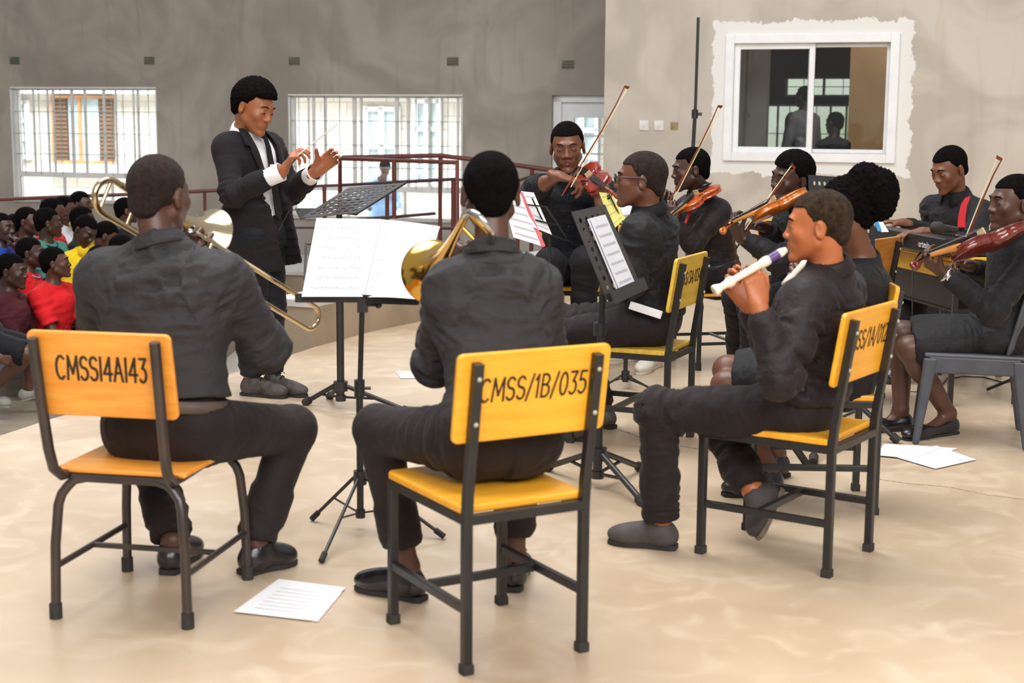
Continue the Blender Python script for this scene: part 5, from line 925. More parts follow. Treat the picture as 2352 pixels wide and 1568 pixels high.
# conductor's perforated stand, its tray tipped up
b1 = G(783, 938); S1=1; s1 = root('music_stand', b1, "conductor's black perforated music stand with its tray tilted up", 'music stand', 'music stands of the band', world=True)
q1 = [P(690, 502, 7.12), P(820, 490, 7.05), P(932, 420, 7.38), P(800, 432, 7.52)]; tc_ = sum(q1) / 4; N1 = nrm(np.cross(q1[1] - q1[0], q1[3] - q1[0])); N1 = N1 if N1[2] < 0 else -N1
tripod(s1, A(b1[0], b1[1], tc_[2] - 0.05), b1, P(783, 886, b1[1])[2], [G(700, 930), G(940, 950), G(757, 915)], 0.019, 0.012)
mb = MB(); perf_plate(mb, q1[0], q1[1], q1[2], q1[3], 6, 9, hw_=0.34, hh=0.22); mb.build('perforated_tray', 'stand_grey', s1)
mb = MB(); mb.tube([tc_ + N1 * 0.01, tc_ + N1 * 0.06, A(b1[0], b1[1], tc_[2] - 0.05)], 0.018, 10); mb.bar(tc_ + (q1[1]-q1[0])*.15 + N1*.012, tc_ - (q1[1]-q1[0])*.15 + N1*.012, 0.06, 0.02, N1); mb.build('tilt_bracket', 'black_metal', s1)
mb = MB(); lp = [P(678, 478, 7.2), P(742, 478, 7.35), P(735, 492, 7.35), P(690, 503, 7.15)]; n_ = nrm(np.cross(lp[1] - lp[0], lp[3] - lp[0])) * 0.004; mb.add(lp + [p + n_ for p in lp], [(3, 2, 1, 0), (4, 5, 6, 7), (0, 1, 5, 4), (1, 2, 6, 5), (2, 3, 7, 6), (3, 0, 4, 7)]); mb.build('tray_lip', 'stand_grey', s1)
mb = MB(); mb.tube([q1[1], q1[2]], 0.006, 8); mb.build('edge_lip', 'black_metal', s1)
mb = MB(); mb.tube([P(688, 480, 7.2), P(664, 484, 7.25), P(655, 500, 7.3), P(640, 530, 7.35)], 0.0022, 6); mb.build('wire_arm', 'black_metal', s1)
# front stand with the bright open score
b2 = G(828, 1213); s2 = root('music_stand', b2, 'thin black folding music stand between the two trombone players', 'music stand', 'music stands of the band', world=True)
tripod(s2, P(832, 690, 5.13), b2, P(826, 1096, b2[1])[2], [G(718, 1197), G(739, 1294), G(1018, 1238)], 0.0125, 0.0065)
mb = MB(); c_ = P(833, 700, 5.12); mb.box(c_, (0.035, 0.03, 0.05)); mb.tube([c_ + A(0, 0, .0), c_ + A(0.05, 0, 0)], 0.006, 8); mb.ball(c_ + A(0.055, 0, 0), 0.013, 8); mb.build('clamp', 'black_metal', s2)
mb = MB(); mb.bar(P(678, 684, 5.06), P(832, 684, 5.12), 0.016, 0.03); mb.bar(P(832, 686, 5.12), P(960, 690, 5.02), 0.016, 0.03); mb.bar(P(700, 640, 5.15), P(703, 560, 5.24), 0.008, 0.012); mb.tube([P(833, 684, 5.13), P(868, 520, 5.33)], 0.006, 8); mb.tube([P(700, 560, 5.24), P(868, 560, 5.33), P(1000, 565, 5.2)], 0.004, 6); mb.build('score_holder', 'black_metal', s2)
bk = root('open_score', P(840, 600, 5.2), 'large bright white open score resting on the thin front stand', 'sheet music', world=True)
pg1 = sheet('left_page', [P(693, 681, 5.03), P(836, 681, 5.11), P(876, 503, 5.30), P(727, 501, 5.22)], 'paper', bk, 7, seed=3); pg2 = sheet('right_page', [P(837, 682, 5.11), P(958, 687, 4.98), P(1010, 520, 5.16), P(877, 504, 5.30)], 'paper', bk, 9, curl=0.006, seed=4)
# perforated stand with the sheet, in front of the person in glasses
b5 = G(1372, 1120); s5 = root('music_stand', b5, 'tall black perforated music stand with punched holes in front of the person in glasses', 'music stand', 'music stands of the band', world=True)
q5 = [P(1393, 690, 5.45), P(1470, 655, 5.92), P(1388, 470, 5.97), P(1311, 487, 5.5)]; tripod(s5, P(1384, 672, b5[1]), b5, P(1383, 1042, b5[1])[2], [G(1252, 1080), G(1474, 1080), G(1478, 1162)], 0.0185, 0.0125)
mb = MB(); perf_plate(mb, q5[0], q5[1], q5[2], q5[3], 5, 8, hw_=0.25, hh=0.3); mb.build('perforated_tray', 'stand_grey', s5)
n5 = nrm(np.cross(q5[1] - q5[0], q5[3] - q5[0])); n5 = n5 if n5[0] > 0 else -n5
mb = MB(); mb.bar(q5[0] + n5 * 0.025, q5[1] + n5 * 0.025, 0.05, 0.006, n5); mb.build('tray_lip', 'stand_grey', s5); mb = MB(); cc_ = (q5[0] + q5[1]) / 2; mb.tube([P(1384, 680, b5[1]), cc_ * .6 + (q5[2] + q5[3]) * .2 - n5 * 0.03], 0.012, 8); mb.build('tilt_bracket', 'black_metal', s5)
mb = MB(); t_, b_ = P(1384, 740, b5[1]), P(1384, 770, b5[1]); mb.tube([A(b5[0], b5[1], t_[2]), A(b5[0], b5[1], b_[2])], 0.026, 12); mb.build('collar', 'black_metal', s5)
bl5 = lambda u, v: q5[0] * (1 - u) * (1 - v) + q5[1] * u * (1 - v) + q5[2] * u * v + q5[3] * (1 - u) * v
for k, (u0, u1, dx) in enumerate(((0.27, 0.74, 0.012), (0.30, 0.77, 0.018))): sheet('music_sheet', [bl5(u0, .02) + n5 * dx, bl5(u1, .02) + n5 * dx, bl5(u1, .88) + n5 * dx, bl5(u0, .88) + n5 * dx], 'paper_soft', None, 7 if k else 0, seed=8, label=['under sheet of the stack of printed music on the perforated stand', 'top sheet of printed music standing on the perforated stand'][k], group='sheets on the perforated stand')
# wire stand with the pink-edged folder
b4 = A(P(1262, 900, 7.9)[0], 7.9, 0); s4 = root('music_stand', b4, 'black wire music stand holding white pages and a pink folder', 'music stand', 'music stands of the band', world=True); yq = 7.9
tripod(s4, P(1262, 540, yq), b4, 0.3, [b4 + A(-0.25, -0.1, 0), b4 + A(0.26, -0.05, 0), b4 + A(0, 0.28, 0)], 0.011, 0.006)
mb = MB(); W_ = lambda *l: [P(*x) for x in l]
for l_ in (W_((1212, 470, 7.7), (1255, 475, 7.8), (1300, 545, 8.0)), W_((1230, 505, 7.7), (1286, 519, 8.0)), W_((1222, 455, 7.7), (1262, 540, 7.9)), W_((1240, 530, 7.75), (1312, 556, 8.1)), W_((1262, 540, 7.9), (1312, 556, 8.1))): mb.tube(l_, 0.0045, 6)
mb.build('wire_frame', 'black_metal', s4)
sheet('music_sheet', W_((1226, 522, 7.62), (1268, 539, 7.82), (1226, 442, 7.95), (1197, 439, 7.75)), 'paper', None, 4, seed=2, label='loose white page behind the pink folder on the wire stand')
fo = root('pink_folder', P(1220, 520, 7.5), 'pink-edged folder open to printed pages on the wire stand', 'folder', world=True)
sheet('inner_page', W_((1180, 545, 7.42), (1248, 566, 7.62), (1196, 445, 7.7), (1150, 436, 7.5)), 'paper', fo, 6, seed=5)
mb = MB(); p = W_((1246, 568, 7.6), (1253, 565, 7.64), (1200, 441, 7.72), (1194, 442, 7.7)); nn = A(0, 0.006, 0); mb.add(p + [x + nn for x in p], [(3, 2, 1, 0), (4, 5, 6, 7), (0, 1, 5, 4), (1, 2, 6, 5), (2, 3, 7, 6), (3, 0, 4, 7)]); mb.build('pink_cover', 'folder_pink', fo)
# wire stand with the yellowed sheet; its tripod shows under the pale chair
b6 = G(1436, 893); s6 = root('music_stand', b6, 'black wire music stand with a yellowed sheet, behind the person in glasses', 'music stand', 'music stands of the band', world=True)
tripod(s6, P(1436, 520, b6[1]), b6, P(1437, 862, b6[1])[2], [G(1385, 893), G(1540, 922), G(1448, 870)], 0.012, 0.0065)
mb = MB(); Y6 = b6[1]
for l_ in (W_((1392, 475, Y6), (1446, 490, Y6 + .1)), W_((1388, 500, Y6), (1440, 520, Y6 + .1)), W_((1400, 448, Y6), (1436, 520, Y6))): mb.tube(l_, 0.0045, 6)
mb.build('wire_frame', 'black_metal', s6)
sheet('yellow_sheet', W_((1408, 528, Y6 - .12), (1436, 500, Y6), (1404, 444, Y6 + .1), (1376, 441, Y6 - .05)), 'paper_yellow', None, 4, seed=6, label='yellowed sheet of music on the wire stand beside the person in glasses')
sheet('music_sheet', W_((1432, 494, Y6), (1460, 488, Y6 + .15), (1451, 462, Y6 + .2), (1405, 444, Y6 + .1)), 'paper_soft', None, 3, seed=7, label='white page beside the yellowed sheet on the wire stand')
# perforated stand behind the person with puffed hair, with a blue folder
b8 = A(1.42, 6.72, 0); s8 = root('music_stand', b8, 'black perforated music stand behind the person with puffed hair', 'music stand', 'music stands of the band', world=True)
tripod(s8, A(1.42, 6.72, 0.98), b8, 0.3, [G(2062, 1018), G(1868, 1065), A(1.3, 7.05, 0)], 0.016, 0.012)
q8 = [P(1862, 560, 6.75), P(2010, 570, 6.85), P(2000, 412, 7.05), P(1856, 402, 6.95)]; mb = MB(); perf_plate(mb, *q8, 11, 7, hw_=0.28, hh=0.28, margin=0.05); mb.build('perforated_tray', 'black_metal', s8)
bf_ = root('blue_folder', P(2025, 530, 6.7), 'blue folder of white pages leaning on the stand behind the person with puffed hair', 'folder', world=True)
mb = MB(); p = W_((1998, 478, 6.75), (2006, 480, 6.75), (2026, 530, 6.7), (2016, 531, 6.7)); nn = A(0, 0.008, 0); mb.add(p + [x + nn for x in p], [(3, 2, 1, 0), (4, 5, 6, 7), (0, 1, 5, 4), (1, 2, 6, 5), (2, 3, 7, 6), (3, 0, 4, 7)]); mb.build('blue_cover', 'folder_blue', bf_)
for k in range(5): mb = MB(); a_ = k * 3.2; p = W_((2006, 481, 6.76 + k * .01), (2009, 481, 6.76 + k * .01), (2029 + a_, 532, 6.72 + k * .01), (2024 + a_, 533, 6.72 + k * .01)); mb.add(p + [x + nn * .4 for x in p], [(3, 2, 1, 0), (4, 5, 6, 7), (0, 1, 5, 4), (1, 2, 6, 5), (2, 3, 7, 6), (3, 0, 4, 7)]); mb.build('page', 'paper_soft', bf_)
# ================================================================== papers on the floor
def floor_pile(polys, label, m='paper', lines=((0.3, .9),)):
    r = root('paper_pile', sum(G(*p) for p in polys[0]) / len(polys[0]), label, 'papers', 'loose sheets on the floor', world=True)
    for k, po in enumerate(polys): mb = MB(); pts = [G(*p, 0.002) for p in po]; c = pts[0]; mb.prism([tuple((p - c)[:2]) for p in pts][::1], 0.0015, c + A(0, 0, 0.001 + 0.0022 * k), (1, 0, 0), (0, 1, 0)); o = mb.build('sheet', m, r)
    bm = None; t = polys[-1]; zt = 0.006 + 0.0022 * len(polys); mb = MB()
    a, b, c, d = [G(*p, zt) for p in (t[0], t[1], t[2], t[3])]; bl = lambda u, v: a * (1 - u) * (1 - v) + b * u * (1 - v) + c * u * v + d * (1 - u) * v
    for k in range(7): v = 0.2 + k * 0.1; mb.add([bl(.15, v), bl(.8, v), bl(.8, v + .008), bl(.15, v + .008)], [(0, 1, 2, 3)])
    mb.build('printed_lines', 'ink_grey', r); return r
floor_pile([[(545, 1400), (730, 1428), (785, 1362), (628, 1340)], [(537, 1407), (714, 1427), (794, 1352), (640, 1332)]], 'pile of white sheets on the floor in the left foreground')
floor_pile([[(2010, 1042), (2120, 1062), (2200, 1030), (2040, 1020)], [(2060, 1052), (2148, 1078), (2242, 1057), (2150, 1025)], [(2012, 1048), (2100, 1056), (2160, 1030), (2030, 1022)]], 'scattered white sheets on the floor under the grey plastic chair', 'paper_soft')
floor_pile([[(920, 869), (1000, 869), (990, 853), (908, 853)]], 'small white sheet on the floor left of the centre player', 'paper_soft')
# ================================================================== keyboard and its desk
kn, kf = A(2.185, 7.56, 0), A(2.04, 8.46, 0); kd = nrm(kf - kn); kx = A(kd[1], -kd[0], 0); KZ = 0.775
dk = root('desk', (kn + kf) / 2 + kx * 0.25, 'yellow topped school desk carrying the keyboard', 'desk', world=True); Rk = np.array([kd, kx, A(0, 0, 1)]); dc = (kn + kf) / 2 + kx * 0.27 - kd * 0.02
mb = MB(); mb.box(dc + A(0, 0, KZ - 0.012), (1.0, 0.44, 0.022), Rk); mb.build('desktop', 'desk_yellow', dk, bevel=0.004)
mb = MB(); mb.box(dc - kx * 0.19 + A(0, 0, KZ - 0.075), (0.94, 0.016, 0.09), Rk); mb.build('apron', 'desk_yellow', dk, bevel=0.003)
mb = MB(); mb.box(dc - kx * 0.17 + A(0, 0, KZ - 0.2), (0.9, 0.02, 0.16), Rk); mb.box(dc + A(0, 0, KZ - 0.28), (0.9, 0.36, 0.02), Rk); mb.build('book_shelf', 'plastic_black', dk)
for sx_ in (-1, 1):
    for sy_ in (-1, 1): mb = MB(); mb.tube([dc + kd * sx_ * 0.45 + kx * sy_ * 0.18 + A(0, 0, 0), dc + kd * sx_ * 0.45 + kx * sy_ * 0.18 + A(0, 0, KZ - 0.025)], 0.013, 4, sq=True); mb.build('leg', 'black_metal', dk)
kb = root('keyboard', dc + A(0, 0, KZ), 'black electronic keyboard with a printed name on its back panel, on the desk', 'keyboard', world=True); kc = (kn + kf) / 2 + kx * 0.17
mb = MB(); hb = 0.085
prof = [(0, 0), (0.32, 0), (0.32, 0.05), (0.17, 0.062), (0.13, 0.085), (0.01, 0.09)]; e0 = kn - kd * 0.03; e1 = kf + kd * 0.03; V = [e0 + kx * a + A(0, 0, KZ + 0.004 + b) for a, b in prof] + [e1 + kx * a + A(0, 0, KZ + 0.004 + b) for a, b in prof]
mb.add(V, [tuple(range(6))[::-1], tuple(range(6, 12))] + [(k, (k + 1) % 6, 6 + (k + 1) % 6, 6 + k) for k in range(6)]); o = mb.build('case', 'plastic_black', kb, bevel=0.006); 
mb = MB()
for k in range(36): mb.box(e0 + kd * (0.045 + k * 0.0246) + kx * 0.245 + A(0, 0, KZ + 0.068), (0.0225, 0.14, 0.014), Rk)
mb.build('white_keys', 'key_white', kb)
mb = MB()
for k in range(36):
    if k % 7 not in (2, 6): mb.box(e0 + kd * (0.057 + k * 0.0246) + kx * 0.215 + A(0, 0, KZ + 0.078), (0.012, 0.085, 0.012), Rk)
mb.build('black_keys', 'ebony', kb)
text_mesh('printed_name', 'artesia', 0.05, 'print_white', kb, e0 + kd * 0.22 - kx * 0.0012 + A(0, 0, KZ + 0.045), -kd, (0, 0, 1), 0.0005, width=0.13)
mb = MB(); mb.lathe(e0 + kd * 0.281 - kx * 0.002 + A(0, 0, KZ + 0.042), -kx, [(0, 0.010), (0.001, 0.010), (0.001, 0.006), (0, 0.006)], 16); mb.build('name_initial', 'print_orange', kb)
# microphone on a boom stand over the keyboard
ms = root('microphone_stand', A(2.75, 7.75, 0), 'microphone boom stand reaching over the keyboard', 'microphone stand', world=True); ma, mz = P(2142, 521, 7.45), P(2300, 545, 7.75)
mb = MB(); mb.tube([P(2215, 530, 7.6), A(2.75, 7.75, mz[2])], 0.011, 8); mb.build('boom', 'black_metal', ms); mb = MB(); mb.tube([A(2.75, 7.75, 0.12), A(2.75, 7.75, mz[2])], 0.011, 8); mb.build('pole', 'black_metal', ms)
for k in range(3): a_ = k * 2.1; mb = MB(); mb.tube([A(2.75, 7.75, 0.15), A(2.75 + math.cos(a_) * .28, 7.75 + math.sin(a_) * .28, 0.01)], 0.009, 6); mb.build('leg', 'black_metal', ms)
mi_ = root('microphone', ma, 'black microphone lying over the front of the keyboard on a boom', 'microphone', world=True); d_ = nrm(P(2215, 530, 7.6) - ma)
mb = MB(); mb.lathe(ma, d_, [(-0.0, 0), (0.004, .02), (0.015, .030), (0.05, .032), (0.062, .028), (0.075, .022)], 16); mb.build('grille', 'rubber', mi_); mb = MB(); mb.lathe(ma, d_, [(0.07, .022), (0.09, .021), (0.19, .016), (0.195, 0)], 14); mb.build('handle', 'plastic_black', mi_)
# amplifier box under the keyboard player, cables
am = root('amplifier', A(2.72, 9.5, 0), 'black amplifier box on the floor behind the keyboard player', 'amplifier', world=True); mb = MB(); mb.box((2.68, 9.35, 0.22), (0.42, 0.3, 0.43)); mb.build('cabinet', 'plastic_black', am, bevel=0.012)
for k in range(3): mb = MB(); mb.lathe((2.56 + k * .12, 9.2, 0.34), (0, -1, 0), [(0, .018), (.012, .016), (.013, 0)], 12); mb.build('knob', 'stand_grey', am)
mb = MB(); mb.tube([(2.49, 9.19, .02), (2.49, 9.19, .42)], .008, 6); mb.tube([(2.87, 9.19, .02), (2.87, 9.19, .42)], .008, 6); mb.build('edge_trim', 'stand_grey', am)
mb = MB(); mb.tube([A(2.2, 7.9, KZ + 0.02), A(2.13, 7.86, KZ - 0.06), A(2.14, 7.85, 0.4), A(2.1, 7.8, 0.03), A(2.3, 7.9, 0.006), A(2.6, 8.6, 0.006)], 0.004, 6); tag(mb.build('power_cable', 'rubber'), 'thin black cable hanging from the keyboard down the yellow desk', 'cable')
mb = MB(); cp = [G(2185, 869, 0.005), G(2210, 864, 0.005), G(2260, 866, 0.005), G(2300, 877, 0.005), G(2330, 876, 0.005), G(2380, 868, 0.005), G(2480, 880, 0.005)]; mb.tube(cp, 0.004, 6); tag(mb.build('floor_cable', 'rubber'), 'thin black cable lying on the floor behind the grey plastic chair', 'cable')
# ================================================================== instruments
def violin(label, tail, scroll, up, m, s=1.0, group='violins of the band'):
    """tail = middle of the lower bout's rim, scroll = its far end, up = outward normal of the top plate"""
    tail, scroll = A(*tail), A(*scroll); y = nrm(scroll - tail); z = nrm(A(*up) - y * (A(*up) @ y)); x = np.cross(y, z); s = np.linalg.norm(scroll - tail) / 0.59
    q = lambda a, b, c: tail + (x * a + y * b + z * c) * s; R = np.array([x, y, z]); r = root('violin', tail, label, 'violin', group, world=True)
    half = [(0, 0), (.04, .002), (.078, .018), (.1, .055), (.103, .085), (.094, .115), (.079, .135), (.084, .143), (.068, .152), (.056, .175), (.055, .2), (.064, .222), (.08, .232), (.075, .24), (.081, .26), (.084, .29), (.076, .322), (.055, .345), (.025, .356), (0, .357)]
    out = half + [(-a, b) for a, b in half[1:-1][::-1]]; n_ = len(out); V = []; F_ = []; cy = .18
    lay = [(0.9, -.034), (1.02, -.030), (1.02, -.028), (0.985, -.027), (0.985, -.002), (1.02, 0), (1.02, .003), (0.9, .008), (0.62, .015), (0.25, .018)]
    ring = lambda k, zz: [q(a * k, cy + (b - cy) * (k if k < 1 else 1 + (k - 1) * .5), zz) for a, b in out]
    for k, zz in [(0.25, -.046), (0.62, -.042)] + lay: V += ring(k, zz)
    nl = len(lay) + 2
    for L in range(nl - 1): F_ += [(L * n_ + i, L * n_ + (i + 1) % n_, (L + 1) * n_ + (i + 1) % n_, (L + 1) * n_ + i) for i in range(n_)]
    F_ += [tuple(range(n_))[::-1], tuple((nl - 1) * n_ + i for i in range(n_))]; mb = MB(); mb.add(V, F_, 0, True); b = mb.build('body', m, r); bm = bmesh.new(); bm.from_mesh(b.data); bmesh.ops.recalc_face_normals(bm, faces=bm.faces); bm.to_mesh(b.data); bm.free()
    for sx_ in (-1, 1):
        mb = MB(); mb.tube([q(sx_ * a, c, .0165) for a, c in ((.03, .222), (.038, .215), (.037, .2), (.044, .18), (.052, .165), (.05, .152), (.06, .148))], [.003, .0022, .002, .002, .002, .0022, .003], 6); mb.build('sound_hole', 'ebony', b)
    mb = MB(); mb.box(q(0, .185, .032), (.042 * s, .004 * s, .034 * s), R); mb.build('bridge', 'bow_hair', r)
    mb = MB(); mb.add([q(-.02, .06, .03), q(.02, .06, .03), q(.024, .15, .03), q(-.024, .15, .03), q(-.01, .005, .022), q(.01, .005, .022), q(.024, .15, .022), q(-.024, .15, .022)], [(0, 1, 2, 3), (7, 6, 5, 4), (4, 5, 1, 0), (5, 6, 2, 1), (6, 7, 3, 2), (7, 4, 0, 3)]); mb.build('tailpiece', 'ebony', r)
    mb = MB(); mb.ball(q(.05, .03, .022), A(.042, .035, .014) * s, 14, R=R); mb.build('chin_rest', 'ebony', r)
    mb = MB(); mb.tube([q(0, .33, .0), q(0, .36, .008), q(0, .48, .012), q(0, .5, .01)], [.022 * s, .016 * s, .0125 * s, .012 * s], 10); mb.build('neck', 'spruce_neck', r)
    mb = MB(); V = [q(-.021, .235, .034), q(.021, .235, .034), q(.0125, .5, .021), q(-.0125, .5, .021), q(-.021, .235, .027), q(.021, .235, .027), q(.0125, .5, .013), q(-.0125, .5, .013)]; mb.add(V, [(0, 1, 2, 3), (7, 6, 5, 4), (4, 5, 1, 0), (5, 6, 2, 1), (6, 7, 3, 2), (7, 4, 0, 3)]); mb.build('fingerboard', 'ebony', r)
    mb = MB(); [mb.tube([q(k * .0085, .12, .031), q(k * .0105, .185, .05), q(k * .005, .5, .023)], .0007 * s, 4) for k in (-1.5, -.5, .5, 1.5)]; mb.build('strings', 'silver', r)
    mb = MB(); mb.tube([q(0, .495, .008), q(0, .52, .004), q(0, .555, -.008), q(0, .575, -.004)] , [.0125 * s, .012 * s, .010 * s, .011 * s], 8)
    sp = [(.578 + .019 * math.cos(a) * (1 - a / 14), -.012 + .019 * math.sin(a) * (1 - a / 14)) for a in np.linspace(2.2, 11, 26)]; mb.tube([q(0, a, b_) for a, b_ in sp], [(.0125 - .0045 * i / 25) * s for i in range(26)], 8); mb.build('scroll', m, r)
    for k, (yy, sx_) in enumerate(((.513, 1), (.525, -1), (.54, 1), (.552, -1))): mb = MB(); mb.tube([q(-sx_ * .012, yy, .0), q(sx_ * .03, yy, .0)], .0032 * s, 6); mb.ball(q(sx_ * .038, yy, 0), A(.011, .0045, .009) * s, 8, R=R); mb.build('peg', 'ebony', r)
    return dict(q=q, x=x, y=y, z=z, s=s)
def bow(label, frog, tip, side, m='bow_wood'):
    frog, tip = A(*frog), A(*tip); y = nrm(tip - frog); L = np.linalg.norm(tip - frog); z = nrm(A(*side) - y * (A(*side) @ y)); q = lambda b, c: frog + y * b + z * c; r = root('violin_bow', frog, label, 'bow', 'bows of the violinists', world=True)
    mb = MB(); mb.tube([q(-.015, .022), q(.1 * L, .021), q(.35 * L, .013), q(.6 * L, .009), q(.85 * L, .014), q(L, .024)], [.0045, .0044, .0042, .004, .0035, .003], 8); mb.build('stick', m, r)
    mb = MB(); mb.add([q(L - .008, .026) , q(L + .004, .027), q(L + .012, -.004), q(L - .006, 0)] + [q(L - .008, .026) + np.cross(y, z) * .006, q(L + .004, .027) + np.cross(y, z) * .006, q(L + .012, -.004) + np.cross(y, z) * .006, q(L - .006, 0) + np.cross(y, z) * .006], [(0, 1, 2, 3), (7, 6, 5, 4), (0, 4, 5, 1), (1, 5, 6, 2), (2, 6, 7, 3), (3, 7, 4, 0)]); mb.build('tip', m, r)
    xx = np.cross(y, z); mb = MB(); mb.box((q(.02, 0) + q(L - .004, 0)) / 2, (.008, L - .024, .0012), np.array([xx, y, z])); mb.build('bow_hair', 'bow_hair', r)
    mb = MB(); mb.box(q(.025, .010), (.012, .045, .02), np.array([xx, y, z])); mb.tube([q(-.015, .022), q(-.028, .022)], .0045, 8); mb.build('frog', 'ebony', r)
    return r
def trombone(label, O, slide_dir, perp, m, bell_off=None, L=0.62, bm='brass', Lb=0.30, Lr=0.36, gap=0.085, side=0.085):
    """O mouthpiece; slide along slide_dir, slide's second tube offset along perp; bell section rises beside it on the -perp side"""
    O = A(*O); y = nrm(slide_dir); z = nrm(A(*perp) - y * (A(*perp) @ y)); x = np.cross(y, z); q = lambda a, b, c: O + x * a + y * b + z * c; r = root('trombone', O, label, 'trombone', 'trombones in the front row', world=True)
    mb = MB(); mb.lathe(O, y, [(-.0, .004), (-.012, .013), (-.014, .014), (-.012, .011), (.02, .006), (.05, .0055), (.07, .007)], 16); mb.build('mouthpiece', 'silver', r)
    mb = MB(); mb.tube([q(0, .05, 0), q(0, .28, 0)], .0072, 12); mb.tube([q(0, .05, gap), q(0, .28, gap)], .0072, 12); mb.build('inner_slide', 'silver', r)
    mb = MB(); mb.tube([q(0, .2, 0), q(0, L + .03, 0)] + [q(0, L + .03 + gap / 2 * math.sin(a), gap / 2 - gap / 2 * math.cos(a)) for a in np.linspace(0, PI, 12)[1:-1]] + [q(0, L + .03, gap), q(0, .2, gap)], .0085, 12); sl = mb.build('outer_slide', m, r)
    mb = MB(); mb.tube([q(0, .22, 0), q(0, .22, gap)], .006, 8); mb.build('brace', bm, r); mb = MB(); mb.tube([q(0, .09, 0), q(0, .09, gap)], .006, 8); mb.build('brace', bm, r)
    pts = [q(0, .07, gap), q(side * .2, .0, gap * 1.0), q(side, -.06, gap * 0.9)]
    mb = MB(); ty = gap * .9; bz = -0.03; w_ = (ty - bz); mb.tube([q(0, .08, gap), q(0, .05, gap), q(side * .35, .0, gap * .97), q(side * .9, -.05, ty), q(side, -.1, ty), q(side, -Lr + .06, ty)], [.0085, .0085, .0085, .009, .009, .0095], 12); mb.build('gooseneck', bm, r)
    mb = MB(); c_y = -Lr + .06; mb.tube([q(side, c_y + .03, ty)] + [q(side, c_y - w_ / 2 * math.sin(a) * 1.15, (ty + bz) / 2 + w_ / 2 * math.cos(a)) for a in np.linspace(0, PI, 14)] + [q(side, c_y + .03, bz)], .0105, 14); mb.build('tuning_slide', m if m != 'brass' else 'silver', r)
    mb = MB(); mb.tube([q(side, c_y - .02, ty), q(side, c_y - .02, bz)], .0065, 8); mb.build('crossbar', bm, r); mb = MB(); mb.tube([q(side, c_y + .10, ty), q(side, c_y + .10, bz)], .006, 8); mb.build('crossbar', bm, r)
    prof = [(c_y + .02, .011), (-.10, .0125), (0, .016), (.10, .022), (.16, .030), (.21, .042), (.245, .058), (.27, .078), (.287, .098), (.295, .108), (.298, .110), (.296, .106), (.28, .085), (.25, .058), (.2, .036), (.1, .019)]
    mb = MB(); mb.lathe(q(side, 0, bz), y, [(a + (Lb - .298 if a > -.15 else 0), b) for a, b in prof], 40); mb.build('bell', bm, r)
    return dict(q=q, x=x, y=y, z=z, root=r)
# ================================================================== the players
def gz(a, b): return [G(*a), G(*b)]
V_ = lambda *a: A(*a)
# 1 trombone player, left foreground, seen from behind
p1 = person('tromboneleft', dict(label='person at the left, back turned, in a charcoal shirt, playing a pale trombone', hip=P(385, 985, 4.36), neck=P(372, 578, 4.44), head=P(368, 447, 4.5), yh=-14, ys=-8, hy=-24, hp=4, sw=0.188, girth=1.12, s=1.04, hs=1.06, skin='skin_deep', hair='buzz', hairm='hair_fade', topm='cloth_soft', legm='trouser_dark', slouch=-0.02,
    wrL=P(424, 600, 4.80), wrR=P(555, 700, 4.90), elR=P(608, 800, 4.55), elL=P(235, 790, 4.62), hdL=(V_(0.05, .1, 1), V_(0.3, .9, 0), (70, 75, 75, 80)), hdR=(V_(.3, .5, .7), V_(-.4, .6, -.2), (60, 60, 65, 70)),
    knL=P(335, 1010, 4.82), knR=P(672, 985, 4.72), ftL=[G(383, 1322), G(383, 1322) + fwd(-8) * .27], ftR=[G(553, 1322), G(678, 1292)], shoe='black', belt='belt_brown', beltz=0.075, bw=.014, hem=0.095, fold=0.017, loose=0.008, near=None, vox=0.006, detail=1, eyes=0))
SIDE1 = 0.10
t1d = P(738, 712, 5.28) - P(446, 530, 4.74)
t1 = trombone('pale gold trombone of the player at the left, slide pointing down right', P(446, 530, 4.74), t1d, V_(-.30, -.35, -.9), 'brass_pale', bm='brass_pale', L=np.linalg.norm(t1d) - .07, side=SIDE1, Lb=.16, Lr=.34)
# 3 trombone player, centre foreground
p3 = person('trombonecentre', dict(label='person in the centre foreground, back turned, in a charcoal shirt, playing a gold trombone', hip=P(1148, 1010, 4.03), neck=P(1130, 598, 4.2), head=P(1126, 443, 4.28), yh=24, ys=10, hy=6, hp=4, sw=0.132, s=.95, hs=1.03, skin='skin_deep', hair='short', topm='cloth_soft', legs='short_trousers', legm='trouser_dark', slouch=-0.025,
    wrL=P(1022, 620, 4.52), wrR=P(1160, 640, 4.72), elL=P(1003, 832, 4.3), elR=P(1248, 800, 4.35), hdL=(V_(.35, .1, .9), V_(.6, .7, 0), (60, 65, 70, 75)), hdR=(V_(-.5, .5, .3), V_(-.4, .6, -.3), (60, 60, 60, 60)),
    knL=(868, 985), knR=P(1185, 985, 4.5), ftL=[G(975, 1382), G(818, 1352)], ftR=[G(1176, 1362), G(1196, 1300)], shoe='patent', belt=None, hem=0.03, fold=0.018, loose=0.0, vox=0.006, eyes=0))
t3 = trombone('gold trombone of the centre player, bell toward the music stand', (-.055, 4.42, 1.165), V_(-.2, .89, -.385), V_(.66, 0, -.75), 'brass', L=0.6, side=0.15, Lb=0.32, Lr=0.30, gap=0.08)
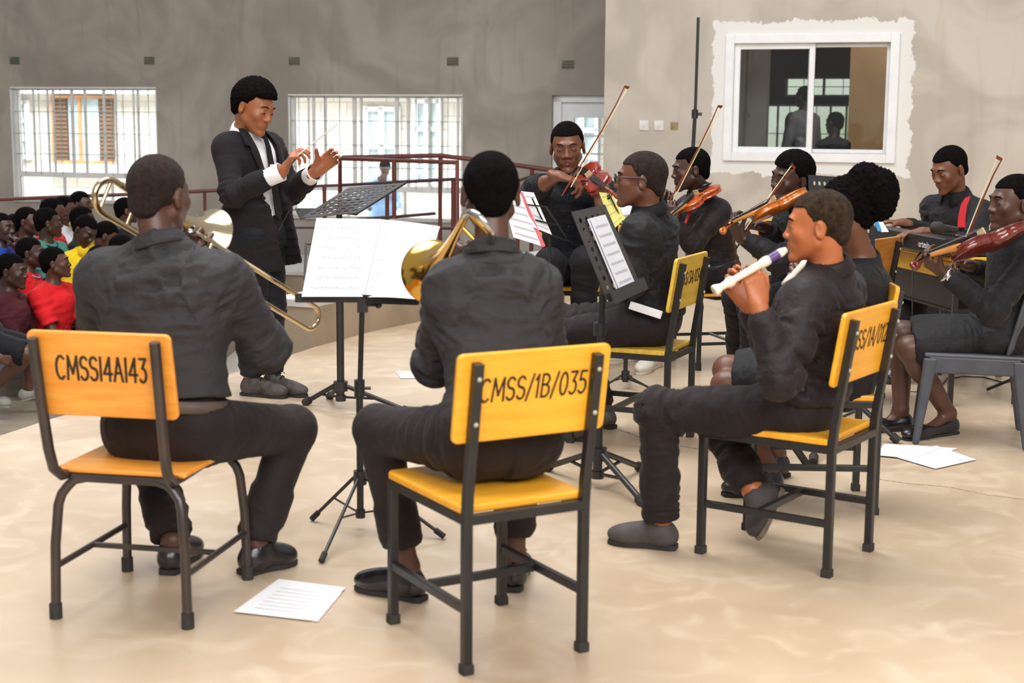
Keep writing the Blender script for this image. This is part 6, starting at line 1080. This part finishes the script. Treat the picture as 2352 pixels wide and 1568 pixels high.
# 2 conductor
p2 = person('conductor', dict(label='person standing in a black suit and tie, conducting with a white baton', hip=P(597, 538, 7.76), neck=P(566, 305, 7.73), head=P(584, 246, 7.66), yh=-105, ys=-125, hy=-118, hp=20, hr=-4, s=1.0, hs=1.12, sw=0.165, skin='skin_warm', hair='tall', stand=True, top='shirt', topname='dress_shirt', topm='cloth_white', colm='cloth_white', legm='cloth_navy', sleeve='none', fold=0.003, hem=0.10, open=0.45, gaze=(0, -1), vox=0.0046, cvox=0.0065, slouch=0.0,
    wrR=P(651, 392, 7.42), wrL=P(727, 392, 7.62), elR=P(532, 448, 7.48), elL=P(672, 440, 7.86), hdR=(V_(.45, -.1, .8), V_(.75, .1, -.4), (35, 45, 55, 60), (0.35, 0.9)), hdL=(V_(.75, -.1, .62), V_(.1, -.95, -.2), (28, 30, 30, 32), (0.8, 0.5)), hsz=1.08,
    knR=P(578, 720, 7.66), knL=P(622, 715, 7.78), ftR=[G(556, 906), G(616, 915)+V_(.1,0,0)], ftL=[G(606, 900), G(696, 913)+V_(0.02,0,0)], shoe='boot', lfold=0.012, waist=0.16))
def jacket(J, par):
    s = 1.0; hip, neck, u, fs, ls, shc = J['hipc'], J['neck'], J['u'], J['fs'], J['ls'], J['shc']; lo = np.minimum(hip, neck) - .55; hi = np.maximum(hip, neck) + .6; F = Fld(lo, hi, 0.0065); R = J['Rt']; b = lambda z, y=0.0: hip + (neck - hip) * z + fs * y; sw = 0.165; t = .028
    F.ell(b(.76, .005), (.166 + t, .105 + t, .10), R, .05); F.ell(b(.55, 0), (.155 + t, .11 + t, .16), R, .05); F.ell(b(.25, 0), (.148 + t, .108 + t, .15), R, .06); F.cone(b(.30), b(-.42), .178, .212, .006, .05, flat=(fs, .92))
    F.cap(shc + ls * (sw - .03), shc - ls * (sw - .03), .062 + t * .5, None, .05); F.cap(neck - u * .006, J['SL'] - ls * .01, .052, .058, .035); F.cap(neck - u * .006, J['SR'] + ls * .01, .052, .058, .035); dirs = [(hip, neck)]
    for sd in 'LR':
        S_, E_, W_ = J['S' + sd], J['E' + sd], J['W' + sd]; dirs += [(S_, E_), (E_, W_)]; sg = ls if sd == 'L' else -ls; F.cap(S_ - sg * .004, E_, .062, .054, .045); F.cap(E_, E_ + (W_ - E_) * .5, .056, .053, .03); F.cone(E_ + (W_ - E_) * .4, E_ + (W_ - E_) * .72, .057, .053, .004, .02); F.cone(E_ + (W_ - E_) * .68, E_ + (W_ - E_) * .9, .046, .046, .002, 0, sub=True)
    F.cone(neck - u * .1, neck + u * .1, .063, .066, .002, .004, sub=True); F.plane(b(-.36), -u + fs * 0.10)
    # open front: a widening gap below and a deep V above
    for z0, z1, w0, w1 in ((1.02, .45, .078, .056), (.5, .05, .056, .060), (.1, -.4, .060, .09)):
        for k in range(7):
            a = k / 6; z = z0 + (z1 - z0) * a; w_ = w0 + (w1 - w0) * a; F.box(b(z, .16) + ls * (.05 * max(0, .45 - z)), (w_, .13, .045), R, .002, .003, sub=True)
    o = fobj('jacket', F, ['suit_black'], par, fold=.017, freq=12, seed=21, dirs=dirs, joints=[J['EL'], J['ER'], J['SL'] - u * .1, J['SR'] - u * .1, b(.3)])
    fx = lambda x, z, y: b(z, y) + ls * x
    for sg in (-1, 1):
        # lapels lie on the chest, following the edge of the V
        mb = MB(); pts = []
        for z, x0, x1, y0, y1 in ((1.04, .056, .088, .050, .025), (.94, .072, .118, .100, .078), (.875, .074, .130, .122, .100), (.865, .073, .108, .124, .112), (.8, .068, .112, .134, .122), (.66, .060, .094, .144, .138), (.5, .050, .070, .146, .144), (.44, .046, .052, .145, .146)): pts += [fx(sg * x0, z, y0 + .006), fx(sg * x1, z, y1 + .010)]
        mb.add(pts, [(2 * i, 2 * i + 1, 2 * i + 3, 2 * i + 2) for i in range(7)], 0, True); lo_ = mb.build('lapel', 'suit_black', par); m_ = lo_.modifiers.new('t', 'SOLIDIFY'); m_.thickness = .005; m_.offset = 0
    for z in (.36, .2, .02): mb = MB(); mb.lathe(fx(-.078 - (.36 - z) * .05, z, .134 + .004), fs, [(0, .011), (.004, .011), (.004, .0075), (.003, .0075), (.003, 0)], 14); mb.build('button', 'chrome' if z < .03 else 'plastic_black', o)
    E_, W_ = J['ER'], J['WR']; ad = nrm(W_ - E_); side = nrm(np.cross(ad, V_(0, 0, 1))); side = side if side[1] < 0 else -side
    for k in range(3): mb = MB(); mb.lathe(E_ + (W_ - E_) * (.6 - k * .075) + nrm(side * 1 + V_(0, 0, -.65)) * .053, nrm(side + V_(0, 0, -.6)), [(0, .008), (.004, .008), (.004, 0)], 12); mb.build('cuff_button', 'chrome' if k == 1 else 'plastic_black', o)
    mb = MB(); mb.bar(fx(-.125, .18, .125), fx(-.06, .2, .150), .012, .006); mb.build('pocket_flap', 'suit_black', o)
    # tie
    mb = MB(); tp = [(1.0, .018, .085), (.955, .024, .112), (.93, .013, .128), (.85, .016, .139), (.65, .019, .146), (.45, .021, .148), (.3, .023, .15), (.2, .024, .152)]; V = []
    for z, w_, y in tp: V += [fx(-w_, z, y), fx(w_, z, y)]
    V += [fx(0, .14, .152)]; n_ = len(tp); mb.add(V, [(2 * i, 2 * i + 1, 2 * i + 3, 2 * i + 2) for i in range(n_ - 1)] + [(2 * n_ - 2, 2 * n_ - 1, 2 * n_)], 0, False); to = mb.build('tie', 'plastic_black', par); to.data.materials[0] = M['suit_black']; m_ = to.modifiers.new('t', 'SOLIDIFY'); m_.thickness = .006
    mb = MB(); mb.box(fx(0, .66, .153), (.03, .004, .025), R); mb.build('tie_label', 'paper', to)
jacket(p2, p2['root'])
for sd in 'LR':
    e_, w_ = p2['E' + sd], p2['W' + sd]; d_ = nrm(w_ - e_); mb = MB(); mb.lathe(e_ + (w_ - e_) * .64, d_, [(0, .045), (.05, .046), (.098, .048), (.1, .046), (.098, .043), (.05, .041)], 28); mb.build('shirt_cuff', 'cloth_white', p2['root'])
wr = p2['WR']; hd = nrm(V_(.45, -.1, .8)); bt0 = P(690, 352, 7.38); bt1 = P(776, 284, 7.30)
bt = root('baton', bt0, 'thin white baton in the hand of the conductor', 'baton', world=True); mb = MB(); mb.tube([bt0 - nrm(bt1 - bt0) * .05, bt1], [.0042, .003], 8); mb.build('shaft', 'baton_white', bt); mb = MB(); mb.lathe(bt0 - nrm(bt1 - bt0) * .09, bt1 - bt0, [(0, 0), (.004, .008), (.03, .006), (.045, .004)], 10); mb.build('grip', 'baton_white', bt)
# 4 violinist facing the camera
p4 = person('violinfacing', dict(label='person in a black shirt facing the camera, bowing a red violin', hip=P(1312, 625, 8.72), neck=P(1306, 404, 8.6), head=P(1303, 337, 8.55), yh=178, ys=176, hy=176, hp=10, hr=3, s=1.13, hs=1.22, sw=0.185, skin='skin_mid', hair='short', topm='cloth_navy', legm='trouser_black', sleeve='rolled', buttons=1, belt='belt_black', beltz=0.09, buckle=1, hem=0.05, vox=0.005, fold=.012, gaze=(0, -.5), open=.9,
    wrR=P(1283, 404, 8.22), elR=P(1232, 432, 8.42), wrL=P(1384, 480, 8.22), elL=P(1392, 535, 8.45), hdR=(V_(.9, .0, -.25), V_(-.05, .2, -1), (40, 45, 45, 50)), hdL=(V_(-.15, 0, 1), V_(-.3, .9, .1), (55, 60, 60, 65), (.3, .9)), hsz=1.05,
    knL=P(1346, 600, 8.2), knR=P(1262, 605, 8.2), ftL=[P(1332, 835, 8.32) * V_(1, 1, 0), P(1334, 835, 8.05) * V_(1, 1, 0)], ftR=[P(1262, 835, 8.3) * V_(1, 1, 0), P(1258, 835, 8.03) * V_(1, 1, 0)], shoe='black'))
violin('bright red violin under the chin of the violinist facing the camera', P(1334, 390, 8.42), P(1416, 450, 7.93), V_(-.55, -.5, .65), 'violin_red')
bow('long violin bow rising in front of the violinist facing the camera', P(1301, 447, 8.12), P(1442, 202, 8.1), V_(-.7, -.3, -.3))
# 5 boy in glasses
p5 = person('glasses', dict(label='person in a black shirt and dark-framed glasses on the pale yellow chair', hip=P(1500, 735, 6.66), neck=P(1492, 488, 6.62), head=P(1470, 412, 6.6), yh=80, ys=68, hy=84, hp=0, s=1.0, hs=1.08, sw=0.175, skin='skin_brown', hair='short', hairm='hair_fade', topm='cloth_black', legm='trouser_dark', hem=0.03, vox=0.005, fold=.012, slouch=-.02, loose=.004,
    wrL=P(1400, 560, 6.55), elL=P(1450, 650, 6.45), wrR=P(1395, 560, 6.85), elR=P(1440, 640, 6.95), hdL=(V_(-.8, .1, .5), V_(.1, .6, -.6), (50, 50, 50, 50)), hdR=(V_(-.8, -.1, .5), V_(.1, -.6, -.6), (50, 50, 50, 50)),
    knL=P(1288, 772, 6.5), knR=P(1296, 740, 6.8), ftL=[G(1345, 1012), G(1262, 1006)], ftR=[G(1412, 985), G(1335, 975)], shoe='brown'))
q = p5['q']; gl = root('eyeglasses', q(0, .1, .005), 'dark-framed eyeglasses on the face of the seated person in profile', 'eyeglasses', world=True); mb = MB()
for x in (-1, 1):
    ring = [q(x * .034 + .024 * math.cos(a), .104 - .004 * abs(math.cos(a)), .002 + .018 * math.sin(a)) for a in np.linspace(0, 2 * PI, 17)]; mb.tube(ring, .0028, 6)
mb.tube([q(-.011, .106, .006), q(.011, .106, .006)], .0025, 6); mb.build('front_frame', 'plastic_black', gl)
for x in (-1, 1): mb = MB(); mb.tube([q(x * .058, .1, .008), q(x * .079, .06, .010), q(x * .083, -.01, .008), q(x * .082, -.03, -.008)], .0035, 6); mb.build('temple_arm', 'plastic_black', gl); mb = MB(); mb.add([q(x * .034 + .022 * math.cos(a), .104, .002 + .016 * math.sin(a)) for a in np.linspace(0, 2 * PI, 13)[:-1]], [tuple(range(12))]); mb.build('lens', 'glass', gl)
mb = MB(); mb.bar(P(1446, 700, 6.44), P(1520, 724, 6.42), .006, .036, V_(0, 0, 1)); mb.build('white_belt', 'cloth_white', p5['root'], bevel=.008)['label'] = 'wide white belt strap at the waist'
# 6 second violinist by the wall
p6 = person('violinwall', dict(label='person in a brownish black shirt in profile, playing a violin before the right wall', hip=P(1645, 640, 8.84), neck=P(1610, 452, 8.78), head=P(1585, 388, 8.72), yh=98, ys=112, hy=98, hp=8, hs=1.08, s=1.03, sw=.175, skin='skin_dark', hair='short', topm='cloth_brownblack', legm='trouser_black', belt='belt_black', beltz=.09, hem=.05, vox=.005, open=.8, fold=.013, loose=.004,
    wrL=P(1546, 512, 8.45), elL=P(1592, 560, 8.5), wrR=P(1512, 452, 8.85), elR=P(1520, 530, 9.0), hdL=(V_(-.3, 0, 1), V_(.3, .8, .2), (60, 60, 65, 65)), hdR=(V_(.3, -.6, .35), V_(-.3, -.4, -.8), (40, 40, 45, 50)), 
    knL=P(1480, 655, 8.7), knR=P(1478, 645, 8.95), ftL=[G(1512, 838), G(1466, 862)], ftR=[G(1462, 826), G(1394, 836)], shoe='white'))
violin('orange-brown violin of the second violinist, its scroll low at the left', P(1638, 425, 8.62), P(1522, 512, 8.3), V_(-.45, -.25, .85), 'violin_orange')
bow('violin bow standing upright in front of the second violinist', P(1537, 478, 8.5), P(1656, 246, 8.45), V_(-.7, -.3, -.3))
mb = MB(); mb.add([P(1566, 525, 8.5), P(1574, 520, 8.5), P(1590, 480, 8.53), P(1584, 478, 8.53)], [(0, 1, 2, 3)]); o = mb.build('red_strip', 'ribbon_red', p6['root']); m_ = o.modifiers.new('t', 'SOLIDIFY'); m_.thickness = .012
# 7 third violinist
p7 = person('violinthird', dict(label='person in a black shirt holding a glossy orange violin out to the left', hip=P(1890, 655, 7.66), neck=P(1848, 470, 7.6), head=P(1818, 407, 7.52), yh=96, ys=118, hy=116, hp=6, hr=-12, hs=1.1, s=1.0, sw=.17, skin='skin_dark', hair='crop', topm='cloth_black', legm='trouser_black', hem=0, vox=.005, open=.9, fold=.012,
    wrL=P(1702, 545, 7.3), elL=P(1790, 598, 7.25), wrR=P(1752, 520, 7.65), elR=P(1800, 560, 7.85), hdL=(V_(-.55, .05, .8), V_(.5, .5, .5), (50, 55, 60, 60), (.7, .5)), hdR=(V_(-.9, -.3, .1), V_(-.1, -.5, -.8), (50, 50, 55, 60)),
    knL=P(1728, 700, 7.4), knR=P(1694, 685, 7.7), ftL=[G(1745, 915), G(1690, 925)], ftR=[G(1718, 885), G(1660, 890)], shoe='black'))
violin('glossy orange violin of the third violinist, its scroll held to the left', P(1842, 443, 7.42), P(1653, 527, 7.18), V_(-.2, .45, .9), 'violin_amber')
bow('dark violin bow slanting across the face of the third violinist', P(1690, 556, 7.42), P(1818, 380, 7.36), V_(.6, .2, -.4))
# 8 girl with puffed hair
p8 = person('girlpuff', dict(label='person with a large puff of hair in a sleeveless black dress', hip=P(1930, 868, 5.56), neck=P(1985, 600, 5.54), head=P(1938, 480, 5.5), yh=84, ys=72, hy=74, hp=0, hs=1.05, s=1.0, sw=.16, girth=.92, skin='skin_brown', hair='puff', topm='cloth_black', topname='dress_top', collar='round', sleeve='none', legs='skirt', legm='cloth_black', hem=-.02, vox=.0055, fold=.007, waist=.16,
    wrL=P(1862, 668, 5.38), elL=P(1925, 800, 5.34), wrR=P(1856, 640, 5.6), elR=P(1900, 780, 5.8), hdL=(V_(-.6, .1, .8), V_(-.2, .7, .4), (65, 65, 65, 65)), hdR=(V_(-.6, -.1, .8), V_(-.2, -.7, .4), (65, 65, 65, 65)),
    knL=(1668, 885), knR=P(1672, 850, 5.72), ftL=[G(1795, 1130), G(1658, 1140)], ftR=[G(1808, 1092), G(1672, 1112)], shoe='black'))
rc8 = root('recorder', P(1845, 610, 5.32), 'pale recorder with a red joint in the hands of the person with puffed hair', 'recorder', 'recorders', world=True); a_, b_ = P(1893, 552, 5.42), P(1800, 655, 5.22); d_ = nrm(b_ - a_)
mb = MB(); mb.lathe(a_, d_, [(0, 0), (0, .008), (.04, .012), (.08, .012)], 14); mb.build('mouthpiece', 'plastic_cream', rc8); mb = MB(); mb.lathe(a_, d_, [(.08, .0125), (.1, .0125)], 14); mb.build('joint', 'ribbon_red', rc8); mb = MB(); mb.lathe(a_, d_, [(.1, .0115), (.24, .01), (.25, .0135), (.3, .012), (.3, 0)], 14); mb.build('barrel', 'plastic_cream', rc8)
# 9 boy with the recorder
p9 = person('recorderboy', dict(label='person in a dark shirt in profile at the right foreground, playing a cream recorder', hip=P(1842, 935, 4.88), neck=P(1905, 625, 4.86), head=P(1876, 518, 4.84), yh=70, ys=58, hy=78, hp=4, hs=1.02, s=.97, sw=.165, skin='skin_glow', hair='short', hairm='hair_brown', topm='cloth_brownblack', legm='trouser_dark', belt='belt_black', beltz=.085, hem=.05, vox=.005, fold=.016, loose=.006, slouch=-.02, eyes=1, waist=.14,
    wrL=P(1742, 698, 4.62), elL=P(1792, 868, 4.58), wrR=P(1712, 690, 4.86), elR=P(1790, 820, 5.02), hdL=(V_(-.18, .15, 1), V_(-.3, .9, .1), (38, 42, 48, 52), (.3, .8)), hdR=(V_(-.6, -.1, .75), V_(.2, -.9, .1), (38, 42, 48, 52), (.3, .8)), hsz=1.0,
    knL=(1512, 942), knR=P(1650, 975, 5.12), ftL=[G(1555, 1262), G(1396, 1246)], ftR=[P(1796, 1130, 5.0), P(1748, 1240, 4.86), V_(-.75, .1, .5)], shoe=('grey', 'tansole')))
rc = root('recorder', P(1720, 620, 4.7), 'cream recorder with a purple band played by the person in the right foreground', 'recorder', 'recorders', world=True); a_, b_ = P(1806, 573, 4.66), P(1641, 668, 4.60); d_ = nrm(b_ - a_); L = np.linalg.norm(b_ - a_) / .31
mb = MB(); mb.lathe(a_, d_, [(0, 0), (0, .009), (.02 * L, .014), (.035 * L, .0145)], 18); mb.lathe(a_, d_, [(.075 * L, .0145), (.085 * L, .0165), (.095 * L, .0165), (.115 * L, .0135)], 18); mb.build('head_joint', 'plastic_cream', rc)
mb = MB(); mb.lathe(a_, d_, [(.034 * L, .0148), (.076 * L, .0145)], 18); mb.build('colour_band', 'plastic_purple', rc)
mb = MB(); mb.lathe(a_, d_, [(.11 * L, .0125), (.225 * L, .011), (.235 * L, .0175), (.25 * L, .0175), (.262 * L, .0125), (.28 * L, .0115), (.29 * L, .015), (.305 * L, .0195), (.312 * L, .018), (.314 * L, .010), (.30 * L, .006)], 18); mb.build('middle_joint', 'plastic_cream', rc)
# 10 keyboard player
p10 = person('keys', dict(label='person in a black shirt with a red ribbon, looking down and playing the keyboard', hip=P(2208, 640, 8.6), neck=P(2196, 452, 8.54), head=P(2179, 388, 8.48), yh=98, ys=122, hy=118, hp=22, hs=1.1, s=1.02, sw=.18, skin='skin_mid', hair='short', topm='cloth_black', legm='trouser_black', buttons=1, hem=0, vox=.005, open=.4, gaze=(0, -1), fold=.01,
    wrL=P(2118, 532, 8.0), elL=P(2225, 560, 8.2), wrR=P(2075, 512, 8.5), elR=P(2150, 545, 8.75), hdL=(V_(-1, .1, -.1), V_(0, 0, -1), (25, 28, 30, 35)), hdR=(V_(-1, .1, .1), V_(0, 0, -1), (25, 28, 30, 35)),
    knL=P(2108, 668, 8.3), knR=P(2100, 655, 8.6), ftL=[P(2080, 850, 8.25) * V_(1, 1, 0), P(2030, 850, 8.2) * V_(1, 1, 0)], ftR=[P(2090, 850, 8.6) * V_(1, 1, 0), P(2040, 850, 8.55) * V_(1, 1, 0)], shoe='black'))
mb = MB(); pp = [(2223, 452), (2214, 470), (2209, 495), (2208, 522)]; V = []; yy = 8.24
for i, (x_, y_) in enumerate(pp): w_ = 6 + i * 1.0; V += [P(x_ - w_, y_ + (0 if i else 2), yy), P(x_ + w_, y_ + (0 if i else -2), yy)]
o_, fsn = None, p10['fs']
mb.add(V, [(2 * i, 2 * i + 1, 2 * i + 3, 2 * i + 2) for i in range(3)]); o = mb.build('red_ribbon', 'ribbon_red', p10['root']); m_ = o.modifiers.new('t', 'SOLIDIFY'); m_.thickness = .006
# 11 violinist in the skirt at the right edge
p11 = person('violinskirt', dict(label='person in a black top and skirt at the right edge, playing a dark red violin', hip=P(2292, 775, 6.76), neck=P(2352, 532, 6.74), head=P(2326, 465, 6.68), yh=84, ys=98, hy=100, hp=2, hs=1.1, s=1.02, sw=.165, skin='skin_deep', hair='short', topm='cloth_black', topname='long_sleeve_top', collar='round', legs='skirt', legm='cloth_black', hem=-.02, vox=.005, fold=.008, waist=.16, open=1,
    wrL=P(2168, 628, 6.5), elL=P(2280, 712, 6.45), wrR=P(2228, 610, 7.0), elR=P(2300, 640, 7.1), hdL=(V_(-.85, .1, .55), V_(.45, .4, .8), (45, 50, 55, 60), (.7, .5)), hdR=(V_(-.9, -.3, .2), V_(0, -.5, -.8), (45, 45, 50, 55)),
    knL=(2088, 800), knR=P(2072, 765, 6.95), ftL=[G(2196, 994), G(2074, 1012)], ftR=[G(2092, 986), G(1990, 992)], shoe='flat'))
violin('dark red violin at the right edge, its scroll held out to the left', P(2338, 528, 6.55), P(2092, 604, 6.25), V_(-.15, .5, .85), 'violin_dark')
bow('violin bow slanting up at the right edge before the keyboard player', P(2196, 600, 6.62), P(2290, 363, 6.5), V_(.6, .2, -.4), 'bow_wood')
wt = p11['WL']; dd_ = nrm(p11['WL'] - p11['EL']); wc = root('wristwatch', wt, 'silver wristwatch and bead bracelet on the wrist of the violinist in the skirt', 'watch', world=True); x_, y_, z_ = frame_from(dd_)
mb = MB(); mb.lathe(wt - dd_ * .012, dd_, [(-.007, .033), (-.007, .0355), (.007, .0355), (.007, .033)], 24); mb.build('metal_band', 'chrome', wc); mb = MB(); mb.lathe(wt - dd_ * .012 + nrm(V_(.1, -1, -.2)) * .034, nrm(V_(.1, -1, -.2)), [(-.003, .015), (.005, .015), (.006, .012), (.006, 0)], 18); mb.build('watch_case', 'silver', wc)
mb = MB(); [mb.ball(wt + dd_ * .008 + (x_ * math.cos(a) + y_ * math.sin(a)) * .033, .0048, 6) for a in np.linspace(0, 2 * PI, 25)[:-1]]; mb.build('bead_bracelet', 'rubber', wc)
# ================================================================== the audience on the lower floor
AUD = [ # name label head px,py,Y hy top-material extras
 ('red_front', 'person in a bright red T-shirt, nearest of the audience, looking right', (128, 603, 11.0), -82, 'cloth_red', dict(yb=-112, sleeve='short', zf=-.6, hp=-6)),
 ('maroon', 'person in a maroon sweater with a crest, smiling, at the left edge', (28, 622, 10.75), -95, 'cloth_maroon', dict(sleeve='long', zf=-.6, legs='shorts', legm='shorts_grey', hp=5, hs=1.12)),
 ('red_back', 'person in a red T-shirt with a blue collar, behind the person in bright red', (72, 580, 11.45), -88, 'cloth_red', dict(sleeve='short', zf=-.6)),
 ('teal', 'person in a teal T-shirt with a black neckline, head turned to the right', (112, 511, 11.9), -70, 'cloth_teal', dict(yb=-112, sleeve='short')),
 ('maroon_trim', 'person in a maroon top with yellow trim, behind the teal T-shirt at the left', (66, 508, 12.3), -100, 'cloth_maroon', dict(yb=-118, sleeve='short')),
 ('blue', 'person in a blue shirt at the left edge, hand raised to the mouth', (6, 523, 11.9), -110, 'cloth_blue', dict(sleeve='short', hand=1)),
 ('yellow', 'person in a yellow polo shirt looking down, behind the trombone player', (196, 530, 11.8), -125, 'cloth_yellow', dict(yb=-150, sleeve='short', hp=32, collar='shirt', hr=-12)),
 ('dark_mid', 'person with short black hair directly behind the yellow polo shirt', (192, 505, 12.9), -70, 'cloth_black', dict(sleeve='short')),
 ('behind_teal', 'person in a red top looking right, directly behind the teal T-shirt', (124, 486, 13.0), -75, 'cloth_red', dict(sleeve='short')),
 ('white', 'person in a white top leaning forward near the handrail', (150, 480, 13.7), -80, 'cloth_white', dict(sleeve='short', hand=1)),
 ('tall_back', 'person with the highest head in the back row, below the handrail', (188, 468, 14.0), -100, 'cloth_yellow', dict(sleeve='short')),
 ('far_left', 'person mostly hidden at the back left, only dark hair showing', (36, 521, 13.4), -20, 'cloth_maroon', dict(sleeve='short')),
 ('green', 'person in a green shirt beside the yellow polo shirt', (246, 542, 12.5), -80, 'cloth_green', dict(sleeve='short', hp=30)),
 ('grey_sleeve', 'person in a pale grey long-sleeved shirt beside the bright red T-shirt', (235, 600, 11.1), -60, 'cloth_grey', dict(sleeve='long', zf=-.6, hp=10)),
 ('low_head', 'person with cropped black hair low behind the shoulder of the trombone player', (282, 575, 11.6), -60, 'cloth_black', dict(sleeve='short', hp=20)),
 ('far_right', 'person at the far right of the back row beside the trombone', (292, 483, 13.6), -70, 'cloth_black', dict(sleeve='short')),
]
AJ = {}
for nm, lab, (px, py, Y), hy, tm, ex in AUD:
    zf = ex.pop('zf', -0.34 if Y < 12.6 else -0.12); hc = P(px, py, Y); hs = ex.pop('hs', 1.04); yb = ex.pop('yb', -98 + (len(nm) % 3) * 6)
    fl = fwd(yb); neck = hc - A(0, 0, .165) - fl * .03; hipc = hc - A(0, 0, .70) - fl * .10; d = dict(label=lab, group='seated audience', hip=hipc, neck=neck, head=hc, yh=yb, hy=hy, hs=hs, s=.98, skin=['skin_dark', 'skin_deep'][len(nm) % 2], hair='short', topm=tm, topname='top', vox=.0085, cvox=.0095, detail=1 if Y < 12.45 else 0, collar='round', fold=.009, legs='trousers', legm='trouser_black', z0=zf, slouch=-.03, open=.55, hem=-.02, lfold=.008, sw=.165)
    if Y < 12.45: d['vox'] = .0068
    if nm in ('red_front', 'maroon'): d['vox'] = .0062
    fz = hipc[2] - .42; fb_ = hipc + fl * .36; lv = -rgt(yb)
    for sd, sg in (('L', 1), ('R', -1)):
        k = hipc + fl * .40 + lv * sg * .13 + A(0, 0, .03); heel = A(k[0], k[1], max(zf if nm in ('red_front', 'maroon', 'red_back', 'grey_sleeve') else fz, fz)) - fl * .06; d['kn' + sd] = k; d['ft' + sd] = [heel, heel + fl * .25]
        sh = neck + lv * sg * .17; d['wr' + sd] = k + A(0, 0, .10) - fl * .05 - lv * sg * .05; d['hd' + sd] = (fl * .8 - lv * sg * .5 + A(0, 0, -.1), A(0, 0, -1), (30, 35, 40, 40))
    if nm == 'red_front': d['ftL'] = [P(168, 916, 10.55), P(234, 914, 10.5)]; d['shoe'] = 'flat'
    if ex.pop('hand', 0): d['wrR'] = hc + fl * .14 - A(0, 0, .17) - lv * .03; d['hdR'] = (A(0, 0, 1) - fl * .2, lv * .3 - fl, (50, 55, 60, 60)); d['elR'] = hc + fl * .22 - A(0, 0, .42) - lv * .12
    d.update(ex); AJ[nm] = person('aud_' + nm, d)
j = AJ['maroon']; mb = MB(); c = j['neck'] - j['u'] * .15 + j['fs'] * .135 + j['ls'] * .06; mb.prism([(-.03, .03), (.03, .03), (.03, -.01), (0, -.04), (-.03, -.01)], .012, c, j['ls'] * -1, j['u']); mat('crest', (150, 190, 200), .7, 0, rgb2=(210, 200, 80), scale=40); mb.build('crest', 'crest', j['root'])
def neck_trim(j, m, r_=.078): mb = MB(); nd = j['u']; c = j['neck'] + nd * .012 + j['fs'] * .012; mb.tube([c + j['ls'] * math.cos(a) * r_ + j['fs'] * math.sin(a) * r_ - nd * max(0, math.sin(a)) * .03 for a in np.linspace(0, 2 * PI, 25)], .006, 6); mb.build('neckline', m, j['root'])
neck_trim(AJ['teal'], 'lash'); neck_trim(AJ['red_back'], 'cloth_lightblue'); mat('trim_gold', (220, 150, 20), .8); neck_trim(AJ['maroon_trim'], 'trim_gold')
# the one cut off by the left edge: dark shorts, bare shins, grey clogs
hz = P(-40, 780, 9.9); fl = fwd(-82); lv = -rgt(-82)
pe_ = person('aud_edge', dict(label='person cut off by the left edge, black shorts, bare shins and grey clogs', group='seated audience', hip=hz, neck=hz + A(-.05, 0, .5), head=hz + A(.0, 0, .68), yh=-82, hy=-90, skin='skin_deep', hair='short', topm='cloth_black', topname='top', legs='shorts', legm='trouser_black', z0=-.6, vox=.0075, cvox=.009, collar='round', sleeve='short',
    knL=P(70, 800, 10.1), knR=P(62, 812, 9.85), ftL=[P(48, 922, 10.15), P(116, 905, 10.15)], ftR=[P(-40, 925, 9.9), P(25, 936, 9.9)], shoe='clog', wrL=P(-10, 800, 10.0), wrR=P(-8, 822, 9.75), hdL=(fl, A(0, 0, -1), (40, 40, 40, 40)), hdR=(fl + A(0, 0, -.2), lv, (50, 50, 50, 50))))
# sandalled foot seen under the chair back
# person outside in the court, seen through the middle window
po = P(878, 430, 20.6); person('court', dict(label='person in light blue clothes out in the court, seen through the middle window', hip=P(880, 500, 21.0), neck=P(876, 412, 20.8), head=P(884, 386, 20.6), yh=175, hy=170, hp=30, stand=True, s=1.0, skin='skin_deep', hair='short', topm='cloth_lightblue', topname='top', legm='cloth_blue', vox=.011, cvox=.012, detail=0, collar='round', z0=-.55, wrL=P(905, 480, 20.6), wrR=P(850, 480, 20.6),
    knL=P(895, 580, 20.9), knR=P(868, 580, 20.9), ftL=[A(P(895, 600, 21)[0], 21, -.55), A(P(895, 600, 21)[0], 20.75, -.55)], ftR=[A(P(868, 600, 21)[0], 21, -.55), A(P(868, 600, 21)[0], 20.75, -.55)]))
# two figures modelled in place of reflections in the sliding window
gi = on_plane(1845, 330, RO - RN * 1.5, RN); gi[2] = 0
def inner(nm, lab, px, py, off, tm, skin_='skin_dark'):
    hc = on_plane(px, py, RO - RN * off, RN); yb = 40; nk = hc - A(0, 0, .165); hp = nk - A(0, 0, .5); fl = fwd(yb); lv = -rgt(yb)
    person(nm, dict(label=lab, hip=hp, neck=nk, head=hc, yh=yb, hy=yb, stand=True, skin=skin_, hair='short', topm=tm, topname='top', legm='trouser_black', vox=.011, cvox=.012, detail=0, collar='round', z0=0, wrL=hp + lv * .28, wrR=hp - lv * .28, knL=hp + lv * .09 - A(0, 0, .42), knR=hp - lv * .09 - A(0, 0, .42), ftL=[A(*(hp + lv * .1)[:2], 0), A(*(hp + lv * .1 + fl * .25)[:2], 0)], ftR=[A(*(hp - lv * .1)[:2], 0), A(*(hp - lv * .1 + fl * .25)[:2], 0)]))
inner('inner_white', 'reflection in the sliding window, built as a pale-shirted person seen from the back', 1846, 222, 1.5, 'shorts_grey'); inner('inner_dark', 'reflection of a dark-haired person, built as a figure behind the right sliding pane', 1916, 282, 1.2, 'cloth_black')
